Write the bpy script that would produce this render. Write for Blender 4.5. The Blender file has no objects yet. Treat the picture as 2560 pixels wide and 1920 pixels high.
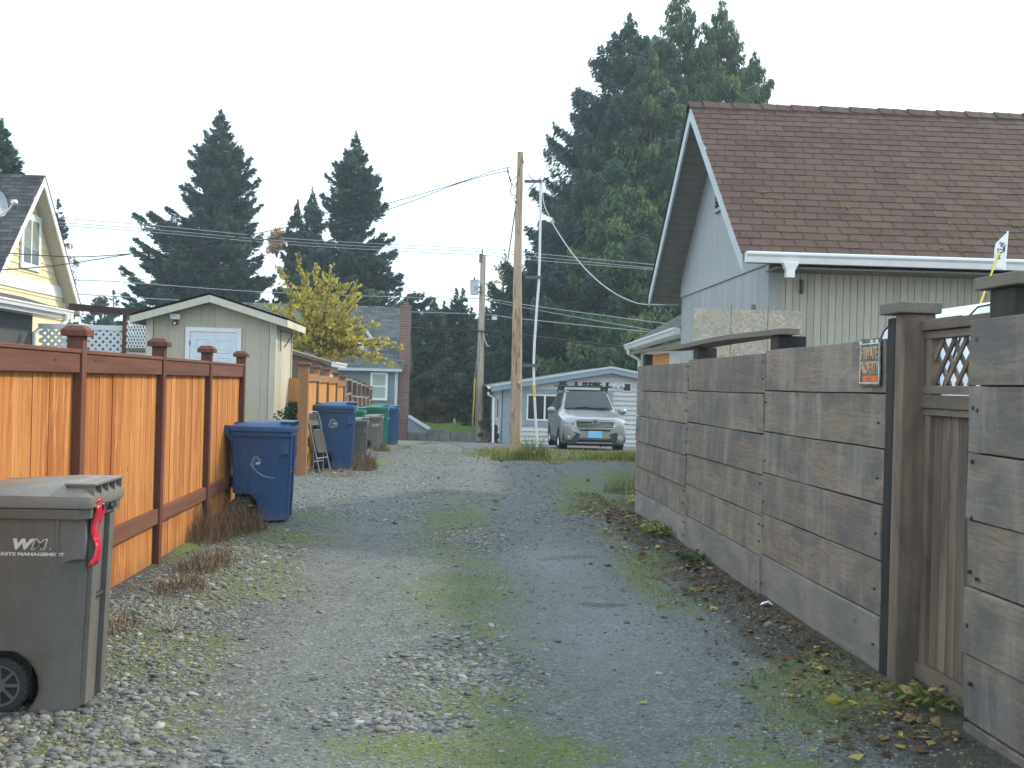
import bpy, math, random
import numpy as np
from mathutils import Vector, Matrix
# ------------------------------------------------------------------ camera, sky, sun
SC = bpy.context.scene
COL = SC.collection
RAD = math.radians
random.seed(11)
F = 2900.0                      # focal length in photo pixels (2560 wide)
ROLL = RAD(1.5)
CAMZ = 1.5
cam_d = bpy.data.cameras.new('camera'); cam_d.sensor_width = 36.0; cam_d.lens = 36.0 * F / 2560.0
cam_d.clip_start = 0.05; cam_d.clip_end = 4000
cam = bpy.data.objects.new('camera', cam_d); COL.objects.link(cam)
cam.location = (0, 0, CAMZ); cam.rotation_euler = (RAD(90), -ROLL, 0)
SC.camera = cam
SUN_AZ, SUN_EL = 52.0, 35.0     # azimuth to the right of the view direction
sv = Vector((math.sin(RAD(SUN_AZ)) * math.cos(RAD(SUN_EL)), math.cos(RAD(SUN_AZ)) * math.cos(RAD(SUN_EL)), math.sin(RAD(SUN_EL))))
sd = bpy.data.lights.new('sun', 'SUN'); sd.energy = 3.0; sd.angle = RAD(5.0); sd.color = (1.0, 0.86, 0.66)
sun = bpy.data.objects.new('sun', sd); COL.objects.link(sun)
sun.rotation_euler = sv.to_track_quat('Z', 'Y').to_euler()
sun.location = (40, 40, 40)
W = bpy.data.worlds.new('World'); SC.world = W; W.use_nodes = True
wn = W.node_tree; wn.nodes.clear()
def _n(t, **k):
    n = wn.nodes.new(t)
    for a, b in k.items(): setattr(n, a, b)
    return n
sky = _n('ShaderNodeTexSky', sky_type='NISHITA', sun_disc=False); sky.sun_elevation = RAD(SUN_EL); sky.sun_rotation = RAD(SUN_AZ)
tc = _n('ShaderNodeTexCoord')
mp = _n('ShaderNodeMapping'); mp.inputs['Scale'].default_value = (1.0, 1.0, 3.2)
nz = _n('ShaderNodeTexNoise'); nz.inputs['Scale'].default_value = 2.3; nz.inputs['Detail'].default_value = 6; nz.inputs['Roughness'].default_value = 0.52
rp = _n('ShaderNodeValToRGB'); rp.color_ramp.elements[0].position = 0.32; rp.color_ramp.elements[1].position = 0.48
mx = _n('ShaderNodeMix', data_type='RGBA')
bg_sky = _n('ShaderNodeVectorMath', operation='SCALE'); bg_sky.inputs['Scale'].default_value = 1.0
cloud = (11.0, 12.9, 14.4, 1)
bgn = _n('ShaderNodeBackground'); bgn.inputs['Strength'].default_value = 0.10
out = _n('ShaderNodeOutputWorld')
L = wn.links.new
L(tc.outputs['Generated'], mp.inputs['Vector']); L(mp.outputs[0], nz.inputs['Vector']); L(nz.outputs['Fac'], rp.inputs['Fac'])
L(sky.outputs[0], bg_sky.inputs[0])
add = _n('ShaderNodeVectorMath', operation='ADD'); add.inputs[1].default_value = (6.6, 8.6, 10.2)   # thin high cloud over the blue
L(bg_sky.outputs[0], add.inputs[0])
L(rp.outputs['Color'], mx.inputs[0]); L(add.outputs[0], mx.inputs[6]); mx.inputs[7].default_value = cloud
L(mx.outputs[2], bgn.inputs['Color']); L(bgn.outputs[0], out.inputs['Surface'])
SC.view_settings.view_transform = 'Standard'; SC.view_settings.look = 'None'
SC.view_settings.exposure = 0.36; SC.view_settings.gamma = 1.0
SC.cycles.max_bounces = 5; SC.cycles.diffuse_bounces = 3; SC.cycles.glossy_bounces = 3
SC.cycles.transparent_max_bounces = 8; SC.cycles.use_denoising = True
# ------------------------------------------------------------------ coordinates
CR, SR = math.cos(ROLL), math.sin(ROLL)
def P(x, y, Y):                 # world point at distance Y that the photo shows at pixel (x, y)
    dx, dy = x - 1280.0, 960.0 - y
    return Vector(((dx * CR - dy * SR) / F * Y, Y, CAMZ + (dx * SR + dy * CR) / F * Y))
GY = [-100, 22, 28, 32, 40, 55, 75, 2000]; GZ = [0, 0, -.15, -.25, -.6, -1.25, -1.6, -1.6]
def gz(Y): return float(np.interp(Y, GY, GZ))
def G(x, y):                    # ground point seen at pixel
    Y = 10.0
    for _ in range(40):
        p = P(x, y, 1.0); k = (p.z - CAMZ)
        Y = (gz(Y) - CAMZ) / k
    p = P(x, y, Y); p.z = gz(Y); return p
AL = math.atan(0.062); CA, SA = math.cos(AL), math.sin(AL)
def aw(v, u, z=None):           # alley frame (v across, u along) to world
    X, Y = v * CA - u * SA, v * SA + u * CA
    return Vector((X, Y, gz(Y) if z is None else z))
def alv(X, Y): return X * CA + Y * SA, -X * SA + Y * CA
# ------------------------------------------------------------------ mesh building
class MB:
    def __init__(s): s.v = []; s.f = []; s.t = []
    def add(s, vs, fs, t=None):
        o = len(s.v); s.v.extend([tuple(p) for p in vs])
        for f in fs:
            s.f.append([i + o for i in f]); s.t.append(random.random() if t is None else t)
        return s
    def box(s, x0, x1, y0, y1, z0, z1, t=None, M=None):
        if t is None: t = random.random()
        vs = [Vector((x, y, z)) for z in (z0, z1) for y in (y0, y1) for x in (x0, x1)]
        if M is not None: vs = [M @ p for p in vs]
        return s.add(vs, [(0, 2, 3, 1), (4, 5, 7, 6), (0, 1, 5, 4), (2, 6, 7, 3), (0, 4, 6, 2), (1, 3, 7, 5)], t)
    def beam(s, p, q, w, h, t=None, up=(0, 0, 1)):
        p, q = Vector(p), Vector(q); d = (q - p); l = d.length; d.normalize()
        up = Vector(up)
        if abs(d.dot(up)) > .98: up = Vector((0, 1, 0))
        sx = d.cross(up).normalized(); uz = sx.cross(d)
        M = Matrix((sx, d, uz)).transposed().to_4x4(); M.translation = p
        return s.box(-w / 2, w / 2, 0, l, -h / 2, h / 2, t, M)
    def tube(s, pts, r, n=8, t=None, cap=True):
        pts = [Vector(p) for p in pts]; m = len(pts)
        rs = r if isinstance(r, (list, tuple)) else [r] * m
        if t is None: t = random.random()
        vs = []; fs = []; a = None
        for i, p in enumerate(pts):
            d = (pts[min(i + 1, m - 1)] - pts[max(i - 1, 0)])
            if d.length < 1e-9: d = Vector((0, 0, 1))
            d.normalize()
            if a is None:
                a = d.cross(Vector((0, 0, 1)))
                if a.length < .1: a = d.cross(Vector((1, 0, 0)))
            a = (a - d * a.dot(d)).normalized(); b = d.cross(a)
            for k in range(n):
                th = 2 * math.pi * k / n
                vs.append(p + (a * math.cos(th) + b * math.sin(th)) * rs[i])
        for i in range(m - 1):
            for k in range(n):
                k2 = (k + 1) % n
                fs.append((i * n + k, i * n + k2, (i + 1) * n + k2, (i + 1) * n + k))
        if cap:
            fs.append(tuple(range(n - 1, -1, -1))); fs.append(tuple((m - 1) * n + k for k in range(n)))
        return s.add(vs, fs, t)
    def cyl(s, p, q, r, n=16, t=None, r2=None): return s.tube([p, q], [r, r if r2 is None else r2], n, t)
    def prism(s, poly, y0, y1, t=None, M=None, plane='xz'):    # poly in the plane, extruded along the third axis
        n = len(poly)
        if t is None: t = random.random()
        def mk(a, b, c):
            if plane == 'xz': return Vector((a, c, b))
            if plane == 'yz': return Vector((c, a, b))
            return Vector((a, b, c))
        vs = [mk(a, b, y0) for a, b in poly] + [mk(a, b, y1) for a, b in poly]
        if M is not None: vs = [M @ p for p in vs]
        fs = [tuple(range(n)), tuple(range(2 * n - 1, n - 1, -1))] + [(i, i + n, (i + 1) % n + n, (i + 1) % n) for i in range(n)]
        return s.add(vs, fs, t)
    def loft(s, rings, t=None, cap0=True, cap1=True):
        n = len(rings[0]); vs = [p for r in rings for p in r]; fs = []
        if t is None: t = random.random()
        for i in range(len(rings) - 1):
            for k in range(n):
                k2 = (k + 1) % n
                fs.append((i * n + k, i * n + k2, (i + 1) * n + k2, (i + 1) * n + k))
        if cap0: fs.append(tuple(range(n - 1, -1, -1)))
        if cap1: fs.append(tuple((len(rings) - 1) * n + k for k in range(n)))
        return s.add(vs, fs, t)
    def lathe(s, prof, n=24, M=None, t=None):                   # profile (r, h) turned about local z
        rings = []
        for r, h in prof:
            ring = [Vector((r * math.cos(2 * math.pi * k / n), r * math.sin(2 * math.pi * k / n), h)) for k in range(n)]
            rings.append([M @ p for p in ring] if M is not None else ring)
        return s.loft(rings, t, prof[0][0] < .02, prof[-1][0] < .02)
    def build(s, name, mat, parent=None, smooth=False, bevel=0, label=None, recalc=True):
        me = bpy.data.meshes.new(name); me.from_pydata(s.v, [], s.f); me.update()
        a = me.attributes.new('tone', 'FLOAT', 'FACE'); a.data.foreach_set('value', np.array(s.t, dtype=np.float32))
        if recalc:
            import bmesh
            bm = bmesh.new(); bm.from_mesh(me); bmesh.ops.recalc_face_normals(bm, faces=bm.faces); bm.to_mesh(me); bm.free()
        if smooth: me.shade_smooth()
        me.materials.append(mat)
        o = bpy.data.objects.new(name, me); COL.objects.link(o)
        if parent is not None: o.parent = parent
        if label: o['label'] = label
        if bevel:
            b = o.modifiers.new('bevel', 'BEVEL'); b.width = bevel; b.segments = 2; b.limit_method = 'ANGLE'; b.angle_limit = RAD(35)
        if smooth == 'auto':
            me.shade_flat()
            sharp_by_angle(me, 38)
        return o
def sharp_by_angle(me, deg):
    import bmesh
    bm = bmesh.new(); bm.from_mesh(me)
    for f in bm.faces: f.smooth = True
    for e in bm.edges:
        if len(e.link_faces) == 2:
            e.smooth = e.calc_face_angle(0) < RAD(deg)
    bm.to_mesh(me); bm.free()
def fastmesh(name, V, k, mat, parent=None, tone=None, smooth=False, faces=None, label=None):
    """V (n,3) vertices; faces (m,k) indices or, when None, consecutive groups of k"""
    V = np.asarray(V, dtype=np.float32).reshape(-1, 3)
    if faces is None: faces = np.arange(len(V), dtype=np.int32).reshape(-1, k)
    m = len(faces)
    me = bpy.data.meshes.new(name)
    me.vertices.add(len(V)); me.vertices.foreach_set('co', V.ravel())
    me.loops.add(m * k); me.loops.foreach_set('vertex_index', np.asarray(faces, dtype=np.int32).ravel())
    me.polygons.add(m); me.polygons.foreach_set('loop_start', np.arange(0, m * k, k, dtype=np.int32))
    try: me.polygons.foreach_set('loop_total', np.full(m, k, dtype=np.int32))
    except Exception: pass
    if smooth: me.polygons.foreach_set('use_smooth', np.ones(m, dtype=bool))
    me.update(calc_edges=True); me.validate()
    if tone is not None:
        a = me.attributes.new('tone', 'FLOAT', 'FACE'); a.data.foreach_set('value', np.asarray(tone, dtype=np.float32))
    me.materials.append(mat)
    o = bpy.data.objects.new(name, me); COL.objects.link(o)
    if parent is not None: o.parent = parent
    if label: o['label'] = label
    return o
def tag(o, label=None, cat=None, group=None, kind=None):
    if label: o['label'] = label
    if cat: o['category'] = cat
    if group: o['group'] = group
    if kind: o['kind'] = kind
    return o
def thing(name, label, cat, loc=(0, 0, 0), rz=0.0, group=None):
    o = bpy.data.objects.new(name, None); COL.objects.link(o); o.empty_display_size = .2
    o.location = loc; o.rotation_euler = (0, 0, rz)
    return tag(o, label, cat, group)
def dup(root, loc, rz=None, label=None, scale=None):
    r = root.copy(); COL.objects.link(r); r.location = loc
    if rz is not None: r.rotation_euler = (0, 0, rz)
    if scale is not None: r.scale = scale
    if label: r['label'] = label
    for ch in list(root.children):
        c = ch.copy(); COL.objects.link(c); c.parent = r
        for g in list(ch.children):
            d = g.copy(); COL.objects.link(d); d.parent = c
    return r
# ------------------------------------------------------------------ materials
class NT:
    def __init__(s, name, rough=.8, spec=.3, metal=0.0):
        s.m = bpy.data.materials.new(name); s.m.use_nodes = True; s.t = s.m.node_tree
        s.b = s.t.nodes['Principled BSDF']; s.b.inputs['Roughness'].default_value = rough
        s.b.inputs['Specular IOR Level'].default_value = spec; s.b.inputs['Metallic'].default_value = metal
        s._co = None
    def n(s, t, **k):
        n = s.t.nodes.new(t)
        for a, b in k.items(): setattr(n, a, b)
        return n
    def l(s, a, b): s.t.links.new(a, b)
    def obj(s):
        if s._co is None: s._co = s.n('ShaderNodeTexCoord').outputs['Object']
        return s._co
    def pos(s): return s.n('ShaderNodeNewGeometry').outputs['Position']
    def map(s, vec, scale=(1, 1, 1), loc=(0, 0, 0), rot=(0, 0, 0)):
        m = s.n('ShaderNodeMapping'); m.inputs['Scale'].default_value = scale; m.inputs['Location'].default_value = loc; m.inputs['Rotation'].default_value = rot
        s.l(vec, m.inputs['Vector']); return m.outputs[0]
    def noise(s, vec, scale=5, detail=4, rough=.55, dist=0.0, out='Fac'):
        n = s.n('ShaderNodeTexNoise'); n.inputs['Scale'].default_value = scale; n.inputs['Detail'].default_value = detail
        n.inputs['Roughness'].default_value = rough; n.inputs['Distortion'].default_value = dist
        if vec is not None: s.l(vec, n.inputs['Vector'])
        return n.outputs[out]
    def vor(s, vec, scale=5, feature='F1', out='Distance', rand=1.0):
        n = s.n('ShaderNodeTexVoronoi', feature=feature); n.inputs['Scale'].default_value = scale; n.inputs['Randomness'].default_value = rand
        if vec is not None: s.l(vec, n.inputs['Vector'])
        return n.outputs[out]
    def ramp(s, fac, stops, interp='LINEAR'):
        r = s.n('ShaderNodeValToRGB'); r.color_ramp.interpolation = interp; e = r.color_ramp.elements
        while len(e) < len(stops): e.new(.5)
        for i, (p, c) in enumerate(stops):
            e[i].position = p; e[i].color = (c[0], c[1], c[2], 1) if isinstance(c, (tuple, list)) else (c, c, c, 1)
        s.l(fac, r.inputs['Fac']); return r.outputs['Color']
    def attr(s, name='tone', out='Fac'):
        a = s.n('ShaderNodeAttribute', attribute_name=name); return a.outputs[out]
    def mix(s, fac, a, b, mode='MIX'):
        m = s.n('ShaderNodeMix', data_type='RGBA', blend_type=mode)
        for i, v in ((0, fac), (6, a), (7, b)):
            if isinstance(v, (int, float)): m.inputs[i].default_value = v if i == 0 else (v, v, v, 1)
            elif isinstance(v, tuple): m.inputs[i].default_value = (v[0], v[1], v[2], 1)
            else: s.l(v, m.inputs[i])
        return m.outputs[2]
    def math(s, op, a, b=0.0, clamp=False):
        m = s.n('ShaderNodeMath', operation=op); m.use_clamp = clamp
        for i, v in ((0, a), (1, b)):
            if isinstance(v, (int, float)): m.inputs[i].default_value = v
            else: s.l(v, m.inputs[i])
        return m.outputs[0]
    def vadd(s, a, b, op='ADD'):
        m = s.n('ShaderNodeVectorMath', operation=op)
        for i, v in ((0, a), (1, b)):
            if isinstance(v, tuple): m.inputs[i].default_value = v
            else: s.l(v, m.inputs[i])
        return m.outputs[0]
    def bump(s, h, strength=.3, dist=.01, normal=None):
        b = s.n('ShaderNodeBump'); b.inputs['Strength'].default_value = strength; b.inputs['Distance'].default_value = dist
        s.l(h, b.inputs['Height'])
        if normal is not None: s.l(normal, b.inputs['Normal'])
        return b.outputs[0]
    def done(s, col=None, rough=None, normal=None):
        if col is not None:
            if isinstance(col, tuple): s.b.inputs['Base Color'].default_value = (col[0], col[1], col[2], 1)
            else: s.l(col, s.b.inputs['Base Color'])
        if rough is not None: s.l(rough, s.b.inputs['Roughness'])
        if normal is not None: s.l(normal, s.b.inputs['Normal'])
        return s.m
def plain(name, col, rough=.6, spec=.3, metal=0.0, var=.12, scale=6.0, bump=0.0):
    """painted or moulded surface with slight mottling and grime"""
    t = NT(name, rough, spec, metal); c = t.obj()
    n = t.noise(c, scale, 5, .6)
    lo = tuple(max(0, x * (1 - var)) for x in col); hi = tuple(min(1, x * (1 + var)) for x in col)
    cc = t.ramp(n, [(.3, lo), (.7, hi)])
    r = t.ramp(t.noise(c, scale * 3, 3), [(.3, max(0, rough - .08)), (.7, min(1, rough + .08))])
    nb = t.bump(t.noise(c, 60, 3), bump, .004) if bump else None
    return t.done(cc, r, nb)
def wood(name, cols, axis='z', rough=.75, fine=90, stain=None, stain_amt=0.0, tone_amt=1.0, bump=.25, rings=False, streak=None, grime=None):
    """cols: dark, mid, light; per-board tone picks the base"""
    t = NT(name, rough, .25); c = t.obj(); tn = t.attr()
    off = t.n('ShaderNodeCombineXYZ'); t.l(t.math('MULTIPLY', tn, 37.0), off.inputs[0]); t.l(t.math('MULTIPLY', tn, 19.0), off.inputs[1]); t.l(t.math('MULTIPLY', tn, 53.0), off.inputs[2])
    c2 = t.vadd(c, off.outputs[0])
    k = {'x': (.05, 1, 1), 'y': (1, .05, 1), 'z': (1, 1, .05)}[axis]
    g = t.noise(t.map(c2, k), fine, 5, .6, 1.2)
    g2 = t.noise(t.map(c2, k), fine * .22, 3, .5, .8)
    base = t.ramp(tn, [(0, cols[0]), (.5, cols[1]), (1, cols[2])])
    base = t.mix(tone_amt, cols[1], base) if tone_amt < 1 else base
    col = t.mix(.55, base, t.ramp(g, [(.3, .35), (.65, 1.0)]), 'MULTIPLY')
    col = t.mix(.35, col, t.ramp(g2, [(.35, cols[0]), (.65, cols[2])]))
    if rings:
        w = t.n('ShaderNodeTexWave', wave_type='BANDS', bands_direction='Z'); w.inputs['Scale'].default_value = 9.0; w.inputs['Distortion'].default_value = 11.0; w.inputs['Detail'].default_value = 3; w.inputs['Detail Scale'].default_value = 1.2
        t.l(t.map(c2, {'x': (.35, 1, 1), 'y': (1, .35, 1), 'z': (1, 1, .35)}[axis]), w.inputs['Vector'])
        col = t.mix(.30, col, t.ramp(w.outputs['Fac'], [(.0, .5), (.35, 1.0), (1, 1.1)]), 'MULTIPLY')
    kn = t.vor(t.map(c2, {'x': (.5, 1, 1), 'y': (1, .5, 1), 'z': (1, 1, .5)}[axis]), 5.5)
    col = t.mix(t.ramp(kn, [(.04, .75), (.085, 0.0)]), col, tuple(x * .35 for x in cols[0]))
    if stain is not None:
        sc = {'x': (.6, 1, .8), 'y': (1, .55, .9), 'z': (1, 1, .35)}[axis]
        sn = t.noise(t.map(c2, sc), 2.6, 7, .68, 1.2)
        col = t.mix(t.ramp(sn, [(.42, 0.0), (.42 + .20, stain_amt)]), col, stain)
    if streak is not None:
        st = t.noise(t.map(c2, (3.4, 3.4, .7)), 1.7, 5, .65)
        col = t.mix(t.ramp(st, [(.48, 0.0), (.75, .55)]), col, streak)
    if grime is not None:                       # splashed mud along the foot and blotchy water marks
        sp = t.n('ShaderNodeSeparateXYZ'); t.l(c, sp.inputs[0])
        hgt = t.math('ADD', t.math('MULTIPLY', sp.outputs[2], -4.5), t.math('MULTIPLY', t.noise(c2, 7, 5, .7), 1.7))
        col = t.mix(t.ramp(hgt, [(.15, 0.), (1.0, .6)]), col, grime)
        wm = t.noise(t.map(c2, (1, 1, .3)), 5.5, 5, .7, .5)
        col = t.mix(t.ramp(wm, [(.52, 0.), (.72, .5)]), col, tuple(x * .55 for x in cols[0]))
        ww = t.noise(t.map(c2, (1, 1, .10)), 17, 4, .6, .4)
        col = t.mix(t.ramp(ww, [(.55, 0.), (.68, .55)]), col, tuple(min(1, x * 1.12) for x in cols[2]))
    nb = t.bump(g, bump, .004)
    return t.done(col, None, nb)
# ------------------------------------------------------------------ ground
_lat = np.random.default_rng(5).random((256, 256)).astype(np.float32)
def vnoise(x, y, f=1.0):
    x = np.asarray(x) * f; y = np.asarray(y) * f
    xi = np.floor(x).astype(int); yi = np.floor(y).astype(int); fx = x - xi; fy = y - yi
    fx = fx * fx * (3 - 2 * fx); fy = fy * fy * (3 - 2 * fy)
    a = _lat[xi & 255, yi & 255]; b = _lat[(xi + 1) & 255, yi & 255]; c = _lat[xi & 255, (yi + 1) & 255]; d = _lat[(xi + 1) & 255, (yi + 1) & 255]
    return (a * (1 - fx) + b * fx) * (1 - fy) + (c * (1 - fx) + d * fx) * fy
def fbm(x, y, f=1.0, o=4):
    s = 0; amp = .5; t = 0
    for i in range(o):
        s = s + amp * vnoise(np.asarray(x) + 17.3 * i, np.asarray(y) + 5.1 * i, f * 2 ** i); t += amp; amp *= .55
    return s / t
def sst(a, b, x):
    t = np.clip((x - a) / (b - a), 0, 1); return t * t * (3 - 2 * t)
def blob(X, Y, px, py, rx, ry):
    g = G(px, py); return np.exp(-(((X - g.x) / rx) ** 2 + ((Y - g.y) / ry) ** 2))
def masks(X, Y):
    v = X * CA + Y * SA; u = -X * SA + Y * CA
    n1 = fbm(X, Y, 1.1, 4); n2 = fbm(X + 40, Y + 9, 3.2, 3)
    track = np.maximum(np.exp(-((v - .92) / .50) ** 2), .8 * np.exp(-((v + .62) / .42) ** 2)) * sst(34, 22, u)
    near = sst(16, 11, u)
    moss = .84 * np.exp(-((v - .26) / .46) ** 2) * sst(.12, .62, n1 * .35 + n2 * .65) * sst(19, 12, u) + .30 * sst(.35, .7, n1) * sst(24, 12, u) * (1 - .8 * track) + .80 * np.exp(-((v + 1.5) / .6) ** 2) * sst(.38, .62, n2 * .5 + n1 * .5) * sst(14, 12, u)
    moss = moss + 1.0 * np.exp(-((v - 1.72 - .1 * np.sin(u * 1.3)) / .20) ** 2) * sst(.36, .56, n1) * sst(20, 14, u) * sst(6.8, 7.6, u)
    moss = moss + .9 * np.exp(-((v - 1.5) / .5) ** 2) * sst(.40, .55, n1) * sst(6.8, 5.5, u) * .7
    for b in ((535, 1372, .40, .8), (600, 1350, .35, .7), (505, 1440, .25, .45), (330, 1660, .22, .35), (390, 1590, .16, .25), (540, 1500, .18, .5),
              (1210, 1740, .22, .22), (1200, 1580, .16, .30), (1330, 1870, .4, .25), (1010, 1860, .35, .2), (950, 1118, .45, 2.6), (1005, 1108, .6, 2.5), (1450, 1215, .25, 2.2), (1600, 1455, .12, .8), (1500, 1250, .3, 1.6), (940, 1155, .3, 1.5), (1560, 1200, .5, 2.2), (2000, 1700, .3, .4), (2150, 1760, .3, .3)):
        moss = np.maximum(moss, blob(X, Y, *b) * (1.25 + .8 * (n1 - .5)))
    # weedy grass island round the utility pole and in front of the driveway
    gr = sst(-1.05, -.35, X + .5 * (n1 - .5)) * sst(22.2, 25.2, Y + 3.0 * (n1 - .5)) * sst(30.2, 29.0, Y)
    moss = np.maximum(moss, gr * (.72 + .5 * (n2 - .4)))
    soil = sst(1.62, 2.0, v + .45 * (n1 - .5)) * sst(17, 14, u) + .9 * sst(-1.85, -2.15, v + .3 * (n1 - .5)) * sst(14.5, 13, u) * sst(6, 7.5, u)
    soil = np.clip(soil, 0, 1)
    coarse = np.clip(np.exp(-((v + 1.75) / .55) ** 2) * sst(3.4, 5.0, u) * sst(13, 10, u) + sst(-1.0, -1.5, v) * sst(7.5, 5.5, u)
                     + .8 * blob(X, Y, 1180, 1345, .35, .9) + 1.0 * blob(X, Y, 1130, 1680, .35, .55) + .9 * blob(X, Y, 960, 1790, .35, .2) + .8 * blob(X, Y, 1200, 1660, .2, .3) + .3 * n1, 0, 1)
    wet = blob(X, Y, 1430, 1391, .26, .13) + blob(X, Y, 1475, 1461, .10, .06) + blob(X, Y, 1505, 1506, .20, .08) + blob(X, Y, 1365, 1394, .08, .06)
    wet = np.clip(wet * 2.4 - .45 + .8 * (n2 - .5), 0, 1) * (wet > .12)
    damp = blob(X, Y, 1400, 1400, .5, 1.1) + blob(X, Y, 1560, 1560, .6, 1.3)
    return track, np.clip(moss, 0, 1), soil, coarse, wet, np.clip(damp, 0, 1)
def mat_gravel():
    t = NT('gravel_ground', .82, .35); p = t.pos()
    tr, mo, so, co, we, da = [t.attr(a) for a in ('track', 'moss', 'soil', 'coarse', 'wet', 'damp')]
    wp = t.vadd(p, t.n('ShaderNodeVectorMath', operation='SCALE').outputs[0])
    dn = t.noise(p, 9, 2, .5, 0, 'Color')
    sc = t.n('ShaderNodeVectorMath', operation='SCALE'); t.l(dn, sc.inputs[0]); sc.inputs['Scale'].default_value = .03
    q = t.map(t.vadd(p, sc.outputs[0]), (1, 1, .0))
    stops = [(0, (.08, .09, .093)), (.18, (.13, .145, .148)), (.38, (.19, .205, .20)), (.55, (.25, .26, .245)), (.70, (.28, .26, .205)), (.8, (.20, .215, .215)), (.92, (.36, .365, .34)), (1, (.55, .55, .51))]
    def cell(scale):
        v = t.n('ShaderNodeTexVoronoi', feature='F1'); v.inputs['Scale'].default_value = scale; t.l(q, v.inputs['Vector'])
        sx = t.n('ShaderNodeSeparateColor'); t.l(v.outputs['Color'], sx.inputs[0])
        return v.outputs['Distance'], t.ramp(sx.outputs[0], stops)
    d1, c1 = cell(42); d2, c2 = cell(95)
    big = t.mix(t.ramp(d1, [(.25, 1.0), (.62, .28)]), (.0, .0, .0), c1)      # dark gaps between stones
    big = t.mix(1.0, c1, t.ramp(d1, [(.30, 1.0), (.68, .38)]), 'MULTIPLY')
    small = t.mix(1.0, c2, t.ramp(d2, [(.35, 1.0), (.8, .6)]), 'MULTIPLY')
    mk = t.noise(p, 7, 4, .6)
    m1 = t.math('ADD', t.math('MULTIPLY', co, .9), t.math('SUBTRACT', mk, .45), True)
    g = t.mix(t.ramp(m1, [(.05, 0.0), (.45, 1.0)]), small, big)
    fine = t.ramp(t.noise(p, 160, 4, .75), [(.34, (.085, .093, .10)), (.52, (.19, .20, .205)), (.68, (.42, .42, .41))])
    g = t.mix(t.math('MULTIPLY', tr, .40), g, fine)
    g = t.mix(.8, g, t.ramp(t.noise(t.map(p, (1, .55, 1)), 9, 6, .7), [(.3, .72), (.7, 1.28)]), 'MULTIPLY')
    g = t.mix(.7, g, t.ramp(t.noise(p, 38, 4, .75), [(.34, .62), (.66, 1.35)]), 'MULTIPLY')
    # paler dust sheets
    g = t.mix(t.ramp(t.noise(p, .9, 5, .6), [(.40, 0.0), (.70, .22)]), g, (.27, .275, .26))
    g = t.mix(1.0, g, (.63, .68, .69), 'MULTIPLY')
    # soil and litter
    soilc = t.ramp(t.noise(p, 22, 6, .7), [(.3, (.022, .021, .017)), (.55, (.052, .048, .038)), (.75, (.12, .10, .075))])
    sm = t.math('ADD', so, t.math('MULTIPLY', t.math('SUBTRACT', t.noise(p, 6, 5, .7), .5), 1.1))
    g = t.mix(t.ramp(sm, [(.28, 0.0), (.70, .92)]), g, soilc)
    mossc = t.ramp(t.noise(p, 35, 6, .7), [(.3, (.035, .055, .014)), (.5, (.085, .125, .028)), (.72, (.17, .215, .045))])
    mossc = t.mix(t.ramp(t.noise(p, 2.2, 3), [(.35, 0.0), (.7, .5)]), mossc, (.15, .15, .06))
    mm = t.math('ADD', mo, t.math('MULTIPLY', t.math('SUBTRACT', t.noise(p, 13, 7, .8), .5), 3.0))
    mm = t.math('SUBTRACT', mm, t.ramp(d1, [(.22, .42), (.5, -.12)]))       # moss sits in the gaps between stones
    g = t.mix(t.ramp(mm, [(.25, 0.0), (.85, .9)]), g, mossc)
    g = t.mix(t.math('MULTIPLY', da, .35), g, (.15, .165, .18))
    wr = t.ramp(t.math('MULTIPLY', we, t.math('MULTIPLY', t.noise(t.map(p, (.5, 1.6, 1)), 16, 5, .7), 1.8)), [(.30, 0.0), (.5, 1.0)])
    g = t.mix(t.math('MULTIPLY', wr, .85), g, (.022, .022, .018))
    r = t.mix(wr, t.mix(da, (.85, .85, .85), (.55, .55, .55)), (.12, .12, .12))
    h = t.math('ADD', t.math('MULTIPLY', d1, -1.0), t.math('MULTIPLY', t.noise(p, 60, 4, .7), .6))
    return t.done(g, r, t.bump(h, .55, .012))
M_gravel = mat_gravel()
def axis(segs):
    a = [segs[0][0]]
    for s0, s1, st in segs:
        k = max(1, int(round((s1 - s0) / st))); a += [s0 + (s1 - s0) * (i + 1) / k for i in range(k)]
    return np.array(a)
gx = axis([(-1500, -200, 260), (-200, -30, 17), (-30, -6, 1.2), (-6, 4.2, .06), (4.2, 10, .6), (10, 60, 5), (60, 200, 35), (200, 1500, 260)])
gy = axis([(-60, 3.2, 6), (3.2, 16, .065), (16, 32, .16), (32, 60, .5), (60, 140, 5), (140, 2000, 186)])
GX, GYY = np.meshgrid(gx, gy)
nx, ny = len(gx), len(gy)
def micro(X, Y):
    v = X * CA + Y * SA; u = -X * SA + Y * CA
    rut = -.022 * np.exp(-((v - .92) / .4) ** 2) - .016 * np.exp(-((v + .62) / .4) ** 2)
    berm = .07 * sst(1.7, 2.25, v) * sst(14.5, 13, u) + .04 * sst(-2.0, -2.25, v) * sst(14, 12.5, u)
    lim = sst(26, 20, Y) * sst(-8, -5, X) * sst(6, 4, X)
    return (rut + berm + .035 * (fbm(X, Y, 1.6, 3) - .5)) * lim
Z = np.interp(GYY, GY, GZ) + micro(GX, GYY)
V = np.stack([GX, GYY, Z], -1).reshape(-1, 3)
i = np.arange(ny - 1)[:, None] * nx + np.arange(nx - 1)[None, :]
Fq = np.stack([i, i + 1, i + nx + 1, i + nx], -1).reshape(-1, 4)
ground = fastmesh('gravel_ground', V, 4, M_gravel, faces=Fq, smooth=True)
tag(ground, kind='structure')
mk = masks(GX.ravel(), GYY.ravel())
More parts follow.
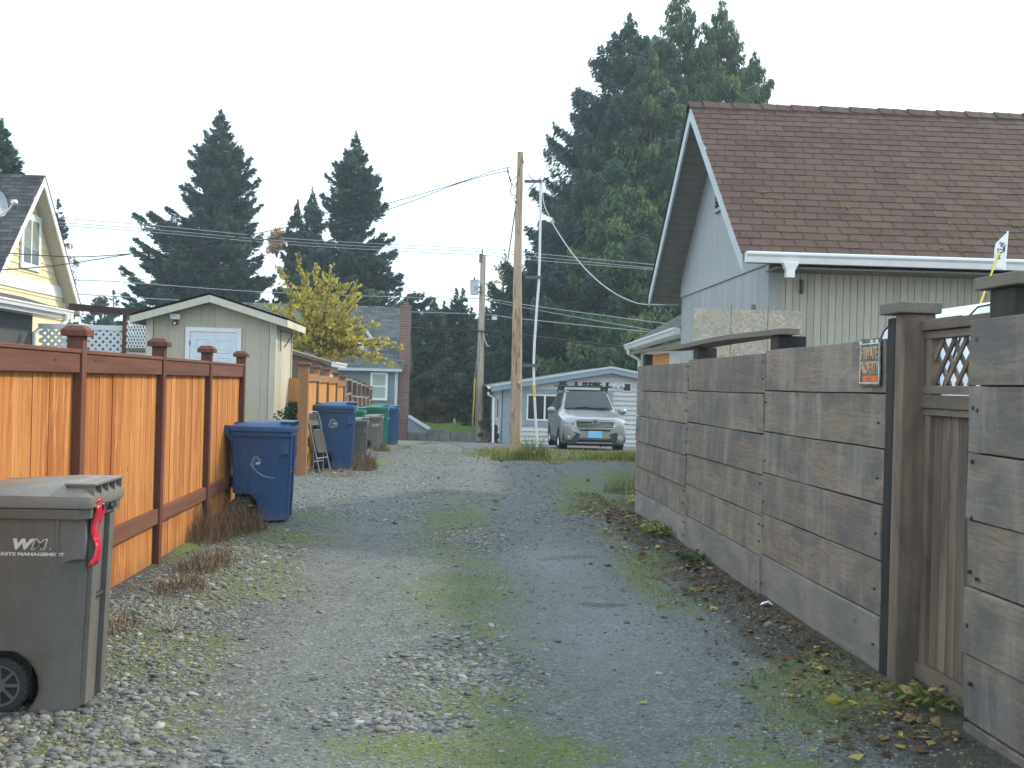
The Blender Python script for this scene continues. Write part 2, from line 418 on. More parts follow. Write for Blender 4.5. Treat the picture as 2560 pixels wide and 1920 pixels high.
for nm, arr in zip(('track', 'moss', 'soil', 'coarse', 'wet', 'damp'), mk):
    a = ground.data.attributes.new(nm, 'FLOAT', 'POINT'); a.data.foreach_set('value', np.asarray(arr, dtype=np.float32))
def gh(X, Y): return np.interp(Y, GY, GZ) + micro(np.asarray(X), np.asarray(Y))
# ---- asphalt driveway
t = NT('asphalt', .8, .3); p = t.pos()
c = t.ramp(t.noise(p, 130, 4, .7), [(.3, (.045, .048, .052)), (.7, (.11, .115, .12))])
c = t.mix(t.ramp(t.noise(p, .7, 4), [(.4, 0.0), (.7, .5)]), c, (.12, .125, .13))
M_asph = t.done(c, None, t.bump(t.noise(p, 150, 3), .3, .004))
xs = np.array([-1.6, 0, 2, 4, 6, 9, 14]); ys = np.array([29.6, 30.5, 32, 34, 36, 38, 40, 43, 46, 50, 53.5])
AX, AY = np.meshgrid(xs, ys); AXs = AX + (AX == -1.6) * (-(AY - 34) * .10)
AV = np.stack([AXs, AY, np.interp(AY, GY, GZ) + .012], -1).reshape(-1, 3)
i = np.arange(len(ys) - 1)[:, None] * len(xs) + np.arange(len(xs) - 1)[None, :]
tag(fastmesh('asphalt_driveway', AV, 4, M_asph, faces=np.stack([i, i + 1, i + len(xs) + 1, i + len(xs)], -1).reshape(-1, 4)), kind='structure')
# ---- raised lawn and the concrete wall in front of it
t = NT('lawn', .9, .1); p = t.pos()
c = t.ramp(t.noise(p, 30, 5, .7), [(.3, (.10, .20, .035)), (.7, (.20, .36, .07))])
M_lawn = t.done(t.mix(t.ramp(t.noise(p, .8, 3), [(.4, 0.), (.7, .5)]), c, (.16, .18, .05)), None, t.bump(t.noise(p, 60, 3), .6, .03))
mb = MB(); l0, l1 = P(900, 1072, 55.3), P(1215, 1072, 55.3)
ring = lambda Y, z: [(-22, Y, z), (-1.3, Y, z), (-1.3, Y, -1.9), (-22, Y, -1.9)]
mb.loft([ring(55.2, -.80), ring(58, -.74), ring(63, -.66), ring(72, -.60), ring(85, -.6)])
tag(mb.build('lawn', M_lawn), kind='structure')
t = NT('old_concrete', .9, .2); c0 = t.obj()
c = t.ramp(t.noise(c0, 1.6, 6, .65), [(.25, (.20, .195, .17)), (.5, (.34, .33, .29)), (.75, (.45, .44, .39))])
c = t.mix(t.ramp(t.noise(t.map(c0, (3, 3, .5)), 1.5, 4), [(.5, 0.), (.7, .5)]), c, (.10, .105, .09))
M_conc = t.done(c, None, t.bump(t.noise(c0, 14, 5, .7), .35, .02))
rw = thing('retaining_wall', 'low stained concrete retaining wall along the front of the raised lawn', 'wall', (-6, 55.0, gz(55)))
for a, b in ((-16, -5.12), (-5.1, -2.72), (-2.7, .0), (.02, 1.15)):
    m = MB(); m.box(a, b, -.14, .14, -.3, .50 + random.uniform(-.01, .01)); m.build('wall_block', M_conc, rw, bevel=.015)
for a, b in ((1.17, 2.3), (2.32, 3.5)):
    m = MB(); m.box(a, b, -.14, .14, -.3, .42); m.build('wall_block', M_conc, rw, bevel=.015)
rw.location.x = -4.0
# ---- loose stones
PHI = (1 + 5 ** .5) / 2
ico = np.array([(-1, PHI, 0), (1, PHI, 0), (-1, -PHI, 0), (1, -PHI, 0), (0, -1, PHI), (0, 1, PHI), (0, -1, -PHI), (0, 1, -PHI), (PHI, 0, -1), (PHI, 0, 1), (-PHI, 0, -1), (-PHI, 0, 1)], float) / math.sqrt(1 + PHI * PHI)
icf = np.array([(0, 11, 5), (0, 5, 1), (0, 1, 7), (0, 7, 10), (0, 10, 11), (1, 5, 9), (5, 11, 4), (11, 10, 2), (10, 7, 6), (7, 1, 8), (3, 9, 4), (3, 4, 2), (3, 2, 6), (3, 6, 8), (3, 8, 9), (4, 9, 5), (2, 4, 11), (6, 2, 10), (8, 6, 7), (9, 8, 1)])
def subdiv(v, f):
    v = list(map(tuple, v)); mp = {}; nf = []
    def mid(a, b):
        k = (min(a, b), max(a, b))
        if k not in mp:
            p = (np.array(v[a]) + np.array(v[b])) / 2; p /= np.linalg.norm(p); mp[k] = len(v); v.append(tuple(p))
        return mp[k]
    for a, b, c in f:
        x, y, z = mid(a, b), mid(b, c), mid(c, a); nf += [(a, x, z), (b, y, x), (c, z, y), (x, y, z)]
    return np.array(v), np.array(nf)
ico2, icf2 = subdiv(ico, icf)
def stones(n, area, size, seed, prob, base=ico, bf=icf):
    r = np.random.default_rng(seed); Xs = []; Ys = []
    tot = 0
    while tot < n:
        X = r.uniform(area[0], area[1], n * 2); Y = area[2] + (area[3] - area[2]) * r.random(n * 2) ** 1.35
        k = r.random(n * 2) < prob(X, Y); Xs.append(X[k]); Ys.append(Y[k]); tot += k.sum()
    X = np.concatenate(Xs)[:n]; Y = np.concatenate(Ys)[:n]
    s = size[0] + (size[1] - size[0]) * r.random(n) ** 2.6
    sx = s * r.uniform(.8, 1.3, n); sy = s * r.uniform(.7, 1.1, n); sz = s * r.uniform(.3, .6, n)
    B = base[None] * (1 + r.uniform(-.16, .16, (n, len(base), 1)))
    a = r.uniform(0, 6.28, n); ca, sa = np.cos(a)[:, None], np.sin(a)[:, None]
    x = B[..., 0] * sx[:, None]; y = B[..., 1] * sy[:, None]; z = B[..., 2] * sz[:, None]
    tl = r.uniform(-.35, .35, (n, 1)); z = z + x * tl
    V = np.stack([x * ca - y * sa + X[:, None], x * sa + y * ca + Y[:, None], z + (gh(X, Y) + sz * .08)[:, None]], -1)
    Fc = (bf[None] + (np.arange(n) * len(base))[:, None, None]).reshape(-1, 3)
    return V.reshape(-1, 3), Fc, np.repeat(r.random(n), len(bf))
t = NT('loose_stone', .75, .35); tn = t.attr()
c = t.ramp(tn, [(0, (.09, .10, .105)), (.2, (.15, .165, .17)), (.42, (.20, .215, .215)), (.58, (.235, .245, .225)), (.70, (.25, .23, .18)), (.76, (.22, .18, .14)), (.80, (.19, .21, .205)), (.94, (.29, .295, .275)), (1, (.44, .44, .41))])
c = t.mix(.5, c, t.ramp(t.noise(t.pos(), 90, 3), [(.3, .45), (.7, .80)]), 'MULTIPLY')
M_stone = t.done(c)
def pr(X, Y):
    tr, mo, so, co, we, da = masks(X, Y); v = X * CA + Y * SA
    ok = (v < 2.2) & (v > -2.2) & (we < .1)
    return ok * np.clip(.10 + .9 * co - .12 * tr - .05 * mo, .03, 1)
v1, f1, t1 = stones(30000, (-2.7, 2.2, 4.2, 13.5), (.004, .014), 1, pr)
v2, f2, t2 = stones(3000, (-2.7, 2.2, 4.2, 12.5), (.012, .030), 2, lambda X, Y: pr(X, Y) ** 2.2, ico2, icf2)
v3, f3, t3 = stones(620, (-2.6, -.9, 4.25, 5.7), (.011, .034), 3, lambda X, Y: (X < -2.05 + 1.0 * (5.6 - Y)) * np.clip(1.3 - (Y - 4.3) * .8, .1, 1), ico2, icf2)
v4, f4, t4 = stones(420, (-1.0, .6, 5.0, 8.0), (.012, .032), 4, lambda X, Y: np.clip(blob(X, Y, 1140, 1660, .32, .42) + blob(X, Y, 960, 1800, .32, .14) + .7 * blob(X, Y, 1190, 1590, .2, .3), 0, 1) ** 1.3, ico2, icf2)
v5, f5, t5 = stones(500, (-1.4, .6, 9.5, 13.5), (.010, .024), 5, lambda X, Y: blob(X, Y, 1180, 1345, .4, .8), ico2, icf2)
v6, f6, t6 = stones(17000, (-4.2, 3.2, 12.5, 31.0), (.009, .026), 6, lambda X, Y: (X * CA + Y * SA < 2.2) * (masks(X, Y)[4] < .1) * np.clip(.75 - .5 * masks(X, Y)[0], .2, 1) * (masks(X, Y)[1] < .6))
o1 = len(v1); o2 = o1 + len(v2); o3 = o2 + len(v3); o4 = o3 + len(v4)
st = fastmesh('loose_stones', np.concatenate([v1, v2, v3, v4, v5, v6]), 3, M_stone, faces=np.concatenate([f1, f2 + o1, f3 + o2, f4 + o3, f5 + o4, f6 + o4 + len(v5)]), tone=np.concatenate([t1, t2, t3, t4, t5, t6]), smooth=True)
tag(st, 'loose rounded pebbles scattered over the gravel alley', 'gravel', kind='stuff')
# ------------------------------------------------------------------ materials for timber
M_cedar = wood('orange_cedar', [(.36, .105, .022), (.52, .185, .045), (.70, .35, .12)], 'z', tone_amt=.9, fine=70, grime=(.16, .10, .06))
M_cedar2 = wood('yellow_cedar', [(.50, .22, .055), (.60, .29, .085), (.66, .36, .13)], 'z', tone_amt=.8, fine=70)
M_redw = wood('red_stained_timber', [(.10, .038, .026), (.165, .066, .045), (.23, .10, .06)], 'y', fine=60, tone_amt=.6)
M_redwz = wood('red_stained_post', [(.10, .038, .026), (.155, .062, .042), (.21, .09, .055)], 'z', fine=60, tone_amt=.6)
M_postB = wood('tan_post', [(.26, .12, .05), (.34, .165, .07), (.42, .22, .10)], 'z', fine=60, tone_amt=.5)
M_oldf = wood('weathered_brown_board', [(.12, .055, .035), (.20, .10, .065), (.30, .19, .13)], 'z', fine=60, stain=(.12, .09, .075), stain_amt=.6)
M_plank = wood('weathered_grey_plank', [(.18, .152, .125), (.27, .220, .172), (.335, .27, .205)], 'y', .85, 55, stain=(.118, .122, .122), stain_amt=.85, rings=True, bump=.5, streak=(.36, .34, .31))
M_plankl = wood('pale_bottom_plank', [(.26, .245, .225), (.31, .285, .255), (.35, .32, .28)], 'y', .85, 55, stain=(.13, .13, .13), stain_amt=.6, bump=.4, streak=(.26, .235, .2))
M_creo = wood('dark_creosote_post', [(.018, .022, .024), (.03, .033, .034), (.06, .055, .048)], 'z', .8, 50, stain=(.09, .075, .055), stain_amt=.3, bump=.5)
M_brown = wood('brown_post', [(.16, .125, .095), (.23, .175, .13), (.29, .23, .175)], 'z', .8, 60, stain=(.07, .065, .06), stain_amt=.7, bump=.4)
M_brownh = wood('brown_rail', [(.16, .125, .10), (.21, .165, .13), (.27, .215, .17)], 'y', .8, 60, stain=(.075, .08, .06), stain_amt=.6, bump=.4)
M_capw = wood('grey_cap_board', [(.15, .14, .115), (.21, .19, .155), (.28, .25, .2)], 'y', .85, 60, stain=(.15, .145, .12), stain_amt=.5, bump=.4)
M_bolt = plain('dark_bolt_metal', (.06, .065, .07), .5, .5, .6)
M_newt = wood('fresh_orange_timber', [(.55, .22, .07), (.62, .27, .09), (.70, .36, .14)], 'y', fine=60)
# ------------------------------------------------------------------ orange cedar fence (left foreground)
def post_cap(mb, x, y, z, w, h1=.035, h2=.03):
    mb.box(x - w / 2, x + w / 2, y - w / 2, y + w / 2, z, z + h1)
    a = w / 2; b = w / 2 - .03
    r0 = [Vector((x - a, y - a, z + h1)), Vector((x + a, y - a, z + h1)), Vector((x + a, y + a, z + h1)), Vector((x - a, y + a, z + h1))]
    r1 = [Vector((x - b, y - b, z + h1 + h2)), Vector((x + b, y - b, z + h1 + h2)), Vector((x + b, y + b, z + h1 + h2)), Vector((x - b, y + b, z + h1 + h2))]
    mb.loft([r0, r1])
fa = thing('cedar_fence', 'orange cedar board fence with dark red posts and rails behind the near grey bin', 'fence', aw(-2.21, 3.67, 0), AL)
posts = [-.30, 1.60, 3.50, 5.56, 7.42, 9.30]
for i, u in enumerate(posts):
    m = MB(); m.box(-.035, .06, u - .045, u + .045, -.12, 1.72); po = m.build('post', M_redwz, fa, bevel=.004)
    m = MB(); post_cap(m, .012, u, 1.72, .155); m.build('cap', M_redwz, po, bevel=.003)
for i in range(5):
    a, b = posts[i] + .046, posts[i + 1] - .046
    m = MB(); n = 13; w = (b - a) / n
    for k in range(n):
        off = random.uniform(-.003, .003); tt = random.random()
        tt = .95 if random.random() < .14 else tt * .8
        m.box(-.012 + off, .008 + off, a + k * w + .002, a + (k + 1) * w - .002, .02 + random.uniform(-.012, .012), 1.585, tt)
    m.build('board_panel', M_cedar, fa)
    m = MB(); m.box(.009, .047, a, b, 1.50, 1.615); m.build('top_rail', M_redw, fa, bevel=.003)
    m = MB(); m.box(-.045, .056, a, b, 1.617, 1.640, .8); m.build('cap_rail', M_redw, fa, bevel=.003)
    m = MB(); m.box(.009, .047, a, b, .34, .455); m.build('bottom_rail', M_redw, fa, bevel=.003)
# ------------------------------------------------------------------ yellow cedar fence further on, with its cross run
fb = thing('cedar_fence', 'yellowish cedar fence with small dark post caps beyond the gravel driveway opening', 'fence', aw(-2.12, 18.25, 0), AL)
pb = [0, 1.83, 3.66, 5.49, 7.32]
for i, u in enumerate(pb):
    z0 = gz(18.2 + u)
    w = .075 if i == 0 else .05
    m = MB(); m.box(-w, w, u - w, u + w, z0 - .1, z0 + 1.70 - .02 * i); po = m.build('post', M_postB, fb, bevel=.004)
    m = MB(); post_cap(m, 0, u, z0 + 1.70 - .02 * i, w * 2 + .06, .03, .025); m.build('cap', M_redwz, po)
for i in range(4):
    a, b = pb[i] + .05 + (.026 if i == 0 else 0), pb[i + 1] - .051; z0 = gz(18.2 + a)
    m = MB(); n = 12; w = (b - a) / n
    for k in range(n): m.box(-.01, .01, a + k * w + .002, a + (k + 1) * w - .002, z0 + .03, z0 + 1.52 + random.uniform(-.004, .004))
    m.build('board_panel', M_cedar2, fb)
    m = MB(); m.box(.011, .045, a, b, z0 + 1.46 - .02 * i, z0 + 1.58 - .02 * i); m.build('top_rail', M_postB, fb)
    m = MB(); m.box(.011, .045, a, b, z0 + .30, z0 + .40); m.build('bottom_rail', M_postB, fb)
m = MB(); n = 16
for k in range(n): m.box(-.07 - (k + 1) * .145, -.07 - k * .145 - .004, 7.31, 7.33, -.1, 1.50)
m.build('cross_panel', M_cedar2, fb)
# ------------------------------------------------------------------ old brown fence with open lattice top
fc = thing('lattice_fence', 'old reddish brown board fence with an open broken top rail behind the distant bins', 'fence', aw(-2.12, 25.75, 0), AL)
pc = [0, 1.7, 3.4, 5.1, 6.8, 8.5, 10.2]
for i, u in enumerate(pc):
    z0 = gz(25.7 + u)
    m = MB(); m.box(-.045, .045, u - .045, u + .045, z0 - .1, z0 + 1.72 + random.uniform(-.03, .03)); m.build('post', M_oldf, fc)
for i in range(6):
    a, b = pc[i] + .046, pc[i + 1] - .046; z0 = gz(25.7 + a); m = MB(); n = 11; w = (b - a) / n
    for k in range(n): m.box(-.01, .01, a + k * w + .004, a + (k + 1) * w - .004, z0 + .03, z0 + 1.22 + random.uniform(-.02, .02))
    m.build('board_panel', M_oldf, fc)
    m = MB(); m.beam((.03, a, z0 + 1.25), (.03, b, z0 + 1.25 + random.uniform(-.03, .03)), .03, .05); m.beam((.03, a, z0 + 1.60), (.03, b, z0 + 1.60 + random.uniform(-.05, .02)), .03, .05)
    m.build('rail', M_capw, fc)
# ------------------------------------------------------------------ big weathered plank fence on the right
def plank_panel(parent, u0, u1, top, rows, mat_low=None, jit=.008, face=0.0, zb=-.25):
    m = MB(); h = .287; z = top; k = 0; low = MB()
    while z > zb:
        zz = max(z - h + .005, zb)
        dx = random.uniform(-jit, jit)
        tgt = low if (mat_low and k >= rows) else m
        ua, ub = u0 + random.uniform(.001, .008), u1 - random.uniform(.001, .008); rings = []; ph = random.uniform(0, 6); tl = random.uniform(-.004, .004)
        for q in range(9):
            f_ = q / 8; uu = ua + (ub - ua) * f_; wz = .0022 * math.sin(ph + f_ * 7) + tl * (f_ - .5); wx = .004 * math.sin(ph * 2 + f_ * 4)
            rings.append([Vector((face + dx + wx + .004 * math.sin(ph), uu, zz + (wz if zz > zb else 0))), Vector((face + dx + wx + .042, uu, zz)), Vector((face + dx + wx + .042, uu, z - .002)), Vector((face + dx + wx - .004 * math.sin(ph), uu, z - .003 + wz * .8))])
        tgt.loft(rings)
        z -= h; k += 1
    m.box(face + .046, face + .051, u0 + .01, u1 - .01, zb, top - .01, 0)  # unseen backing sheet, added to block light through the plank gaps
    o = m.build('plank_panel', M_plank, parent, bevel=.004)
    if low.v: low.build('bottom_plank', mat_low, parent, bevel=.004)
    return o
fr = thing('plank_fence', 'tall fence of wide weathered grey planks running along the right side of the alley', 'fence', aw(2.28, 5.83, 0), AL)
us = [.0, 2.20, 4.75, 7.49]
tops = [1.785, 1.765, 1.745]
for i in range(3): plank_panel(fr, us[i], us[i + 1], tops[i], 5, M_plankl)
BOLT = {}
def bolt(parent, u, z, r=.0065):
    if r not in BOLT:
        m = MB(); m.cyl((-.011, 0, 0), (.0, 0, 0), r, 6); o = m.build('bolt', M_bolt, parent); BOLT[r] = o.data; o.location = (0, u, z); return
    o = bpy.data.objects.new('bolt', BOLT[r]); COL.objects.link(o); o.parent = parent; o.location = (0, u, z)
for i, u in enumerate(us[1:]):                         # bolt heads at the joints
    for z in np.arange(.15, 1.75, .2867):
        for d in (-.045, .05):
            for e in (0, .12):
                if (i == 2 and d > 0) or random.random() < .3: continue
                bolt(fr, u + d + random.uniform(-.01, .01), z + e)
for z in np.arange(.2, 1.75, .287): bolt(fr, .06, z)
for u, z, w in ((2.18, 1.885, .10), (4.70, 1.88, .09), (7.38, 1.88, .09)):
    m = MB(); m.box(.052, .052 + 2 * w, u - w, u + w, -.2, z); m.build('post', M_creo, fr, bevel=.01)
# wavy grey board lying on the post tops
m = MB(); pts = []
N = 26; rings = []
for k in range(N + 1):
    f = k / N; u = 1.92 + f * 6.2
    zz = 1.888 + .022 * math.sin(f * 9) * f 
    x0 = .03 - .03 * f; x1 = .15
    tw = -.012 * math.sin(f * 5)
    rings.append([Vector((x0, u, zz - tw)), Vector((x1, u, zz + tw)), Vector((x1, u, zz + .038 + tw)), Vector((x0, u, zz + .038 - tw))])
m.loft(rings); m.build('cap_board', M_capw, fr)
m = MB(); m.box(.10, .13, 6.3, 7.1, 1.60, 1.87); m.build('spare_board', M_newt, fr)
# end posts by the gate
m = MB(); m.box(.003, .15, -.105, -.006, -.2, 1.885); m.build('post', M_creo, fr, bevel=.008)
m = MB(); m.box(.005, .165, -.22, -.108, -.2, 1.90); bp = m.build('gate_post', M_brown, fr, bevel=.006)
m = MB(); m.box(-.035, .185, -.245, .01, 1.902, 1.958); m.build('cap', M_capw, bp, bevel=.006)
# ---- gate
gt = thing('garden_gate', 'narrow brown wooden gate with a lattice window, set back between the plank fence panels', 'gate', aw(2.40, 4.84, 0), AL)
GL = .76
m = MB(); n = 7; w = (GL - .12) / n
for k in range(n): m.box(.02, .04, .06 + k * w + .003, .06 + (k + 1) * w - .003, .18, 1.42, random.random())
m.build('board_panel', M_brown, gt)
m = MB(); m.box(-.005, .045, 0, .058, .12, 1.80); m.build('gate_frame', M_brown, gt, bevel=.003)
m = MB(); m.box(-.005, .045, GL - .058, GL, .12, 1.80); m.build('gate_frame', M_brown, gt, bevel=.003)
for z0, z1, d in ((1.815, 1.865, .02), (1.775, 1.812, .0), (1.505, 1.545, .0), (1.435, 1.50, .012), (1.40, 1.433, .0), (.10, .175, .01), (.02, .098, -.01)):
    m = MB(); m.box(-.012 - d, .055, -.01, GL + .01, z0, z1); m.build('rail', M_brownh, gt, bevel=.003)
la = MB()
def lattice(mb, u0, u1, z0, z1, step, w, th, x, both=True, ang=1.0):
    """diagonal slats clipped to the rectangle u0..u1, z0..z1"""
    H = z1 - z0; Wd = u1 - u0
    for sgn in (1, -1):
        k = -int(H / step) - 2
        while k * step < Wd + H:
            s = k * step                                  # crosses z0 at u = s, slope sgn
            pts = []
            ua = s; ub = s + H * ang
            a = max(0.0, s); 
            # param z from 0..H, u = s + z*ang (sgn +) or mirrored
            za = max(0, (0 - s) / ang); zb = min(H, (Wd - s) / ang)
            if zb - za > .01:
                p = [(s + za * ang, za), (s + zb * ang, zb)]
                if sgn < 0: p = [(Wd - q[0], q[1]) for q in p]
                xx = x + (th * .55 if sgn > 0 else -th * .55)
                mb.beam((xx, u0 + p[0][0], z0 + p[0][1]), (xx, u0 + p[1][0], z0 + p[1][1]), w, th, up=(1, 0, 0))
            k += 1
lattice(la, .05, GL - .05, 1.545, 1.775, .125, .026, .010, .022)
la.build('lattice', M_brown, gt)
# ---- nearest plank panel, right edge of the frame
fn = thing('plank_fence', 'nearest weathered plank fence section with large bolts at the right edge of the photo', 'fence', aw(2.28, 2.1, 0), AL)
plank_panel(fn, 0, 2.77, 1.83, 5, None, face=0)
for z, d in ((1.74, .07), (1.45, .05), (1.44, .09), (1.22, .05), (.98, .06), (.75, .05), (.73, .12), (.52, .05), (.28, .08), (.12, .05)): bolt(fn, 2.77 - d, z, .010)
m = MB(); m.box(.052, .24, 2.50, 2.72, -.2, 1.955); p_ = m.build('post', M_creo, fn, bevel=.008)
m = MB(); m.box(.02, .30, 2.42, 2.80, 1.957, 2.01); m.build('cap', M_capw, p_, bevel=.005)
m = MB(); m.box(.052, .24, .1, .32, -.2, 1.955); m.build('post', M_creo, fn, bevel=.008)
# ------------------------------------------------------------------ text helper
def text_mesh(s, size, mat, parent, name, M, ext=.002, xs=1.0, shear=0.0, bold=0.0, align='LEFT'):
    cu = bpy.data.curves.new(name, 'FONT'); cu.body = s; cu.size = size; cu.extrude = ext; cu.shear = shear; cu.offset = bold; cu.align_x = align; cu.resolution_u = 2
    ob = bpy.data.objects.new('tmp', cu); COL.objects.link(ob)
    bpy.context.view_layer.update()
    me = bpy.data.meshes.new_from_object(ob.evaluated_get(bpy.context.evaluated_depsgraph_get()))
    bpy.data.objects.remove(ob); bpy.data.curves.remove(cu)
    me.name = name; me.transform(M @ Matrix.Diagonal((xs, 1, 1, 1)))
    me.materials.clear(); me.materials.append(mat)
    o = bpy.data.objects.new(name, me); COL.objects.link(o)
    if parent is not None: o.parent = parent
    return o
# ---- PRIVATE PROPERTY sign: flat metal plate nailed to the plank fence, seen from -x; local y runs along the alley
M_signb = plain('faded_black_sign', (.15, .14, .125), .6, .3, var=.8, scale=22)
t = NT('worn_orange_lettering', .6, .3); c = t.obj()
M_orl = t.done(t.mix(t.ramp(t.noise(c, 30, 5, .7), [(.45, 0.), (.62, .8)]), t.ramp(t.noise(c, 8, 3), [(.3, (.62, .33, .16)), (.7, (.70, .52, .33))]), (.2, .15, .12)))
t = NT('worn_orange_band', .6, .3); c = t.obj()
M_orb = t.done(t.mix(t.ramp(t.noise(c, 35, 5, .7), [(.5, 0.), (.62, .8)]), (.75, .17, .05), (.1, .07, .06)))
M_wht = plain('worn_white_border', (.62, .66, .66), .6, .3, var=.3, scale=30)
sg = thing('property_sign', 'small worn black PRIVATE PROPERTY sign with orange letters on the plank fence', 'sign', aw(2.28, 5.87, 1.665), AL)
SW, SH = .30, .25                      # along the fence, height
def sm(y, z, x=-.0): return Matrix.Translation((x, y, z)) @ Matrix.Rotation(RAD(-90), 4, 'Z') @ Matrix.Rotation(RAD(90), 4, 'X')
m = MB(); m.box(-.012, -.009, 0, SW, -SH / 2, SH / 2); m.build('plate', M_signb, sg)
m = MB()
for a in ((.012, SW - .012, -SH / 2 + .012, -SH / 2 + .018), (.012, SW - .012, SH / 2 - .03, SH / 2 - .024), (.012, .018, -SH / 2 + .018, SH / 2 - .03), (SW - .018, SW - .012, -SH / 2 + .018, SH / 2 - .03)):
    m.box(-.0145, -.0122, *a)
m.build('border', M_wht, sg)
text_mesh('PRIVATE', .092, M_orl, sg, 'lettering', sm(SW / 2, .018, -.0135), .0012, .68, 0, .0016, 'CENTER')
text_mesh('PROPERTY', .092, M_orl, sg, 'lettering', sm(SW / 2, -.060, -.0135), .0012, .58, 0, .0016, 'CENTER')
m = MB(); m.box(-.0145, -.0122, .035, SW - .06, -.105, -.072); m.build('band', M_orb, sg)
m = MB()
for y, z in ((.03, SH / 2 - .012), (SW - .04, SH / 2 - .014), (.1, SH / 2 - .01)): m.box(-.016, -.0122, y, y + .035, z - .012, z + .004)
m.build('tape', M_wht, sg)
# ------------------------------------------------------------------ building materials
M_white = plain('white_trim_paint', (.78, .79, .78), .5, .35, var=.06)
M_gutter = plain('white_gutter_metal', (.80, .81, .80), .35, .45, var=.05)
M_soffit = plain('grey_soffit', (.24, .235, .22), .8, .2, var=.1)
M_glass = NT('window_glass', .06, .6); M_glass.b.inputs['Base Color'].default_value = (.02, .025, .03, 1); M_glass = M_glass.m
M_blind = plain('window_blind', (.36, .42, .36), .6, .2, var=.1)
def mat_siding(name, col, dark, axis='z'):
    t = NT(name, .7, .25); c = t.obj(); tn = t.attr()
    b = t.ramp(tn, [(0, tuple(x * .90 for x in col)), (1, tuple(min(1, x * 1.05) for x in col))])
    g = t.noise(t.map(c, (1, 1, .12)), 26, 5, .65)
    b = t.mix(.6, b, t.ramp(g, [(.3, .78), (.6, 1.02)]), 'MULTIPLY')
    s_ = t.noise(t.map(c, (1.5, 1.5, .5)), 1.6, 5, .65)
    b = t.mix(t.ramp(s_, [(.52, 0.), (.8, .35)]), b, dark)
    ch = t.vor(c, 7); b = t.mix(t.ramp(ch, [(.03, .7), (.05, 0.)]), b, tuple(x * .3 for x in dark))
    return t.done(b, None, t.bump(g, .25, .004))
M_garage = mat_siding('grey_green_board_siding', (.50, .475, .395), (.37, .34, .28))
M_garageg = mat_siding('blue_grey_gable_siding', (.40, .43, .44), (.27, .27, .26))
M_tan = mat_siding('tan_panel_siding', (.50, .455, .355), (.42, .38, .29))
M_cream = mat_siding('cream_corner_trim', (.60, .57, .46), (.5, .46, .36))
M_yellow = mat_siding('yellow_lap_siding', (.80, .69, .43), (.72, .60, .36))
M_palew = mat_siding('pale_lap_siding', (.60, .61, .58), (.50, .51, .48))
M_bluew = mat_siding('blue_grey_lap_siding', (.20, .25, .285), (.15, .18, .20))
M_darkg = mat_siding('dark_grey_wall', (.085, .095, .10), (.06, .065, .07))
M_bluet = plain('blue_grey_trim', (.26, .325, .37), .6, .3, var=.08)
M_lightblue = plain('light_blue_fascia', (.50, .56, .59), .6, .3, var=.08)
def mat_shingle(name, cols, moss=.0, ax='x'):
    t = NT(name, .92, .15); c = t.obj(); tn = t.attr()
    b = t.ramp(tn, cols)
    st = t.noise(t.map(c, (1.4, .3, .3) if ax == 'x' else (.3, 1.4, .3)), 2.2, 4, .6)
    b = t.mix(t.ramp(st, [(.42, 0.), (.7, .5)]), b, cols[-1][1])
    b = t.mix(.6, b, t.ramp(t.noise(c, 120, 3, .7), [(.3, .6), (.7, 1.25)]), 'MULTIPLY')
    sp = t.vor(c, 9); b = t.mix(t.ramp(sp, [(.025, .8), (.035, 0.)]), b, (.5, .5, .47))
    return t.done(b, None, t.bump(t.noise(c, 160, 2), .4, .004))
M_shb = mat_shingle('brown_asphalt_shingle', [(0, (.082, .057, .048)), (.35, (.096, .065, .054)), (.7, (.106, .071, .058)), (1, (.120, .080, .065))])
M_shg = mat_shingle('grey_asphalt_shingle', [(0, (.045, .045, .05)), (.5, (.075, .075, .08)), (1, (.11, .11, .115))])
M_shbl = mat_shingle('blue_grey_shingle', [(0, (.07, .08, .08)), (.5, (.11, .125, .125)), (1, (.15, .165, .16))])
M_deck = plain('dark_roof_edge', (.022, .020, .020), .9, .1)
M_brick = None
def shingle_slope(mb, deck, org, ax_u, ax_s, W_, S_, course=.145, tab=.24, lift=.008, ragged=True):
    """courses of separate tabs on a slope; org = lower corner, ax_u along eave, ax_s up the slope"""
    org = Vector(org); ax_u = Vector(ax_u).normalized(); ax_s = Vector(ax_s).normalized(); nrm = ax_u.cross(ax_s)
    if nrm.z < 0: nrm = -nrm
    n = int(S_ / course); course = S_ / n
    for r in range(n):
        x = -((r * .37) % 1.0) * tab - tab * .0; 
        while x < W_:
            w = tab * random.uniform(.94, 1.06); a = max(0, x + .004); b = min(W_, x + w - .004); x += w
            if b - a < .02: continue
            s0 = r * course - (random.uniform(0, .006) if ragged else 0) ; s1 = min(S_, s0 + course * 1.08)
            l = lift * random.uniform(.8, 1.3)
            p = [org + ax_u * a + ax_s * s0 + nrm * l, org + ax_u * b + ax_s * s0 + nrm * l, org + ax_u * b + ax_s * s1 + nrm * .002, org + ax_u * a + ax_s * s1 + nrm * .002]
            q = [org + ax_u * a + ax_s * s0 - nrm * .001, org + ax_u * b + ax_s * s0 - nrm * .001]
            tt = random.random()
            mb.add(p + q, [(0, 1, 2, 3), (4, 5, 1, 0)], tt)
def frame_xz(mb, x0, x1, z0, z1, w, y0, y1, t=.5):      # rectangular frame in the xz plane
    mb.box(x0 - w, x0, y0, y1, z0 - w, z1 + w, t); mb.box(x1, x1 + w, y0, y1, z0 - w, z1 + w, t)
    mb.box(x0, x1, y0, y1, z1, z1 + w, t); mb.box(x0, x1, y0, y1, z0 - w, z0, t)
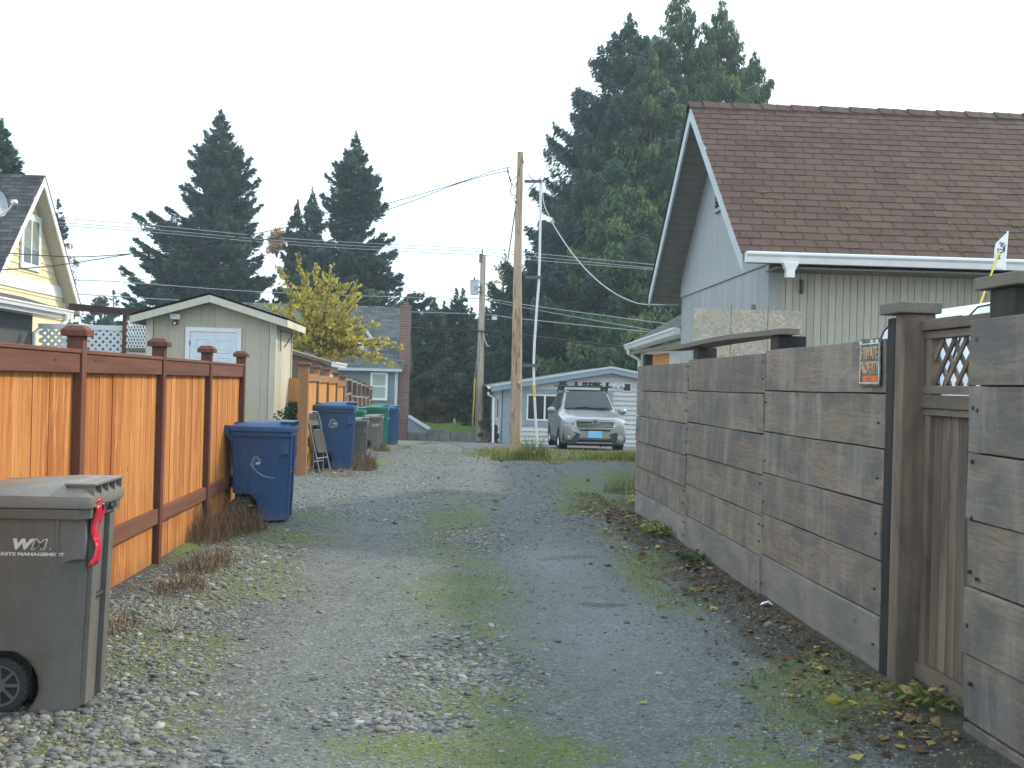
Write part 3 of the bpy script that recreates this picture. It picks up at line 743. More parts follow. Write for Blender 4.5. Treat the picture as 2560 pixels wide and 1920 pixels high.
def frame_yz(mb, u0, u1, z0, z1, w, x0, x1, t=.5):
    mb.box(x0, x1, u0 - w, u0, z0 - w, z1 + w, t); mb.box(x0, x1, u1, u1 + w, z0 - w, z1 + w, t)
    mb.box(x0, x1, u0, u1, z1, z1 + w, t); mb.box(x0, x1, u0, u1, z0 - w, z0, t)
def gutter_profile(s=1): return [(0, 0), (-.02 * s, -.0), (-.115 * s, .005), (-.125 * s, -.005), (-.125 * s, -.025), (-.10 * s, -.05), (-.085 * s, -.11), (0, -.11)]
# ------------------------------------------------------------------ brown-roofed garage (right)
# local frame: x to the right along the ridge, y away; origin at the wall corner nearest the camera
GR = RAD(2.5)
gar = thing('garage', 'large grey garage with steep brown shingle roof and white gutter above the plank fence', 'garage', (2.87, 13.05, 0), GR)
GL_ = 9.6; D = 5.25; EZ = 3.0; RZ = 5.34; OH = .48; RO = .42       # length, depth, eave and ridge height, overhangs
yc = D / 2; pitch = (RZ - EZ) / (yc + OH)
def zr(y): return EZ + pitch * ((yc + OH) - abs(y - yc))
m = MB(); w = .082
x = .10
while x < GL_: m.box(x + .004, x + w - .004, -.0, .02, 0, EZ + .02); x += w
m.box(.005, GL_, .012, .05, 0, EZ + .04, .0)
m.build('front_wall', M_garage, gar)
m = MB(); y = .10; w = .10
while y < D - .02:
    m.box(.0, .02, y + .003, min(y + w, D) - .003, 0, 3.0); y += w
m.box(.012, .05, .06, D, 0, 3.0, .1)
m.build('gable_wall', M_garageg, gar)
m = MB(); N = 30
for k in range(N):
    a, b = k * D / N + .0015, (k + 1) * D / N - .0015
    m.add([(-.012, a, 3.02), (-.012, b, 3.02), (-.012, b, zr(b) - .08), (-.012, a, zr(a) - .08), (.03, a, 3.02), (.03, b, 3.02), (.03, b, zr(b) - .08), (.03, a, zr(a) - .08)], [(0, 1, 2, 3), (7, 6, 5, 4), (0, 3, 7, 4), (1, 5, 6, 2), (0, 4, 5, 1), (3, 2, 6, 7)], .4 + .2 * random.random())
m.build('gable_siding', M_garageg, gar)
m = MB(); m.box(-.02, -.012, -.0, D, 2.93, 3.14); m.build('belt_board', M_garageg, gar)
m = MB(); m.box(-.022, .10, -.022, -.002, 0, 2.92); m.box(-.022, -.002, -.002, .10, 0, 2.92); m.build('corner_board', M_garageg, gar)
m = MB(); m.box(GL_, GL_ + .05, 0, D, 0, 3.0); m.box(.05, GL_, D - .05, D, 0, 3.0); m.build('back_wall', M_garage, gar)
# roof: two thick slabs with soffit underneath
th = .10
for sgn in (-1, 1):
    m = MB()
    e = Vector((0, yc + sgn * (yc + OH), EZ)); r_ = Vector((0, yc, RZ))
    nn = Vector((0, sgn * pitch, 1)).normalized()
    x0, x1 = -RO, GL_ + RO
    pts = [e, r_, r_ - Vector((0, 0, th * 1.25)), e - Vector((0, 0, th * 1.0))]
    m.loft([[Vector((x0, p.y, p.z)) for p in pts], [Vector((x1, p.y, p.z)) for p in pts]], .5)
    m.build('roof_deck', M_deck, gar)
    # soffit boards under the rake and eave
    m = MB(); k0 = 26
    for k in range(k0):
        a, b = k / k0 + .0005, (k + 1) / k0 - .0005
        p, q = e.lerp(r_, a), e.lerp(r_, b); dz = th * 1.25 + .004
        m.add([(x0 + .01, p.y, p.z - dz), (x0 + .01, q.y, q.z - dz), (x0 + RO + .39, q.y, q.z - dz), (x0 + RO + .39, p.y, p.z - dz)], [(0, 1, 2, 3)])
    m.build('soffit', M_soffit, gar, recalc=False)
    # rake fascia, pale blue
    m = MB(); m.loft([[Vector((x0 - .028, p.y, p.z)) for p in (e + Vector((0, 0, -.02)), r_ + Vector((0, 0, -.02)), r_ - Vector((0, 0, .22)), e - Vector((0, 0, .20)))],
                      [Vector((x0 - .003, p.y, p.z)) for p in (e + Vector((0, 0, -.02)), r_ + Vector((0, 0, -.02)), r_ - Vector((0, 0, .22)), e - Vector((0, 0, .20)))]])
    m.build('rake_board', M_lightblue, gar)
    m = MB(); ov = .045
    if sgn < 0: shingle_slope(m, None, (x0 - ov, e.y - .03, e.z - .03 * pitch + .008), (1, 0, 0), (0, 1, pitch), x1 - x0 + 2 * ov, math.hypot(yc + OH + .03, pitch * (yc + OH + .03)), .152, .25)
    else: shingle_slope(m, None, (x0 - ov, e.y + .03, e.z - .03 * pitch + .008), (1, 0, 0), (0, -1, pitch), x1 - x0 + 2 * ov, math.hypot(yc + OH + .03, pitch * (yc + OH + .03)), .3, 1.0)
    m.build('shingle_slope', M_shb, gar, recalc=False)
m = MB(); x = -RO - .06; k = 0
while x < GL_ + RO:
    for sgn in (-1, 1):
        z0 = RZ + .028 + (.006 if k % 2 else 0)
        m.add([(x, yc, z0 + .012), (x + .21, yc, z0), (x + .21, yc + sgn * .14, z0 - .14 * pitch), (x, yc + sgn * .14, z0 - .14 * pitch + .012), (x, yc, z0 - .03), (x, yc + sgn * .14, z0 - .14 * pitch - .02), (x + .21, yc + sgn * .14, z0 - .14 * pitch - .03)], [(0, 1, 2, 3), (0, 3, 5, 4), (3, 2, 6, 5)])
    x += .20; k += 1
m.build('ridge_cap', M_shb, gar, recalc=False)
m = MB(); m.prism([(a, b) for a, b in [(p[0] * 1.0 - OH - .03, p[1] + EZ - .015) for p in gutter_profile()]], -RO + .0, GL_ + RO, plane='yz')
gu = m.build('gutter', M_gutter, gar)
m = MB()
x0 = .06
r0 = [Vector((x0 - .09, -OH - .15, EZ - .118)), Vector((x0 + .09, -OH - .15, EZ - .118)), Vector((x0 + .09, -OH - .04, EZ - .118)), Vector((x0 - .09, -OH - .04, EZ - .118))]
r1 = [Vector((x0 - .045, -OH - .14, EZ - .21)), Vector((x0 + .045, -OH - .14, EZ - .21)), Vector((x0 + .045, -OH - .05, EZ - .21)), Vector((x0 - .045, -OH - .05, EZ - .21))]
r1b = [p + Vector((0, 0, -.07)) for p in r1]
m.loft([r0, r1, r1b]); m.build('downspout_funnel', M_gutter, gu, bevel=.004)
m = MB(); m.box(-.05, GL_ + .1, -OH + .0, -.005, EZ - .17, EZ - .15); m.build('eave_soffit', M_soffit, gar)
m = MB(); yv = yc - .02
m2 = MB(); frame_yz(m2, yv - .16, yv + .16, 3.95, 4.38, .05, -.05, -.014); vf = m2.build('gable_vent', M_garageg, gar)
m = MB()
for k in range(7): m.beam((-.035, yv - .16, 3.98 + k * .06), (-.035, yv + .16, 3.98 + k * .06), .035, .008, up=(.5, 0, 1))
m.box(-.016, -.0135, yv - .16, yv + .16, 3.95, 4.38); m.build('louvre', M_darkg, vf)
m = MB(); m.box(.34, .37, -.05, -.001, 2.60, 2.76); m.build('bracket', M_bolt, gar)
# moss clumps on the roof
t = NT('roof_moss', .95, .1); c = t.obj(); M_moss = t.done(t.ramp(t.noise(c, 40, 4), [(.3, (.07, .085, .012)), (.7, (.20, .22, .035))]))
m = MB(); rr = random.Random(3)
def mossclump(x, s, sc):
    b = Vector((x - RO, -OH + s * math.cos(math.atan(pitch)), EZ + s * math.sin(math.atan(pitch)) + .02))
    for _ in range(int(3 + sc * 60)):
        c_ = b + Vector((rr.gauss(0, sc), rr.gauss(0, sc * .3), 0)); c_.z = EZ + pitch * (c_.y + OH) + .012
        r = sc * rr.uniform(.25, .6)
        vs = [Vector(p) * r for p in ico]; vs = [c_ + Vector((p.x * 1.3, p.y, p.z * .6)) for p in vs]; m.add(vs, [tuple(f) for f in icf])
for _ in range(95):
    s = abs(rr.gauss(0, .8)) + .15
    s = round(s / .152) * .152
    if s > 3: continue
    mossclump(rr.uniform(.3, 5.6), s, rr.choice((.014, .02, .03, .042)))
mossclump(3.25, .76, .05); mossclump(1.25, .3, .04); mossclump(2.6, .45, .035); mossclump(3.9, .5, .035)
m.build('roof_moss', M_moss, gar, smooth=True)
# ---- low annex behind the garage
an = thing('annex', 'low annex with a grey shingle roof and white gutter behind the garage', 'annex', (2.93, 18.9, 0), 0)
S = .60; LA = 8.2
m = MB(); m.box(.06, 3.0, .35, LA, -.4, 2.35); m.build('wall', M_palew, an)
m = MB(); pts = [(0, -.04), (-.18, -.02), (-.18, .06), (2.6, .06 + S * 2.78), (2.6, -.04 + S * 2.78)]
m.prism([(a - .02, b + 2.42) for a, b in pts], .0, LA + .3, plane='xz'); m.build('roof_deck', M_white, an)
m = MB(); shingle_slope(m, None, (-.24, .0, 2.44 + .05), (0, 1, 0), (1, 0, S), LA + .33, 3.2, .15, .28); m.build('shingle_slope', M_shbl, an, recalc=False)
m = MB(); m.prism([(p[0] - .21, p[1] + 2.49) for p in gutter_profile(.9)], .0, LA + .3, plane='xz'); gu2 = m.build('gutter', M_gutter, an)
m = MB(); m.tube([(-.26, LA - .3, 2.38), (-.26, LA - .3, 2.28), (.0, LA - .3, 2.12), (.0, LA - .3, -.5)], .04, 8); m.build('downspout', M_gutter, gu2)
# ---- chipboard sheet leaning behind the fence
t = NT('chipboard', .85, .2); c = t.obj()
v = t.n('ShaderNodeTexVoronoi', feature='F1'); v.inputs['Scale'].default_value = 38; t.l(t.map(t.vadd(c, t.noise(c, 3, 3, .6, 0, 'Color')), (1, 1, .30), rot=(0, .6, 0)), v.inputs['Vector'])
sx = t.n('ShaderNodeSeparateColor'); t.l(v.outputs['Color'], sx.inputs[0])
cc = t.ramp(sx.outputs[0], [(0, (.34, .28, .20)), (.4, (.41, .35, .265)), (.75, (.47, .415, .325)), (1, (.56, .52, .43))])
cc = t.mix(t.ramp(t.noise(c, 2.2, 4, .6), [(.45, 0.), (.7, .6)]), cc, (.34, .36, .36))
M_osb = t.done(cc, None, t.bump(sx.outputs[1], .3, .004))
ob = thing('chipboard_sheet', 'weathered chipboard sheet standing upright between the plank fence and the garage', 'board', (2.56, 12.55, 0), RAD(2))
m = MB(); m.box(-.62, .57, 0, .012, .0, 2.37); m.build('sheet', M_osb, ob)
m = MB()
for x in (-.21, .19): m.box(x - .002, x + .002, -.002, 0, .0, 2.42)
m.build('seam', M_deck, ob)
m = MB(); m.box(.02, .06, .02, .06, .0, 2.43); m.build('stake', M_capw, ob)
# ------------------------------------------------------------------ tan shed
sh = thing('shed', 'tan garden shed with a shallow gable roof and a white panelled door', 'shed', (-5.98, 23.0, 0), AL)
HW = 1.25; SD = 2.55; EZ2 = 2.68; AZ = 3.10
m = MB(); edges = [-1.13, -.83, -.53, -.23, .07, .37, .67, .97, 1.13]
for a, b in zip(edges[:-1], edges[1:]):
    za = AZ - .08 - abs(a) * .30; zb = AZ - .08 - abs(b) * .30
    poly = [(a + .002, 0), (b - .002, 0), (b - .002, zb)] + ([(0, AZ - .08)] if a < 0 < b else []) + [(a + .002, za)]
    m.prism(poly, 0, .03, plane='xz')
m.box(-1.13, 1.13, .015, .04, 0, 2.5, 0)
m.build('front_wall', M_tan, sh)
m = MB(); y = .1
while y < SD - .1: m.box(HW - .03, HW, y + .004, min(y + .2, SD - .1) - .004, 0, 2.62); m.box(-HW, -HW + .03, y + .004, min(y + .2, SD - .1) - .004, 0, 2.62); y += .2
m.box(HW - .05, HW - .03, .04, SD, 0, 2.62, 0); m.box(-HW, HW, SD, SD + .03, 0, 2.6)
m.build('side_wall', M_cream, sh)
for sx_ in (-1, 1):
    m = MB(); m.box(min(sx_ * HW, sx_ * (HW - .11)), max(sx_ * HW, sx_ * (HW - .11)), -.022, -.001, 0, 2.66); m.box(min(sx_ * HW, sx_ * (HW + .022)), max(sx_ * HW, sx_ * (HW + .022)), -.022, .10, 0, 2.62); m.build('corner_trim', M_cream, sh)
    m = MB(); m.box(min(sx_ * HW, sx_ * (HW + .022)), max(sx_ * HW, sx_ * (HW + .022)), SD - .1, SD, 0, 2.62); m.build('corner_trim', M_cream, sh)
RW = 1.50
for sx_ in (-1, 1):
    z_e = AZ - RW * .30
    m = MB(); m.loft([[Vector((0, y, AZ + .02)), Vector((sx_ * RW, y, z_e + .02)), Vector((sx_ * RW, y, z_e - .03)), Vector((0, y, AZ - .03))] for y in (-.28, SD + .2)]); m.build('roof_deck', M_deck, sh)
    m = MB(); m.loft([[Vector((0, y, AZ - .01)), Vector((sx_ * RW, y, z_e - .01)), Vector((sx_ * RW, y, z_e - .15)), Vector((0, y, AZ - .15))] for y in (-.305, -.282)]); m.build('gable_fascia', M_cream, sh)
    m = MB(); a, b = sorted((sx_ * RW + sx_ * .002, sx_ * RW + sx_ * .026)); m.box(a, b, -.30, SD + .2, z_e - .15, z_e - .01); m.build('eave_fascia', M_cream, sh)
    m = MB(); L_ = math.hypot(RW, RW * .30)
    if sx_ > 0: shingle_slope(m, None, (RW + .03, -.33, z_e + .02), (0, 1, 0), (-1, 0, .30), SD + .56, L_ + .03, .15, .3)
    else: shingle_slope(m, None, (-RW - .03, -.33, z_e + .02), (0, 1, 0), (1, 0, .30), SD + .56, L_ + .03, .15, .3)
    m.build('shingle_slope', M_shg, sh, recalc=False)
# door with panels
M_door = plain('white_door_paint', (.66, .72, .78), .45, .4, var=.04)
d = MB(); dx0, dx1, dz0, dz1 = -.41, .50, .33, 2.37
d.box(dx0, dx1, -.03, -.003, dz0, dz1); do = d.build('door', M_door, sh, bevel=.003)
m = MB()
for cx in (-.165, .255):
    for za, zb in ((1.98, 2.22), (1.22, 1.86), (.5, 1.05)):
        frame_xz(m, cx - .115, cx + .115, za, zb, .016, -.040, -.031); m.box(cx - .085, cx + .085, -.038, -.031, za + .03, zb - .03, .5)
m.build('door_panel', M_door, do, bevel=.004)
m = MB(); m.box(dx0 - .09, dx0 - .005, -.045, -.004, .3, dz1 + .09); m.box(dx1 + .005, dx1 + .09, -.045, -.004, .3, dz1 + .09); m.box(dx0 - .005, dx1 + .005, -.045, -.004, dz1 + .005, dz1 + .09); m.build('door_frame', M_white, sh, bevel=.003)
m = MB()
for z in (2.1, 1.4, .6): m.box(dx0 - .012, dx0 + .006, -.05, -.03, z, z + .09)
m.build('hinge', M_bolt, do)
ll = thing('security_lamp', 'white motion sensor lamp with a dark eye on the shed gable', 'lamp', (0, 0, 0)); ll.parent = None
ll.location = sh.matrix_basis @ Vector((-.70, -.03, 2.60)); ll.rotation_euler = (0, 0, AL)
ll.location = Matrix.Translation(sh.location) @ Matrix.Rotation(AL, 4, 'Z') @ Vector((-.70, -.001, 2.60))
m = MB(); m.box(-.095, .095, -.13, -.02, .0, .11); m.build('housing', M_white, ll, bevel=.008)
m = MB(); m.cyl((0, -.0, -.03), (0, -.05, -.03), .04, 12); m.box(-.05, .05, -.12, -.03, -.10, -.045); m.build('sensor', M_bolt, ll, bevel=.006)
m = MB(); m.cyl((0, -.121, -.075), (0, -.13, -.075), .022, 10); m.build('lens', M_white, ll)
m = MB(); m.beam((HW + .03, .60, 2.46), (HW + .30, .60, 2.40), .02, .02); m.beam((HW + .28, .60, 2.42), (HW + .10, .60, 2.12), .02, .02); m.box(HW + .023, HW + .035, .56, .60, 2.05, 2.5); m.build('hook', M_bolt, sh)
# ------------------------------------------------------------------ low lean-to shed with plywood wall
M_ply = wood('weathered_plywood', [(.16, .12, .085), (.21, .165, .12), (.26, .21, .16)], 'x', .85, 30, stain=(.15, .13, .11), stain_amt=.6)
ps = thing('plywood_shed', 'low plywood shed with a single sloping roof behind the yellow cedar fence', 'shed', (-4.40, 27.4, gz(27.4)), AL)
m = MB(); m.prism([(-2.6, 0), (0, 0), (0, 2.0), (-2.6, 2.68)], 0, .04, plane='xz'); m.build('front_wall', M_ply, ps)
m = MB(); m.box(-.04, 0, .04, 3.2, 0, 1.98); m.build('side_wall', M_cream, ps)
m = MB(); m.loft([[Vector((-2.75, y, 2.75)), Vector((.12, y, 1.985)), Vector((.12, y, 2.04)), Vector((-2.75, y, 2.81))] for y in (-.12, 3.3)]); m.build('roof', M_ply, ps)
m = MB(); m.prism([(.13 - p[0] * .9, p[1] + 2.04) for p in gutter_profile()], -.10, 3.3, plane='xz'); m.build('gutter', M_gutter, ps)
# ------------------------------------------------------------------ yellow house
yh = thing('house', 'yellow lap sided house with a steep dark roof and a white framed gable window', 'house', aw(-10.25, 29.27, 0), AL)
HWd = 3.2; ZR = 6.34; sl = (6.34 - 3.25) / HWd                # half width along y, x = 0 is the gable wall
m = MB(); lap = .172; z = 2.9
while z < ZR - .3:
    h = (ZR - .22 - (z + lap)) / sl; h0 = (ZR - .22 - z) / sl
    h = min(max(h, .0), HWd - .25); h0 = min(h0, HWd - .25)
    m.add([(.028, -h0, z), (.028, h0, z), (.008, h, z + lap), (.008, -h, z + lap), (0, -h0, z), (0, h0, z)], [(0, 1, 2, 3), (4, 5, 1, 0)])
    z += lap
m.build('gable_siding', M_yellow, yh, recalc=False)
m = MB(); m.prism([(-HWd + .25, 0), (HWd - .25, 0), (HWd - .25, 3.3), (0, ZR - .14), (-HWd + .25, 3.3)], -7, -.002, plane='yz'); m.build('wall', M_yellow, yh)
m = MB(); m.box(.03, .05, -HWd + .25, HWd - .32, 3.50, 3.78); m.build('belt_board', M_white, yh)
m = MB(); m.box(.0, .045, HWd - .32, HWd - .24, 0, 3.495); m.build('corner_board', M_white, yh)
for sgn in (-1, 1):
    m = MB(); pts = [(sgn * (HWd + .05), ZR - sl * (HWd + .05)), (0, ZR), (0, ZR - .16), (sgn * (HWd + .05), ZR - sl * (HWd + .05) - .16)]
    m.loft([[Vector((x, a, b)) for a, b in pts] for x in (.36, -7.3)]); m.build('roof_deck', M_deck, yh)
    m = MB(); pts = [(sgn * (HWd + .02), ZR - sl * (HWd + .02) - .02), (0, ZR - .02), (0, ZR - .26), (sgn * (HWd + .02), ZR - sl * (HWd + .02) - .26)]
    m.loft([[Vector((x, a, b)) for a, b in pts] for x in (.363, .395)]); m.build('rake_board', M_white, yh)
    m = MB(); pts = [(sgn * HWd, ZR - sl * HWd - .165), (0, ZR - .165), (0, ZR - .18), (sgn * HWd, ZR - sl * HWd - .18)]
    m.loft([[Vector((x, a, b)) for a, b in pts] for x in (.355, .0)]); m.build('soffit', M_cream, yh)
    m = MB(); L_ = math.hypot(HWd + .08, sl * (HWd + .08))
    shingle_slope(m, None, (.41, sgn * (HWd + .08), ZR - sl * (HWd + .08) + .0), (-1, 0, 0), (0, -sgn, sl), 7.7, L_, .145, .3); m.build('shingle_slope', M_shg, yh, recalc=False)
# window
wy = .28; wz0, wz1 = 4.12, 5.28; wa, wb = -.42, .72
m = MB(); m.box(.045, .06, wa, wb, wz0, wz1); wg = m.build('window', M_glass, yh)
m = MB(); frame_yz(m, wa, wb, wz0, wz1, .11, .03, .075); m.build('frame', M_white, wg, bevel=.004)
m = MB(); frame_yz(m, wa + .045, (wa + wb) / 2 - .04, wz0 + .045, wz1 - .045, .045, .058, .07); frame_yz(m, (wa + wb) / 2 + .04, wb - .045, wz0 + .045, wz1 - .045, .045, .058, .07); m.build('sash', M_white, wg)
m = MB()
for a, b in ((wa + .05, (wa + wb) / 2 - .045), ((wa + wb) / 2 + .045, wb - .05)):
    for k in range(21): 
        z = wz1 - .06 - k * .034
        m.box(.0605, .064, a, b, z - .010, z + .007)
m.build('blind', M_blind, wg)
# lower wing: eave with white gutter, dark grey wall
m = MB(); m.box(.6, .72, -12, -1.55, 0, 2.85); m.build('wing_wall', M_darkg, yh)
m = MB(); m.prism([(1.14, 3.0), (1.14, 2.94), (.0, 3.24), (.0, 3.32)], -12, -.25, plane='xz'); m.build('wing_roof', M_shg, yh)
m = MB(); m.box(.6, 1.16, -12, -.25, 2.80, 2.84); m.box(1.14, 1.17, -12, -.25, 2.80, 2.99); m.box(1.0, 1.19, -.25, -.05, 2.72, 3.02); m.build('wing_fascia', M_white, yh)
m = MB(); m.prism([(1.175 - p[0], p[1] + 3.0) for p in gutter_profile()], -12, -.35, plane='xz'); gy_ = m.build('gutter', M_gutter, yh)
m = MB(); m.tube([(1.25, -.75, 2.88), (1.25, -.78, 2.72), (1.18, -.95, 2.60), (.85, -1.5, 2.48), (.78, -1.6, 2.40), (.78, -1.6, .2)], .05, 8); m.build('downspout', M_gutter, gy_)
# satellite dish on the near slope
dz = thing('satellite_dish', 'grey satellite dish on its arm in front of the yellow house roof', 'satellite dish', P(-14, 508, 24.5))
fw = Vector((.93, -.30, .22)).normalized(); rt = fw.cross(Vector((0, 0, 1))).normalized(); up_ = rt.cross(fw)
Md = Matrix((rt, up_, fw)).transposed().to_4x4()
M_dish = plain('grey_dish_metal', (.20, .26, .32), .45, .4)
prof = [(.001, 0), (.12, .012), (.22, .035), (.30, .07), (.31, .072), (.305, .065), (.22, .02), (.12, -.01), (.001, -.02)]
m = MB(); m.lathe(prof, 28, Md); m.build('dish', M_dish, dz, smooth=True)
m = MB(); 
for k in range(6):
    a = k * math.pi / 3 + .3; m.beam(Md @ Vector((.05 * math.cos(a), .05 * math.sin(a), -.02)), Md @ Vector((.29 * math.cos(a), .29 * math.sin(a), .05)), .02, .02)
m.build('rib', M_dish, dz)
tip = Md @ Vector((0, -.10, .50))
m = MB(); m.tube([Md @ Vector((0, -.30, .04)), Md @ Vector((0, -.24, .30)), tip], .016, 6); ar = m.build('arm', M_white, dz)
m = MB(); m.cyl(tip - fw * .06, tip + fw * .06, .04, 10); m.box(-.05, .05, -.03, .03, -.03, .05, None, Matrix.Translation(tip)); m.build('receiver', M_white, ar)
m = MB(); m.tube([Vector((0, 0, 0)) - fw * .03, Vector((-.12, .1, -.3)), Vector((-.12, .1, -.75))], .025, 8); m.build('mast', M_dish, dz)
# ------------------------------------------------------------------ pergola and white lattice beside the yellow house
M_pgd = wood('dark_brown_beam', [(.045, .028, .024), (.07, .04, .034), (.11, .07, .055)], 'x', fine=50)
pg = thing('pergola', 'dark brown pergola beam on a post with white lattice screens below it', 'pergola', (-9.0, 27.0, 0))
m = MB(); m.beam((-1.35, .0, 3.03), (2.0, -.6, 2.80), .06, .16); m.build('beam', M_pgd, pg)
m = MB(); m.box(-.06, .04, -.12, -.02, 0, 2.86); m.build('post', M_redwz, pg)
M_latt = plain('white_plastic_lattice', (.74, .78, .80), .5, .3, var=.05)
lt = thing('lattice_screen', 'wide white diamond lattice screen left of the brown pergola post', 'lattice', (-9.08, 27.02, 0), RAD(90))
m = MB(); lattice(m, .0, 1.95, 1.0, 2.50, .17, .062, .010, .0); m.build('slats', M_latt, lt)
m = MB(); m.box(-.02, .025, -.02, 1.98, 2.50, 2.62); m.build('frame_rail', M_latt, lt); m = MB(); m.box(-.02, .02, -.02, 1.98, .92, 1.0); m.build('frame_rail', M_latt, lt)
lt2 = thing('lattice_screen', 'narrow finely woven white lattice screen between the pergola post and the tan shed', 'lattice', (-8.10, 26.60, 0), RAD(76))
m = MB(); lattice(m, .0, .86, 2.1, 2.72, .075, .022, .008, 0, ang=.5); m.build('slats', M_latt, lt2)
m = MB(); m.box(-.02, .0, -.0, .86, 2.02, 2.09); m.build('frame', M_capw, lt2)
m = MB(); m.box(-.01, .0, .02, .84, .3, 2.0); m.build('screen_panel', M_palew, lt2)
# ------------------------------------------------------------------ pale garage behind the car
wh = thing('garage', 'low white lap sided garage with blue grey trim standing behind the silver car', 'garage', (-.34, 45.0, -.85), 0)
APX = 4.15; WID = 8.3; WZ = 2.20; AZ2 = 2.95
def zt(x): return WZ + (AZ2 - WZ) * (1 - abs(x - APX) / APX)
m = MB(); z = 0; lap = .182
while z < AZ2 - .05:
    z1 = z + lap - .004
    def xr(z_):
        if z_ <= WZ: return 0, WID
        f = (z_ - WZ) / (AZ2 - WZ); return f * APX, WID - f * APX
    a0, b0 = xr(z); a1, b1 = xr(min(z1, AZ2 - .01))
    m.add([(a0, -.060, z), (b0, -.060, z), (b1, -.008, z1), (a1, -.008, z1), (a0, 0, z), (b0, 0, z)], [(0, 1, 2, 3), (4, 5, 1, 0)])
    z += lap
m.build('front_siding', M_palew, wh, recalc=False)
m = MB(); m.prism([(0, 0), (WID, 0), (WID, WZ), (APX, AZ2), (0, WZ)], -.004, .10, plane='xz'); m.build('front_wall', M_palew, wh)
def sk(x, y, z): return (x - .062 * y, y, z)
LW = 10
m = MB(); z = 0
while z < WZ - .05:
    z1 = z + lap - .004; m.add([sk(-.028, 0, z), sk(-.028, LW, z), sk(-.008, LW, z1), sk(-.008, 0, z1), sk(0, 0, z), sk(0, LW, z)], [(0, 1, 2, 3), (4, 5, 1, 0)]); z += lap
m.build('side_siding', M_palew, wh, recalc=False)
m = MB(); m.add([sk(0, .1, 0), sk(0, LW, 0), sk(0, LW, WZ), sk(0, .1, WZ), sk(.1, .1, 0), sk(.1, LW, 0), sk(.1, LW, WZ), sk(.1, .1, WZ)], [(0, 1, 2, 3), (4, 5, 6, 7), (0, 3, 7, 4), (1, 2, 6, 5), (3, 2, 6, 7)]); m.build('side_wall', M_palew, wh)
m = MB(); m.box(0, .32, -.075, -.062, 0, WZ + .02); m.box(-.055, -.03, -.055, .30, 0, WZ); m.build('corner_board', M_bluet, wh)
for sgn in (-1, 1):
    e = -.45 if sgn < 0 else WID + .45; ze = WZ - (AZ2 - WZ) / APX * .45
    m = MB(); m.loft([[Vector((e - .062 * y, y, ze + .06)), Vector((APX - .062 * y, y, AZ2 + .06)), Vector((APX - .062 * y, y, AZ2 + .16)), Vector((e - .062 * y, y, ze + .16))] for y in (-.33, LW)]); m.build('roof_deck', M_shbl, wh)
    m = MB(); m.loft([[Vector((e, y, ze - .08)), Vector((APX, y, AZ2 - .08)), Vector((APX, y, AZ2 + .10)), Vector((e, y, ze + .10))] for y in (-.37, -.335)]); m.build('fascia', M_bluet, wh)
    m = MB(); m.loft([[Vector((e, y, ze + .102)), Vector((APX, y, AZ2 + .102)), Vector((APX, y, AZ2 + .185)), Vector((e, y, ze + .185))] for y in (-.40, -.335)]); m.build('fascia', M_lightblue, wh)
m = MB(); m.prism([(p[0] - .47, p[1] + WZ + .05) for p in gutter_profile(1.3)], -.3, 9, plane='xz'); gw = m.build('gutter', M_gutter, wh)
m = MB(); m.tube([(-.56, -.1, 2.02), (-.56, -.1, 1.92), (-.36, -.02, 1.80), (-.34, -.02, .0)], .045, 8); m.build('downspout', M_gutter, gw)
# big front window
a, b, c0_, c1_ = .99, 2.92, 1.02, 1.92
m = MB(); m.box(a, b, -.075, -.062, c0_, c1_); wn_ = m.build('window', M_glass, wh)
m = MB(); frame_xz(m, a - .06, b + .06, c0_ - .06, c1_ + .06, .20, -.080, -.061); m.build('surround', M_bluet, wn_)
m = MB(); frame_xz(m, a, b, c0_, c1_, .055, -.095, -.062)
for x in (a + .64, a + 1.28): m.box(x - .035, x + .035, -.09, -.076, c0_, c1_)
m.build('frame', M_white, wn_)
m = MB(); m.box(3.12, 4.25, -.08, -.061, .0, 2.20); m.build('door_trim', M_bluet, wh)
# side window
m = MB(); m.add([sk(-.045, 2.2, .95), sk(-.045, 3.6, .95), sk(-.045, 3.6, 1.75), sk(-.045, 2.2, 1.75)], [(0, 1, 2, 3)]); sw = m.build('window', M_glass, wh)
m = MB()
for y0, y1, z0, z1 in ((2.1, 2.2, .85, 1.85), (3.6, 3.7, .85, 1.85), (2.2, 3.6, .85, .95), (2.2, 3.6, 1.75, 1.85)): 
    m.add([sk(-.06, y0, z0), sk(-.06, y1, z0), sk(-.06, y1, z1), sk(-.06, y0, z1), sk(-.03, y0, z0), sk(-.03, y1, z0), sk(-.03, y1, z1), sk(-.03, y0, z1)], [(0, 1, 2, 3), (0, 1, 5, 4), (3, 2, 6, 7), (0, 3, 7, 4), (1, 2, 6, 5)])
m.build('frame', M_white, sw)
# vent and double lamp
m = MB(); frame_xz(m, 4.66, 4.93, 2.20, 2.47, .03, -.095, -.03); vt = m.build('vent', M_white, wh)
m = MB()
for k in range(5): m.beam((4.66, -.08, 2.23 + k * .056), (4.93, -.08, 2.23 + k * .056), .03, .008, up=(0, -.6, 1))
m.box(4.66, 4.93, -.068, -.061, 2.20, 2.47, .1); m.build('louvre', M_darkg, vt)
fl = thing('flood_lamp', 'white double flood lamp beside the vent on the pale garage wall', 'lamp', (4.12, 44.93, 1.52))
m = MB(); m.box(-.05, .05, -.04, 0, -.12, .0); m.build('base', M_white, fl, bevel=.01)
for s_ in (-1, 1):
    m = MB(); d = Vector((s_ * .8, -.6, .25)).normalized(); m.tube([Vector((0, -.03, -.03)), Vector((s_ * .10, -.06, .0)), Vector((s_ * .10, -.06, .0)) + d * .13], [.02, .025, .07], 12); m.build('lamp_head', M_white, fl)
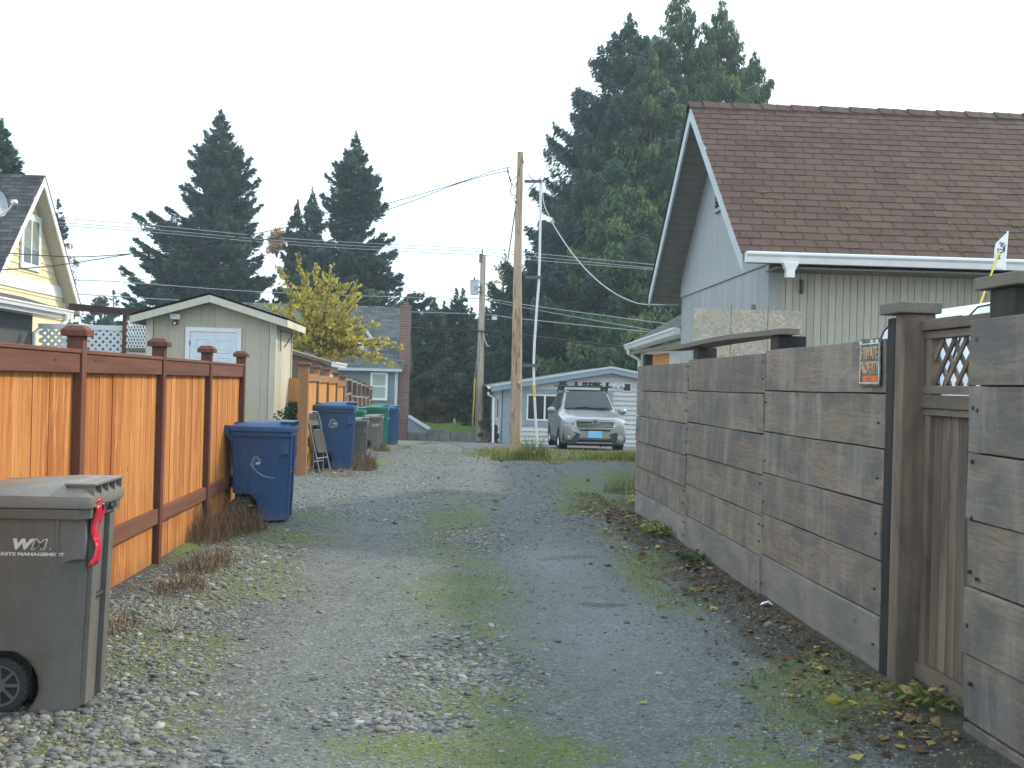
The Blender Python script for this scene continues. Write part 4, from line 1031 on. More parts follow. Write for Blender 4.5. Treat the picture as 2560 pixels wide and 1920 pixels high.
# ------------------------------------------------------------------ blue house with chimney
t = NT('red_brick', .85, .2); c = t.obj(); bt = t.n('ShaderNodeTexBrick'); bt.inputs['Scale'].default_value = 1.0
t.l(t.map(c, (1, 1, 1), rot=(RAD(90), 0, 0)), bt.inputs['Vector']); bt.inputs['Color1'].default_value = (.16, .075, .06, 1); bt.inputs['Color2'].default_value = (.22, .11, .085, 1); bt.inputs['Mortar'].default_value = (.32, .29, .26, 1)
bt.inputs['Brick Width'].default_value = .22; bt.inputs['Row Height'].default_value = .075; bt.inputs['Mortar Size'].default_value = .008
M_brick = t.done(bt.outputs['Color'])
bh = thing('house', 'blue grey house with a slate coloured roof and brick chimney beyond the yellow leaved tree', 'house', (-4.95, 50.0, -1.2), RAD(2))
WZb = 3.42; RZb = 6.05; DB = 4.2
m = MB(); z = .4; lap = .20
while z < WZb - .02:
    m.add([(-8, -.028, z), (-.10, -.028, z), (-.10, -.008, z + lap - .004), (-8, -.008, z + lap - .004), (-8, 0, z), (-.10, 0, z)], [(0, 1, 2, 3), (4, 5, 1, 0)]); z += lap
m.build('front_siding', M_bluew, bh, recalc=False)
m = MB(); m.prism([(0, 0), (8.4, 0), (8.4, WZb), (4.2, RZb), (0, WZb)], -8, -.0, plane='yz'); m.build('wall', M_bluew, bh)
m = MB(); m.box(-.10, .03, -.05, .0, 0, WZb); m.box(-8, .03, -.06, -.03, WZb - .12, WZb); m.box(-8, .0, -.07, 0, 0, .4); m.build('trim', M_lightblue, bh)
for sgn in (-1, 1):
    e = Vector((0, 4.2 + sgn * 4.55, WZb - .2)); r_ = Vector((0, 4.2, RZb + .1)); 
    m = MB(); m.loft([[Vector((x, e.y, e.z)), Vector((x, r_.y, r_.z)), Vector((x, r_.y, r_.z - .14)), Vector((x, e.y, e.z - .12))] for x in (-8.3, .22)]); m.build('roof_deck', M_lightblue, bh)
    sl_ = (r_.z - e.z) / 4.55; m = MB(); shingle_slope(m, None, (-8.35, e.y, e.z + .01), (1, 0, 0), (0, -sgn, sl_), 8.65, math.hypot(4.55, r_.z - e.z), .2, .4, .012); m.build('shingle_slope', M_shbl, bh, recalc=False)
m = MB(); m.box(-1.05, -.50, -.06, -.035, 1.95, 2.95); wb_ = m.build('window', M_blind, bh)
m = MB(); frame_xz(m, -1.05, -.50, 1.95, 2.95, .10, -.09, -.03); m.box(-1.05, -.50, -.08, -.061, 2.42, 2.48); m.build('frame', M_white, wb_)
# dormer
m = MB(); m.prism([(-2.10, 3.9), (-1.3, 3.9), (-1.3, 4.55), (-1.7, 5.0), (-2.10, 4.55)], .35, 2.4, plane='xz'); dm = m.build('dormer', M_bluew, bh)
m = MB()
for sgn in (-1, 1): m.loft([[Vector((-1.7 + sgn * .52, y, 4.45)), Vector((-1.7, y, 5.05)), Vector((-1.7, y, 5.13)), Vector((-1.7 + sgn * .56, y, 4.50))] for y in (.2, 2.6)])
m.build('dormer_roof', M_lightblue, dm)
m = MB(); m.box(-1.93, -1.5, .33, .348, 4.0, 4.5); m.build('dormer_window', M_white, dm)
m = MB(); m.box(.035, .50, .2, .75, -.2, 5.9); ch = m.build('chimney', M_brick, bh)
m = MB(); m.box(-.0, .53, .16, .79, 5.9, 5.98); m.cyl((.27, .47, 5.98), (.27, .47, 6.15), .12, 12); m.build('chimney_cap', M_brick, ch)
# cellar hatch roof
m = MB(); m.add([(.52, -.3, 1.15), (1.40, -.3, .62), (1.40, 1.2, .62), (.52, 1.2, 1.15), (.52, -.3, 1.22), (1.45, -.3, .68), (1.45, 1.2, .68), (.52, 1.2, 1.22)], [(0, 1, 2, 3), (4, 5, 6, 7), (0, 1, 5, 4), (1, 2, 6, 5)]); hr = m.build('porch_roof', M_lightblue, bh)
m = MB(); m.prism([(.52, .5), (1.38, .5), (1.38, .60), (.52, 1.12)], -.2, 1.1, plane='xz'); m.build('porch_wall', M_bluew, hr)
# ------------------------------------------------------------------ wheeled bins
def mat_bin(name, col, dirt, rough=.48):
    t = NT(name, rough, .4); c = t.obj()
    b = t.ramp(t.noise(c, 3.0, 5, .6), [(.3, tuple(x * .85 for x in col)), (.7, tuple(min(1, x * 1.12) for x in col))])
    s = t.noise(t.map(c, (7, 7, .8)), 2.2, 5, .65)
    b = t.mix(t.ramp(s, [(.50, 0.), (.75, .35)]), b, dirt)
    sc = t.n('ShaderNodeTexNoise'); sc.inputs['Scale'].default_value = 4; sc.inputs['Distortion'].default_value = 2.5; sc.inputs['Detail'].default_value = 5
    t.l(t.map(c, (1, 1, 2.5), rot=(.5, .3, .2)), sc.inputs['Vector'])
    b = t.mix(t.ramp(sc.outputs['Fac'], [(.488, 0.), (.50, .14), (.512, 0.)]), b, tuple(min(1, x * 2.0 + .05) for x in col))
    sep = t.n('ShaderNodeSeparateXYZ'); t.l(c, sep.inputs[0])
    low = t.math('ADD', t.math('MULTIPLY', sep.outputs[2], -5.0), t.math('MULTIPLY', t.noise(c, 9, 5, .7), 1.6))
    b = t.mix(t.ramp(low, [(.2, 0.), (1.0, .45)]), b, (.20, .19, .165))
    r = t.ramp(t.noise(c, 12, 4), [(.3, rough - .1), (.7, rough + .12)])
    return t.done(b, r, t.bump(t.noise(c, 180, 2), .12, .002))
M_bing = mat_bin('grey_bin_plastic', (.135, .132, .122), (.22, .20, .175))
M_bingl = mat_bin('grey_lid_plastic', (.19, .18, .165), (.30, .26, .22), .36)
M_binl = mat_bin('blue_bin_plastic', (.028, .082, .20), (.09, .14, .22))
M_bingr = mat_bin('green_bin_plastic', (.015, .19, .135), (.08, .24, .19))
M_bint = mat_bin('taupe_bin_plastic', (.20, .19, .165), (.28, .26, .22))
M_bingn = mat_bin('faded_grey_bin_plastic', (.13, .145, .14), (.2, .2, .19))
M_tyre = plain('black_rubber', (.042, .045, .047), .8, .2, var=.3)
M_hub = plain('dark_plastic_hub', (.13, .145, .152), .55, .3)
M_print = plain('white_print', (.62, .64, .64), .6, .2, var=.15, scale=40)
M_printf = plain('faded_white_print', (.34, .40, .50), .6, .2, var=.3, scale=60)
def ring8(x0, x1, hy, cb, cf, z, cfy=None):
    cfy = cf if cfy is None else cfy
    def arc(cx, cy, rx, ry, a0, a1, n=3):
        return [Vector((cx + rx * math.cos(a0 + (a1 - a0) * k / n), cy + ry * math.sin(a0 + (a1 - a0) * k / n), z)) for k in range(n + 1)]
    h = math.pi / 2
    return (arc(x1 - cf, -hy + cfy, cf, cfy, -h, 0) + arc(x1 - cf, hy - cfy, cf, cfy, 0, h) + arc(x0 + cb, hy - cb, cb, cb, h, 2 * h) + arc(x0 + cb, -hy + cb, cb, cb, 2 * h, 3 * h))
def chamf(x0, x1, hy, cb, cf, cfy, z):       # flat chamfered front corners
    return [Vector(p + (z,)) for p in ((x1 - cf, -hy), (x1 - cf * .96, -hy + .003), (x1 - .006, -hy + cfy * .95), (x1, -hy + cfy), (x1, hy - cfy), (x1 - .006, hy - cfy * .95), (x1 - cf * .96, hy - .003), (x1 - cf, hy),
                                     (x0 + cb, hy), (x0 + cb * .4, hy - cb * .15), (x0 + cb * .15, hy - cb * .4), (x0, hy - cb), (x0, -hy + cb), (x0 + cb * .15, -hy + cb * .4), (x0 + cb * .4, -hy + cb * .15), (x0 + cb, -hy))]
def bin_(label, loc, rz, mb_, ml, logo=None, wc=-.165, group='wheeled bins along the fences', sc=1.0, lw=1.0, ribs=True, hz=1.0):
    t_ = thing('wheelie_bin', label, 'bin', loc, rz, group); t_.scale = (sc, sc * lw, sc * hz)
    X1 = lambda z: .285 + .030 * z; XB = lambda z: -.245 - .035 * z; HY = lambda z: .262 + .052 * z
    wr, zw, ar = .125, .125, .165
    m = MB(); rings = []
    def R_(z, cf=.03, cfy=.03, ins=0.0, cb=.035):
        xb = XB(z)
        if z < zw + ar - .001: xb = max(xb, wc + math.sqrt(max(0, ar * ar - (z - zw) ** 2)))
        return chamf(xb, X1(z) - ins, HY(z) - ins, cb, cf, cfy, z)
    for z in (.012, .05, .09, .125, .17, .21, .245, .27, .285): rings.append(R_(z, .10, .07))
    z = zw + ar; rings.append(chamf(XB(z), X1(z), HY(z), .035, .10, .07, z))
    for z in (.40, .55, .66): rings.append(R_(z, .10, .07))
    rings.append(R_(.685, .085, .06)); rings.append(R_(.70, .035, .03)); rings.append(R_(.88, .035, .03))
    for z, e in ((.882, .022), (.925, .024), (.927, .0)):
        rings.append(chamf(XB(z) - e, X1(z) + e, HY(z) + e, .04, .04, .04, z))
    m.loft(rings, .5)
    body = m.build('body', mb_, t_, smooth='auto')
    # upright ribs under the rim and the front pillars
    for sy in (-1, 1):
        for x in (-.20, .20):
            m = MB(); m.loft([[Vector((x - .006, sy * (HY(z) - .002), z)), Vector((x + .006, sy * (HY(z) - .002), z)), Vector((x + .006, sy * (HY(z) + d), z)), Vector((x - .006, sy * (HY(z) + d), z))] for z, d in ((.66, .002), (.72, .010), (.88, .014))]); m.build('rib', mb_, t_)
        a, b = sorted((sy * .10, sy * .19))
        m = MB(); m.loft([[Vector((X1(z) - .01, a, z)), Vector((X1(z) + .022, a, z)), Vector((X1(z) + .022, b, z)), Vector((X1(z) - .01, b, z))] for z in (.03, .87)]); m.build('pillar', mb_, t_)
    m = MB(); m.cyl((X1(.55) + .0, -.10, .50), (X1(.55) + .0, .10, .50), .014, 8)
    m.build('catch_bar', M_bolt, t_)
    # lid
    zl = .930
    m = MB()
    def lr(x0, x1, hy, c, z): return ring8(x0, x1, hy, c, c, z)
    hy = HY(.93) + .030
    m.loft([lr(-.300, .345, hy, .035, zl), lr(-.305, .352, hy + .004, .04, zl + .018), lr(-.300, .345, hy - .004, .035, zl + .052), lr(-.29, .335, hy - .018, .03, zl + .058),
            [Vector((p.x, p.y, p.z + .018 * (p.x + .33) / .66)) for p in lr(-.265, .315, hy - .045, .03, zl + .062)],
            [Vector((p.x, p.y, zl + .070 + .055 * sst(-.27, .06, p.x) - .022 * sst(.10, .29, p.x))) for p in lr(-.235, .295, hy - .085, .03, zl + .07)],
            [Vector((p.x, p.y, zl + .073 + .060 * sst(-.27, .06, p.x) - .022 * sst(.10, .27, p.x))) for p in lr(-.17, .24, hy - .16, .03, zl + .09)]], .5)
    lid = m.build('lid', ml, t_, smooth='auto')
    m = MB()
    if ribs:
        for y in np.linspace(-hy + .07, hy - .07, 5): m.box(.235, .345, y - .006, y + .006, zl + .05, zl + .100)
        m.box(.22, .352, -hy + .05, hy - .05, zl + .099, zl + .108)
        m.build('grip', ml, lid)
    m = MB(); m.box(-.29, -.12, -.012, .012, zl + .06, zl + .085)
    m.build('hinge_rib', ml, lid)
    m = MB(); 
    for sy in (-1, 1): m.loft([[Vector((x, sy * (hy - .05) - .022, z0)), Vector((x, sy * (hy - .05) + .022, z0)), Vector((x, sy * (hy - .05) + .022, z1)), Vector((x, sy * (hy - .05) - .022, z1))] for x, z0, z1 in ((-.26, .82, .988), (-.32, .88, .990), (-.43, .95, .988))])
    m.cyl((-.425, -hy + .02, .970), (-.425, hy - .02, .970), .018, 10)
    m.build('handle', mb_, t_)
    # wheels
    for sy in (-1, 1):
        y0 = sy * (HY(.12) - .030)
        m = MB(); Mw = Matrix.Translation((wc, y0, zw)) @ Matrix.Rotation(RAD(90), 4, 'X')
        w2 = .026
        m.lathe([(wr * .74, -w2), (wr * .95, -w2), (wr, -w2 * .6), (wr, w2 * .6), (wr * .95, w2), (wr * .74, w2)], 26, Mw)
        for k in range(26):
            a = k * 2 * math.pi / 26; M2 = Mw @ Matrix.Rotation(a, 4, 'Z'); m.box(wr - .004, wr + .004, -.007, .007, -w2, w2, .3, M2)
        tw = m.build('wheel', M_tyre, t_)
        m = MB(); m.lathe([(.0, -w2 * .7), (.030, -w2 * .9), (.030, w2 * .9), (.0, w2 * .7)], 14, Mw); m.lathe([(wr * .66, -w2 * .8), (wr * .75, -w2 * .8), (wr * .75, w2 * .8), (wr * .66, w2 * .8)], 22, Mw)
        for k in range(8):
            M2 = Mw @ Matrix.Rotation(k * math.pi / 4, 4, 'Z'); m.box(.02, wr * .70, -.006, .006, -w2 * .55, w2 * .55, .5, M2)
        dk = MB(); dk.lathe([(.001, -.003), (wr * .74, -.003), (wr * .74, .003), (.001, .003)], 20, Mw); dk.build('disc', M_tyre, tw)
        m.build('hub', M_hub, tw)
    m = MB(); m.box(-.24, wc + .12, -.185, .185, .06, .29); m.build('well_blackout', M_hub if 0 else M_tyre, t_)  # added black box: blocks light through the wheel well, stands in for its shade
    m = MB(); m.cyl((wc, -.24, zw), (wc, .24, zw), .011, 8); m.build('axle', M_bolt, t_)
    dl = math.atan(.052)
    def side(x, z, lift=.002): return Matrix.Translation((x, -HY(z) - lift, z)) @ Matrix.Rotation(RAD(90) + dl, 4, 'X')
    if logo == 'wm':
        text_mesh('W', .062, M_print, t_, 'logo', side(.000, .745), .0006, 1.25, .25, .0035)
        text_mesh('M', .062, M_print, t_, 'logo', side(.085, .745, .0015), .0006, 1.25, .25, .0035)
        text_mesh('M', .062, mb_, t_, 'logo', side(.085, .745, .0030), .0006, 1.25, .25, .0002)
        text_mesh('.', .03, M_print, t_, 'logo', side(.165, .745), .0006, 1.2, 0, .001)
        text_mesh('WASTE MANAGEMENT', .0195, M_print, t_, 'lettering', side(-.075, .715), .0005, 1.50, 0, .0009)
    elif logo == 'wmc':
        text_mesh('WM', .09, M_print, t_, 'logo', side(.02, .70), .0006, 1.3, .2, .003); m = MB(); m.box(0, .20, 0, .012, -.0005, .0005, 1, side(.02, .675)); m.build('lettering', M_print, t_)
    elif logo in ('rec', 'recf'):
        mt = M_print if logo == 'rec' else M_printf
        x, z, r = (.02, .70, .072) if logo == 'rec' else (-.015, .62, .055)
        m = MB(); S_ = side(x, z, .0025)
        for k in range(3):
            Mk = S_ @ Matrix.Rotation(k * 2 * math.pi / 3, 4, 'Z')
            q = [(-.55, .80), (-.15, 1.0), (.25, .98), (.62, .38), (.80, .50), (.72, -.05), (.28, .22), (.42, .28), (.12, .72), (-.20, .60)]
            if logo == 'recf' and k == 2: continue
            for a, b in zip(q, q[1:] + q[:1]):
                pa, pb = Mk @ Vector((a[0] * r, a[1] * r, 0)), Mk @ Vector((b[0] * r, b[1] * r, 0)); m.beam(pa, pb, .0045, .001, up=(0, -1, 0))
        m.build('recycle_symbol', mt, t_)
        text_mesh('W', .028, M_print, t_, 'logo', side(x - .008, z - .028 if logo == 'recf' else z - .008, .003), .0006, 1.5, .2, .003)
        if logo == 'rec': text_mesh('M', .028, M_print, t_, 'logo', side(x + .02, z - .008, .003), .0006, 1.3, .2, .001)
        if logo == 'recf':   # long pale scrape across the side
            m = MB(); pts = [(-.075, .60), (-.04, .55), (.0, .51), (.06, .475), (.12, .458), (.17, .455)]
            for (a, za), (b, zb) in zip(pts[:-1], pts[1:]): m.beam((a, -HY(za) - .0016, za), (b, -HY(zb) - .0016, zb), .010 * (1 - abs(a) * 3), .0006, up=(0, -1, 0))
            m.build('scrape', M_printf, t_)
    return t_
rzb = AL
B0 = bin_('nearest grey wheeled bin with white letters and a red ribbon, in the left corner', (-2.185, 5.31, -.01), rzb, M_bing, M_bingl, 'wm', wc=-.05, lw=.80, hz=.985)
B1 = bin_('blue wheeled bin at the end of the orange fence, pale scrape on its side', (-2.62, 12.25, .01), rzb, M_binl, M_binl, 'recf', lw=.95)
B2 = bin_('dark blue wheeled bin with a white recycling symbol, by the folding chair', (-3.02, 19.75, .0), rzb, M_binl, M_binl, 'rec', sc=1.08)
B3 = bin_('short narrow grey bin half hidden right behind the blue bin with the recycling symbol', (-2.83, 20.75, .0), rzb, M_bingn, M_bingn, None, sc=.80)
B4 = bin_('green bin mostly hidden behind the blue bin and the short grey bin', (-3.10, 22.1, .0), rzb, M_bingr, M_bingr, None, sc=.94)
B5 = bin_('small taupe grey bin with white letters in front of the tall green bin', (-3.36, 28.0, gz(28)), rzb, M_bint, M_bint, 'wmc', sc=.80)
B6 = bin_('tall bright green bin just behind the small taupe bin', (-3.47, 29.5, gz(29.5)), rzb, M_bingr, M_bingr, None, sc=1.03)
B7 = bin_('farthest dark blue bin in the row, behind the tall green bin', (-3.42, 31.9, gz(31.9)), rzb, M_binl, M_binl, 'rec', sc=1.03)
# red ribbon and black strap on the near bin
t = NT('red_plastic_film', .25, .6); c = t.obj(); M_red = t.done(t.ramp(t.noise(c, 12, 4), [(.3, (.42, .010, .035)), (.7, (.75, .03, .07))]), None, t.bump(t.noise(c, 35, 3), .7, .01))
def b0(x, y, z): return Matrix.Translation(B0.location) @ Matrix.Rotation(AL, 4, 'Z') @ Vector((x, y, z))
rb = MB(); rings = []
rr = random.Random(8)
for k in range(15):
    f = k / 14; z = .925 - f * .27; w = .050 + .018 * math.sin(f * 7) + .012 * (f > .9)
    x = .335 + .012 * math.sin(f * 9 + 1); y = -.135 + .015 * math.sin(f * 5) - f * .012
    n_ = [(-w, .0), (-w * .4, .012), (.0, -.004), (w * .5, .013), (w, .001)]
    rings.append([Vector((x + d + rr.uniform(-.003, .003), y + a, z)) for a, d in n_] + [Vector((x + d - .003, y + a, z)) for a, d in reversed(n_)])
rb.loft(rings)
ri = thing('ribbon', 'crumpled red plastic ribbon hanging from the rim of the near grey bin', 'ribbon', B0.location, AL)
rb.build('streamer', M_red, ri, smooth=True)
m = MB()
for k in range(5):
    a = k * 1.3; m.loft([[Vector((.33 + .03 * math.cos(a) * f + .01 * q, -.215 + .035 * math.sin(a + f) * f, .925 + .02 * f * math.cos(a * 2) + w)) for q, w in ((0, 0), (1, .0), (1, .012), (0, .012))] for f in (.0, .5, 1.0)])
m.build('knot', M_red, ri, smooth=True)
kb = thing('strap', 'crumpled black rubber strap knotted under the lid of the near grey bin', 'strap', B0.location, AL)
m = MB(); pts = []
for k in range(26): pts.append(Vector((.335 + .02 * rr.random() + .01, -.12 + .20 * k / 25 + rr.uniform(-.02, .02), .905 + rr.uniform(-.015, .018))))
m.tube(pts, .009, 6); m.build('band', M_tyre, kb)
# ------------------------------------------------------------------ folded metal chair
M_chair = plain('grey_blue_steel', (.22, .28, .33), .4, .5, .1)
M_vinyl = plain('dark_brown_seat', (.055, .05, .05), .5, .3)
cx = thing('folding_chair', 'folded grey metal chair leaning against the end post of the yellow cedar fence', 'chair', (-3.10, 18.90, 0), AL - RAD(20))
lean = lambda y, z, d=0: Vector((.10 - z * .26 + d, y, z))
for sy in (-.2, .2):
    m = MB(); m.tube([lean(sy, .0), lean(sy, .5), lean(sy, .88), lean(sy * .85, .95), lean(0, .965)], .012, 8); m.build('front_leg', M_chair, cx)
    m = MB(); m.tube([lean(sy * .9, .01, -.12), lean(sy * .9, .30, -.05), lean(sy * .9, .62, .02)], .011, 8); m.build('rear_leg', M_chair, cx)
m = MB(); m.tube([lean(-.2, .22), lean(.2, .22)], .008, 6); m.tube([lean(-.18, .16, -.09), lean(.18, .16, -.09)], .008, 6); m.build('stretcher', M_chair, cx)
m = MB(); m.loft([[lean(-.17, z, d), lean(.17, z, d), lean(.17, z, d + .012), lean(-.17, z, d + .012)] for z, d in ((.74, -.014), (.82, -.026), (.93, -.014))]); m.build('backrest', M_vinyl, cx, bevel=.004)
m = MB(); m.loft([[lean(-w, z, d), lean(w, z, d), lean(w, z, d + .028), lean(-w, z, d + .028)] for z, d, w in ((.30, .0, .14), (.34, -.002, .185), (.60, .004, .19), (.68, .006, .16))]); m.build('seat', M_vinyl, cx, bevel=.008)
# ------------------------------------------------------------------ utility poles
t = NT('utility_pole_wood', .85, .2); c = t.obj()
g = t.noise(t.map(c, (1, 1, .05)), 22, 6, .75, .6)
cc = t.ramp(g, [(.34, (.13, .08, .055)), (.44, (.40, .29, .195)), (.68, (.58, .46, .33))])
pt = t.noise(t.map(c, (5, 5, 1.3)), 1.6, 6, .75); cc = t.mix(t.ramp(pt, [(.53, 0.), (.60, .75)]), cc, (.22, .085, .05))
cc = t.mix(t.ramp(t.noise(t.map(c, (3, 3, .3)), 1.5, 3), [(.45, 0.), (.65, .5)]), cc, (.52, .43, .31))
M_pole = t.done(cc, None, t.bump(g, .8, .02))
t = NT('grey_pole_wood', .85, .2); c = t.obj(); g = t.noise(t.map(c, (1, 1, .05)), 30, 5, .7)
cc = t.ramp(g, [(.34, (.22, .17, .12)), (.5, (.50, .42, .32)), (.8, (.62, .55, .45))]); M_pole2 = t.done(cc, None, t.bump(g, .8, .02))
M_cable = plain('black_cable', (.02, .022, .025), .6, .3)
M_wire = plain('pale_aluminium_wire', (.34, .36, .37), .5, .4, .3)
M_pvc = plain('white_conduit', (.74, .76, .77), .4, .4, var=.05)
M_yel = plain('yellow_plastic', (.75, .55, .06), .5, .3)
M_bar = plain('grey_steel_bracket', (.10, .12, .13), .45, .5, .5)
pp = P(1287, 1137, 27.6); 
up = thing('utility_pole', 'nearer round wooden utility pole with a white conduit standing in the weeds', 'pole', (pp.x, 27.6, gz(27.6)))
tp = P(1300.5, 381, 27.6) - up.location
m = MB(); pts = []; rs = []
for k in range(29):
    f = k / 28; pts.append(Vector((tp.x * f + .01 * math.sin(f * 7), .01 * math.sin(f * 5), -.2 + (tp.z + .2) * f))); rs.append(.158 - .088 * f ** .9 + .004 * math.sin(k * 2.1) + (.012 if f < .03 else 0))
m.tube(pts, rs, 18); m.build('shaft', M_pole, up, smooth='auto')
def L_(x, y, Y, o): return P(x, y, Y) - o
Yc = 27.45; o = up.location
cp = [(1351.5, 442), (1351, 533), (1349, 648), (1347, 706), (1341, 783), (1336, 861), (1334, 911), (1335, 965), (1338, 1030), (1343, 1117)]
m = MB(); m.tube([L_(x, y, Yc, o) for x, y in cp], .031, 10); cd = m.build('conduit', M_pvc, up, smooth='auto')
m = MB(); m.tube([L_(1335, 964, Yc, o), L_(1336.5, 994, Yc, o)], .0335, 10); m.build('marker_sleeve', M_yel, cd)
for y, x0, x1 in ((452, 1317, 1355), (692, 1319, 1354), (912, 1312, 1351)):
    m = MB()
    for dy in (-.5, 3.2): a, b = L_(x0 - 6, y + dy, Yc - .035, o), L_(x1, y + dy, Yc - .035, o); m.beam(a, b, .05, .035)
    m.build('standoff_bracket', M_bar, up)
m = MB(); a = L_(1298, 956, 27.44, o); m.box(a.x - .05, a.x + .05, a.y - .02, a.y, a.z + .015, a.z + .028); m.cyl(a + Vector((0, 0, 0)), a + Vector((0, .02, 0)), .028, 12); m.build('tag_plate', M_white, up)
m = MB(); a = L_(1307, 405, 27.5, o); m.cyl(a, a + Vector((0, 0, .10)), .012, 8); m.tube([a, a + Vector((.03, 0, .03)), a + Vector((.0, 0, -.06))], .012, 6); m.build('hook', M_bar, up)
m = MB()                                   # loops of slack cable near the top
for q in ([(1272, 430), (1268, 420), (1276, 455), (1287, 470), (1294, 450), (1291, 500), (1286, 510)], [(1272, 442), (1280, 463), (1275, 480), (1280, 490), (1290, 487), (1294, 470)], [(1268, 428), (1278, 452), (1295, 440), (1299, 420)], [(1320, 437), (1330, 447), (1342, 453), (1351, 445)], [(1318, 478), (1330, 465), (1345, 450)], [(1290, 505), (1284, 498), (1292, 490)]):
    pts = [L_(x, y, 27.35 + .05 * k, o) for k, (x, y) in enumerate(q)]
    m.tube(smooth_pts(pts) if 'smooth_pts' in globals() else pts, .011, 5)
m.build('cable_loop', M_cable, up)
p2 = P(1196, 1106, 54.2)
fp = thing('utility_pole', 'farther leaning utility pole with a rusty grey transformer beside the lawn wall', 'pole', (p2.x, 54.2, gz(54.2)))
o2 = fp.location; t2 = P(1208, 637, 54.2) - o2
m = MB(); m.tube([Vector((t2.x * f, 0, -.3 + (t2.z + .3) * f)) for f in (0, .2, .4, .6, .8, 1)], [.20, .185, .17, .155, .14, .125], 14); m.build('shaft', M_pole2, fp, smooth='auto')
t = NT('transformer_paint', .5, .4); c = t.obj(); sp = t.noise(t.map(c, (1, 1, .5)), 2.2, 5, .7)
M_trans = t.done(t.mix(t.ramp(sp, [(.52, 0.), (.6, .9)]), (.50, .56, .60), (.42, .14, .04)))
a = L_(1186, 737, 53.9, o2); b = L_(1186, 702, 53.9, o2)
m = MB(); m.cyl(a, b, .20, 18); m.cyl(b, b + Vector((0, 0, .03)), .215, 18); tr_ = m.build('transformer', M_trans, fp, smooth='auto')
m = MB(); m.cyl(b, b + Vector((0, 0, .17)), .045, 8); m.cyl(b + Vector((.12, 0, 0)), b + Vector((.12, 0, .10)), .025, 8); m.box(a.x + .1, t2.x * .8, -.3, -.05, a.z + .35, a.z + .40); m.box(a.x + .1, t2.x * .8, -.3, -.05, a.z + .12, a.z + .17); m.build('bushing', M_bar, tr_)
m = MB(); c1 = L_(1201, 646, 54, o2); m.cyl(c1 + Vector((0, 0, -.2)), c1 + Vector((0, 0, .22)), .06, 8); m.cyl(L_(1206, 637, 54, o2), L_(1206, 622, 54, o2), .03, 8); m.cyl(L_(1196, 827, 53.9, o2), L_(1212, 829, 53.9, o2), .05, 6); m.build('insulator', M_bar, fp)
m = MB(); m.tube([L_(1199, 850, 54, o2), L_(1187, 938, 53.9, o2)], .014, 6); m.tube([L_(1187, 938, 53.9, o2), L_(1181, 1068, 53.8, o2)], .014, 6); gw_ = m.build('guy_wire', M_wire, fp)
m = MB(); m.tube([L_(1187, 946, 53.85, o2), L_(1185, 1000, 53.85, o2), L_(1181, 1064, 53.85, o2)], .042, 8); m.build('guy_guard', M_yel, gw_)
m = MB(); m.tube([L_(1208, 830, 54, o2), L_(1212, 850, 54, o2), L_(1219, 866, 54, o2), L_(1224, 864, 54, o2)], .02, 6); m.build('ground_cable', M_pvc, fp)
# ------------------------------------------------------------------ wires
def cat_pts(a, b, sag, n=26): return [a.lerp(b, k / n) - Vector((0, 0, 4 * sag * (k / n) * (1 - k / n))) for k in range(n + 1)]
def wire(pts, r, mat, label, group=None, name='overhead_wire'):
    m = MB(); m.tube(pts, r, 5); o_ = m.build(name, mat); o_.data.update(); tag(o_, label, 'wire', group); return o_
def pw(seq):                                # piecewise through photo points with distance
    ps = [P(*q) for q in seq]; out_ = []
    for k in range(len(ps) - 1):
        p0 = ps[max(k - 1, 0)]; p1 = ps[k]; p2_ = ps[k + 1]; p3 = ps[min(k + 2, len(ps) - 1)]
        for j in range(6):
            s = j / 6; out_.append(.5 * ((2 * p1) + (p2_ - p0) * s + (2 * p0 - 5 * p1 + 4 * p2_ - p3) * s * s + (3 * p1 - p0 - 3 * p2_ + p3) * s ** 3))
    out_.append(ps[-1]); return out_
wire(pw([(1276, 418, 27.5), (1240, 426, 27), (1140, 459, 26), (1000, 500, 25), (830, 545, 24), (650, 582, 22.8), (500, 609, 21.8), (374, 628, 21), (276, 643, 20.2), (130, 665, 19), (0, 675, 18), (-200, 690, 16.5)]), .009, M_cable, 'upper black service cable sagging from the near pole past the yellow house window')
wire(pw([(1272, 428, 27.5), (1240, 433, 27), (1140, 461, 26), (1000, 514, 25), (830, 566, 24), (650, 601, 22.8), (500, 622, 21.8), (374, 631, 21), (209, 642, 20.2), (80, 637, 19), (0, 631, 18.5), (-200, 618, 17)]), .009, M_cable, 'lower black service cable crossing the other one in front of the yellow house')
wire(pw([(1355, 450, 27.4), (1359, 505, 26.6), (1375, 545, 25.8), (1400, 589, 24.8), (1438, 643, 23.5), (1484, 693, 22.2), (1535, 732, 21), (1590, 757, 19.9), (1640, 762, 19.1), (1696, 762, 18.3)]), .012, M_wire, 'pale twisted cable swooping from the conduit top down to the grey garage eave')
wire(pw([(1291, 505, 27.5), (1285, 545, 28.5), (1277, 600, 31), (1264, 687, 37), (1254, 757, 44), (1249, 800, 50), (1247, 836, 54)]), .016, M_cable, 'black twisted cable running steeply down behind the near pole to the far lines')
grp = 'thin pale power lines along the far street'
def far(seq, r=.013, mat=None, lab=''):
    seq = [(x, y, Y if x <= 1205 else min(Y, 54.3 - (x - 1205) * .011)) for x, y, Y in seq]
    wire(pw(seq), r * 1.35, mat or M_wire, lab)
far([(-300, 505, 50), (0, 534, 51.5), (374, 563, 53.5), (720, 596, 56), (1000, 612, 57.5), (1205, 622, 58), (1320, 632, 58.5), (1640, 662, 61), (2100, 700, 64)], .012, None, 'topmost thin power line crossing the conifers and running to the far pole top')
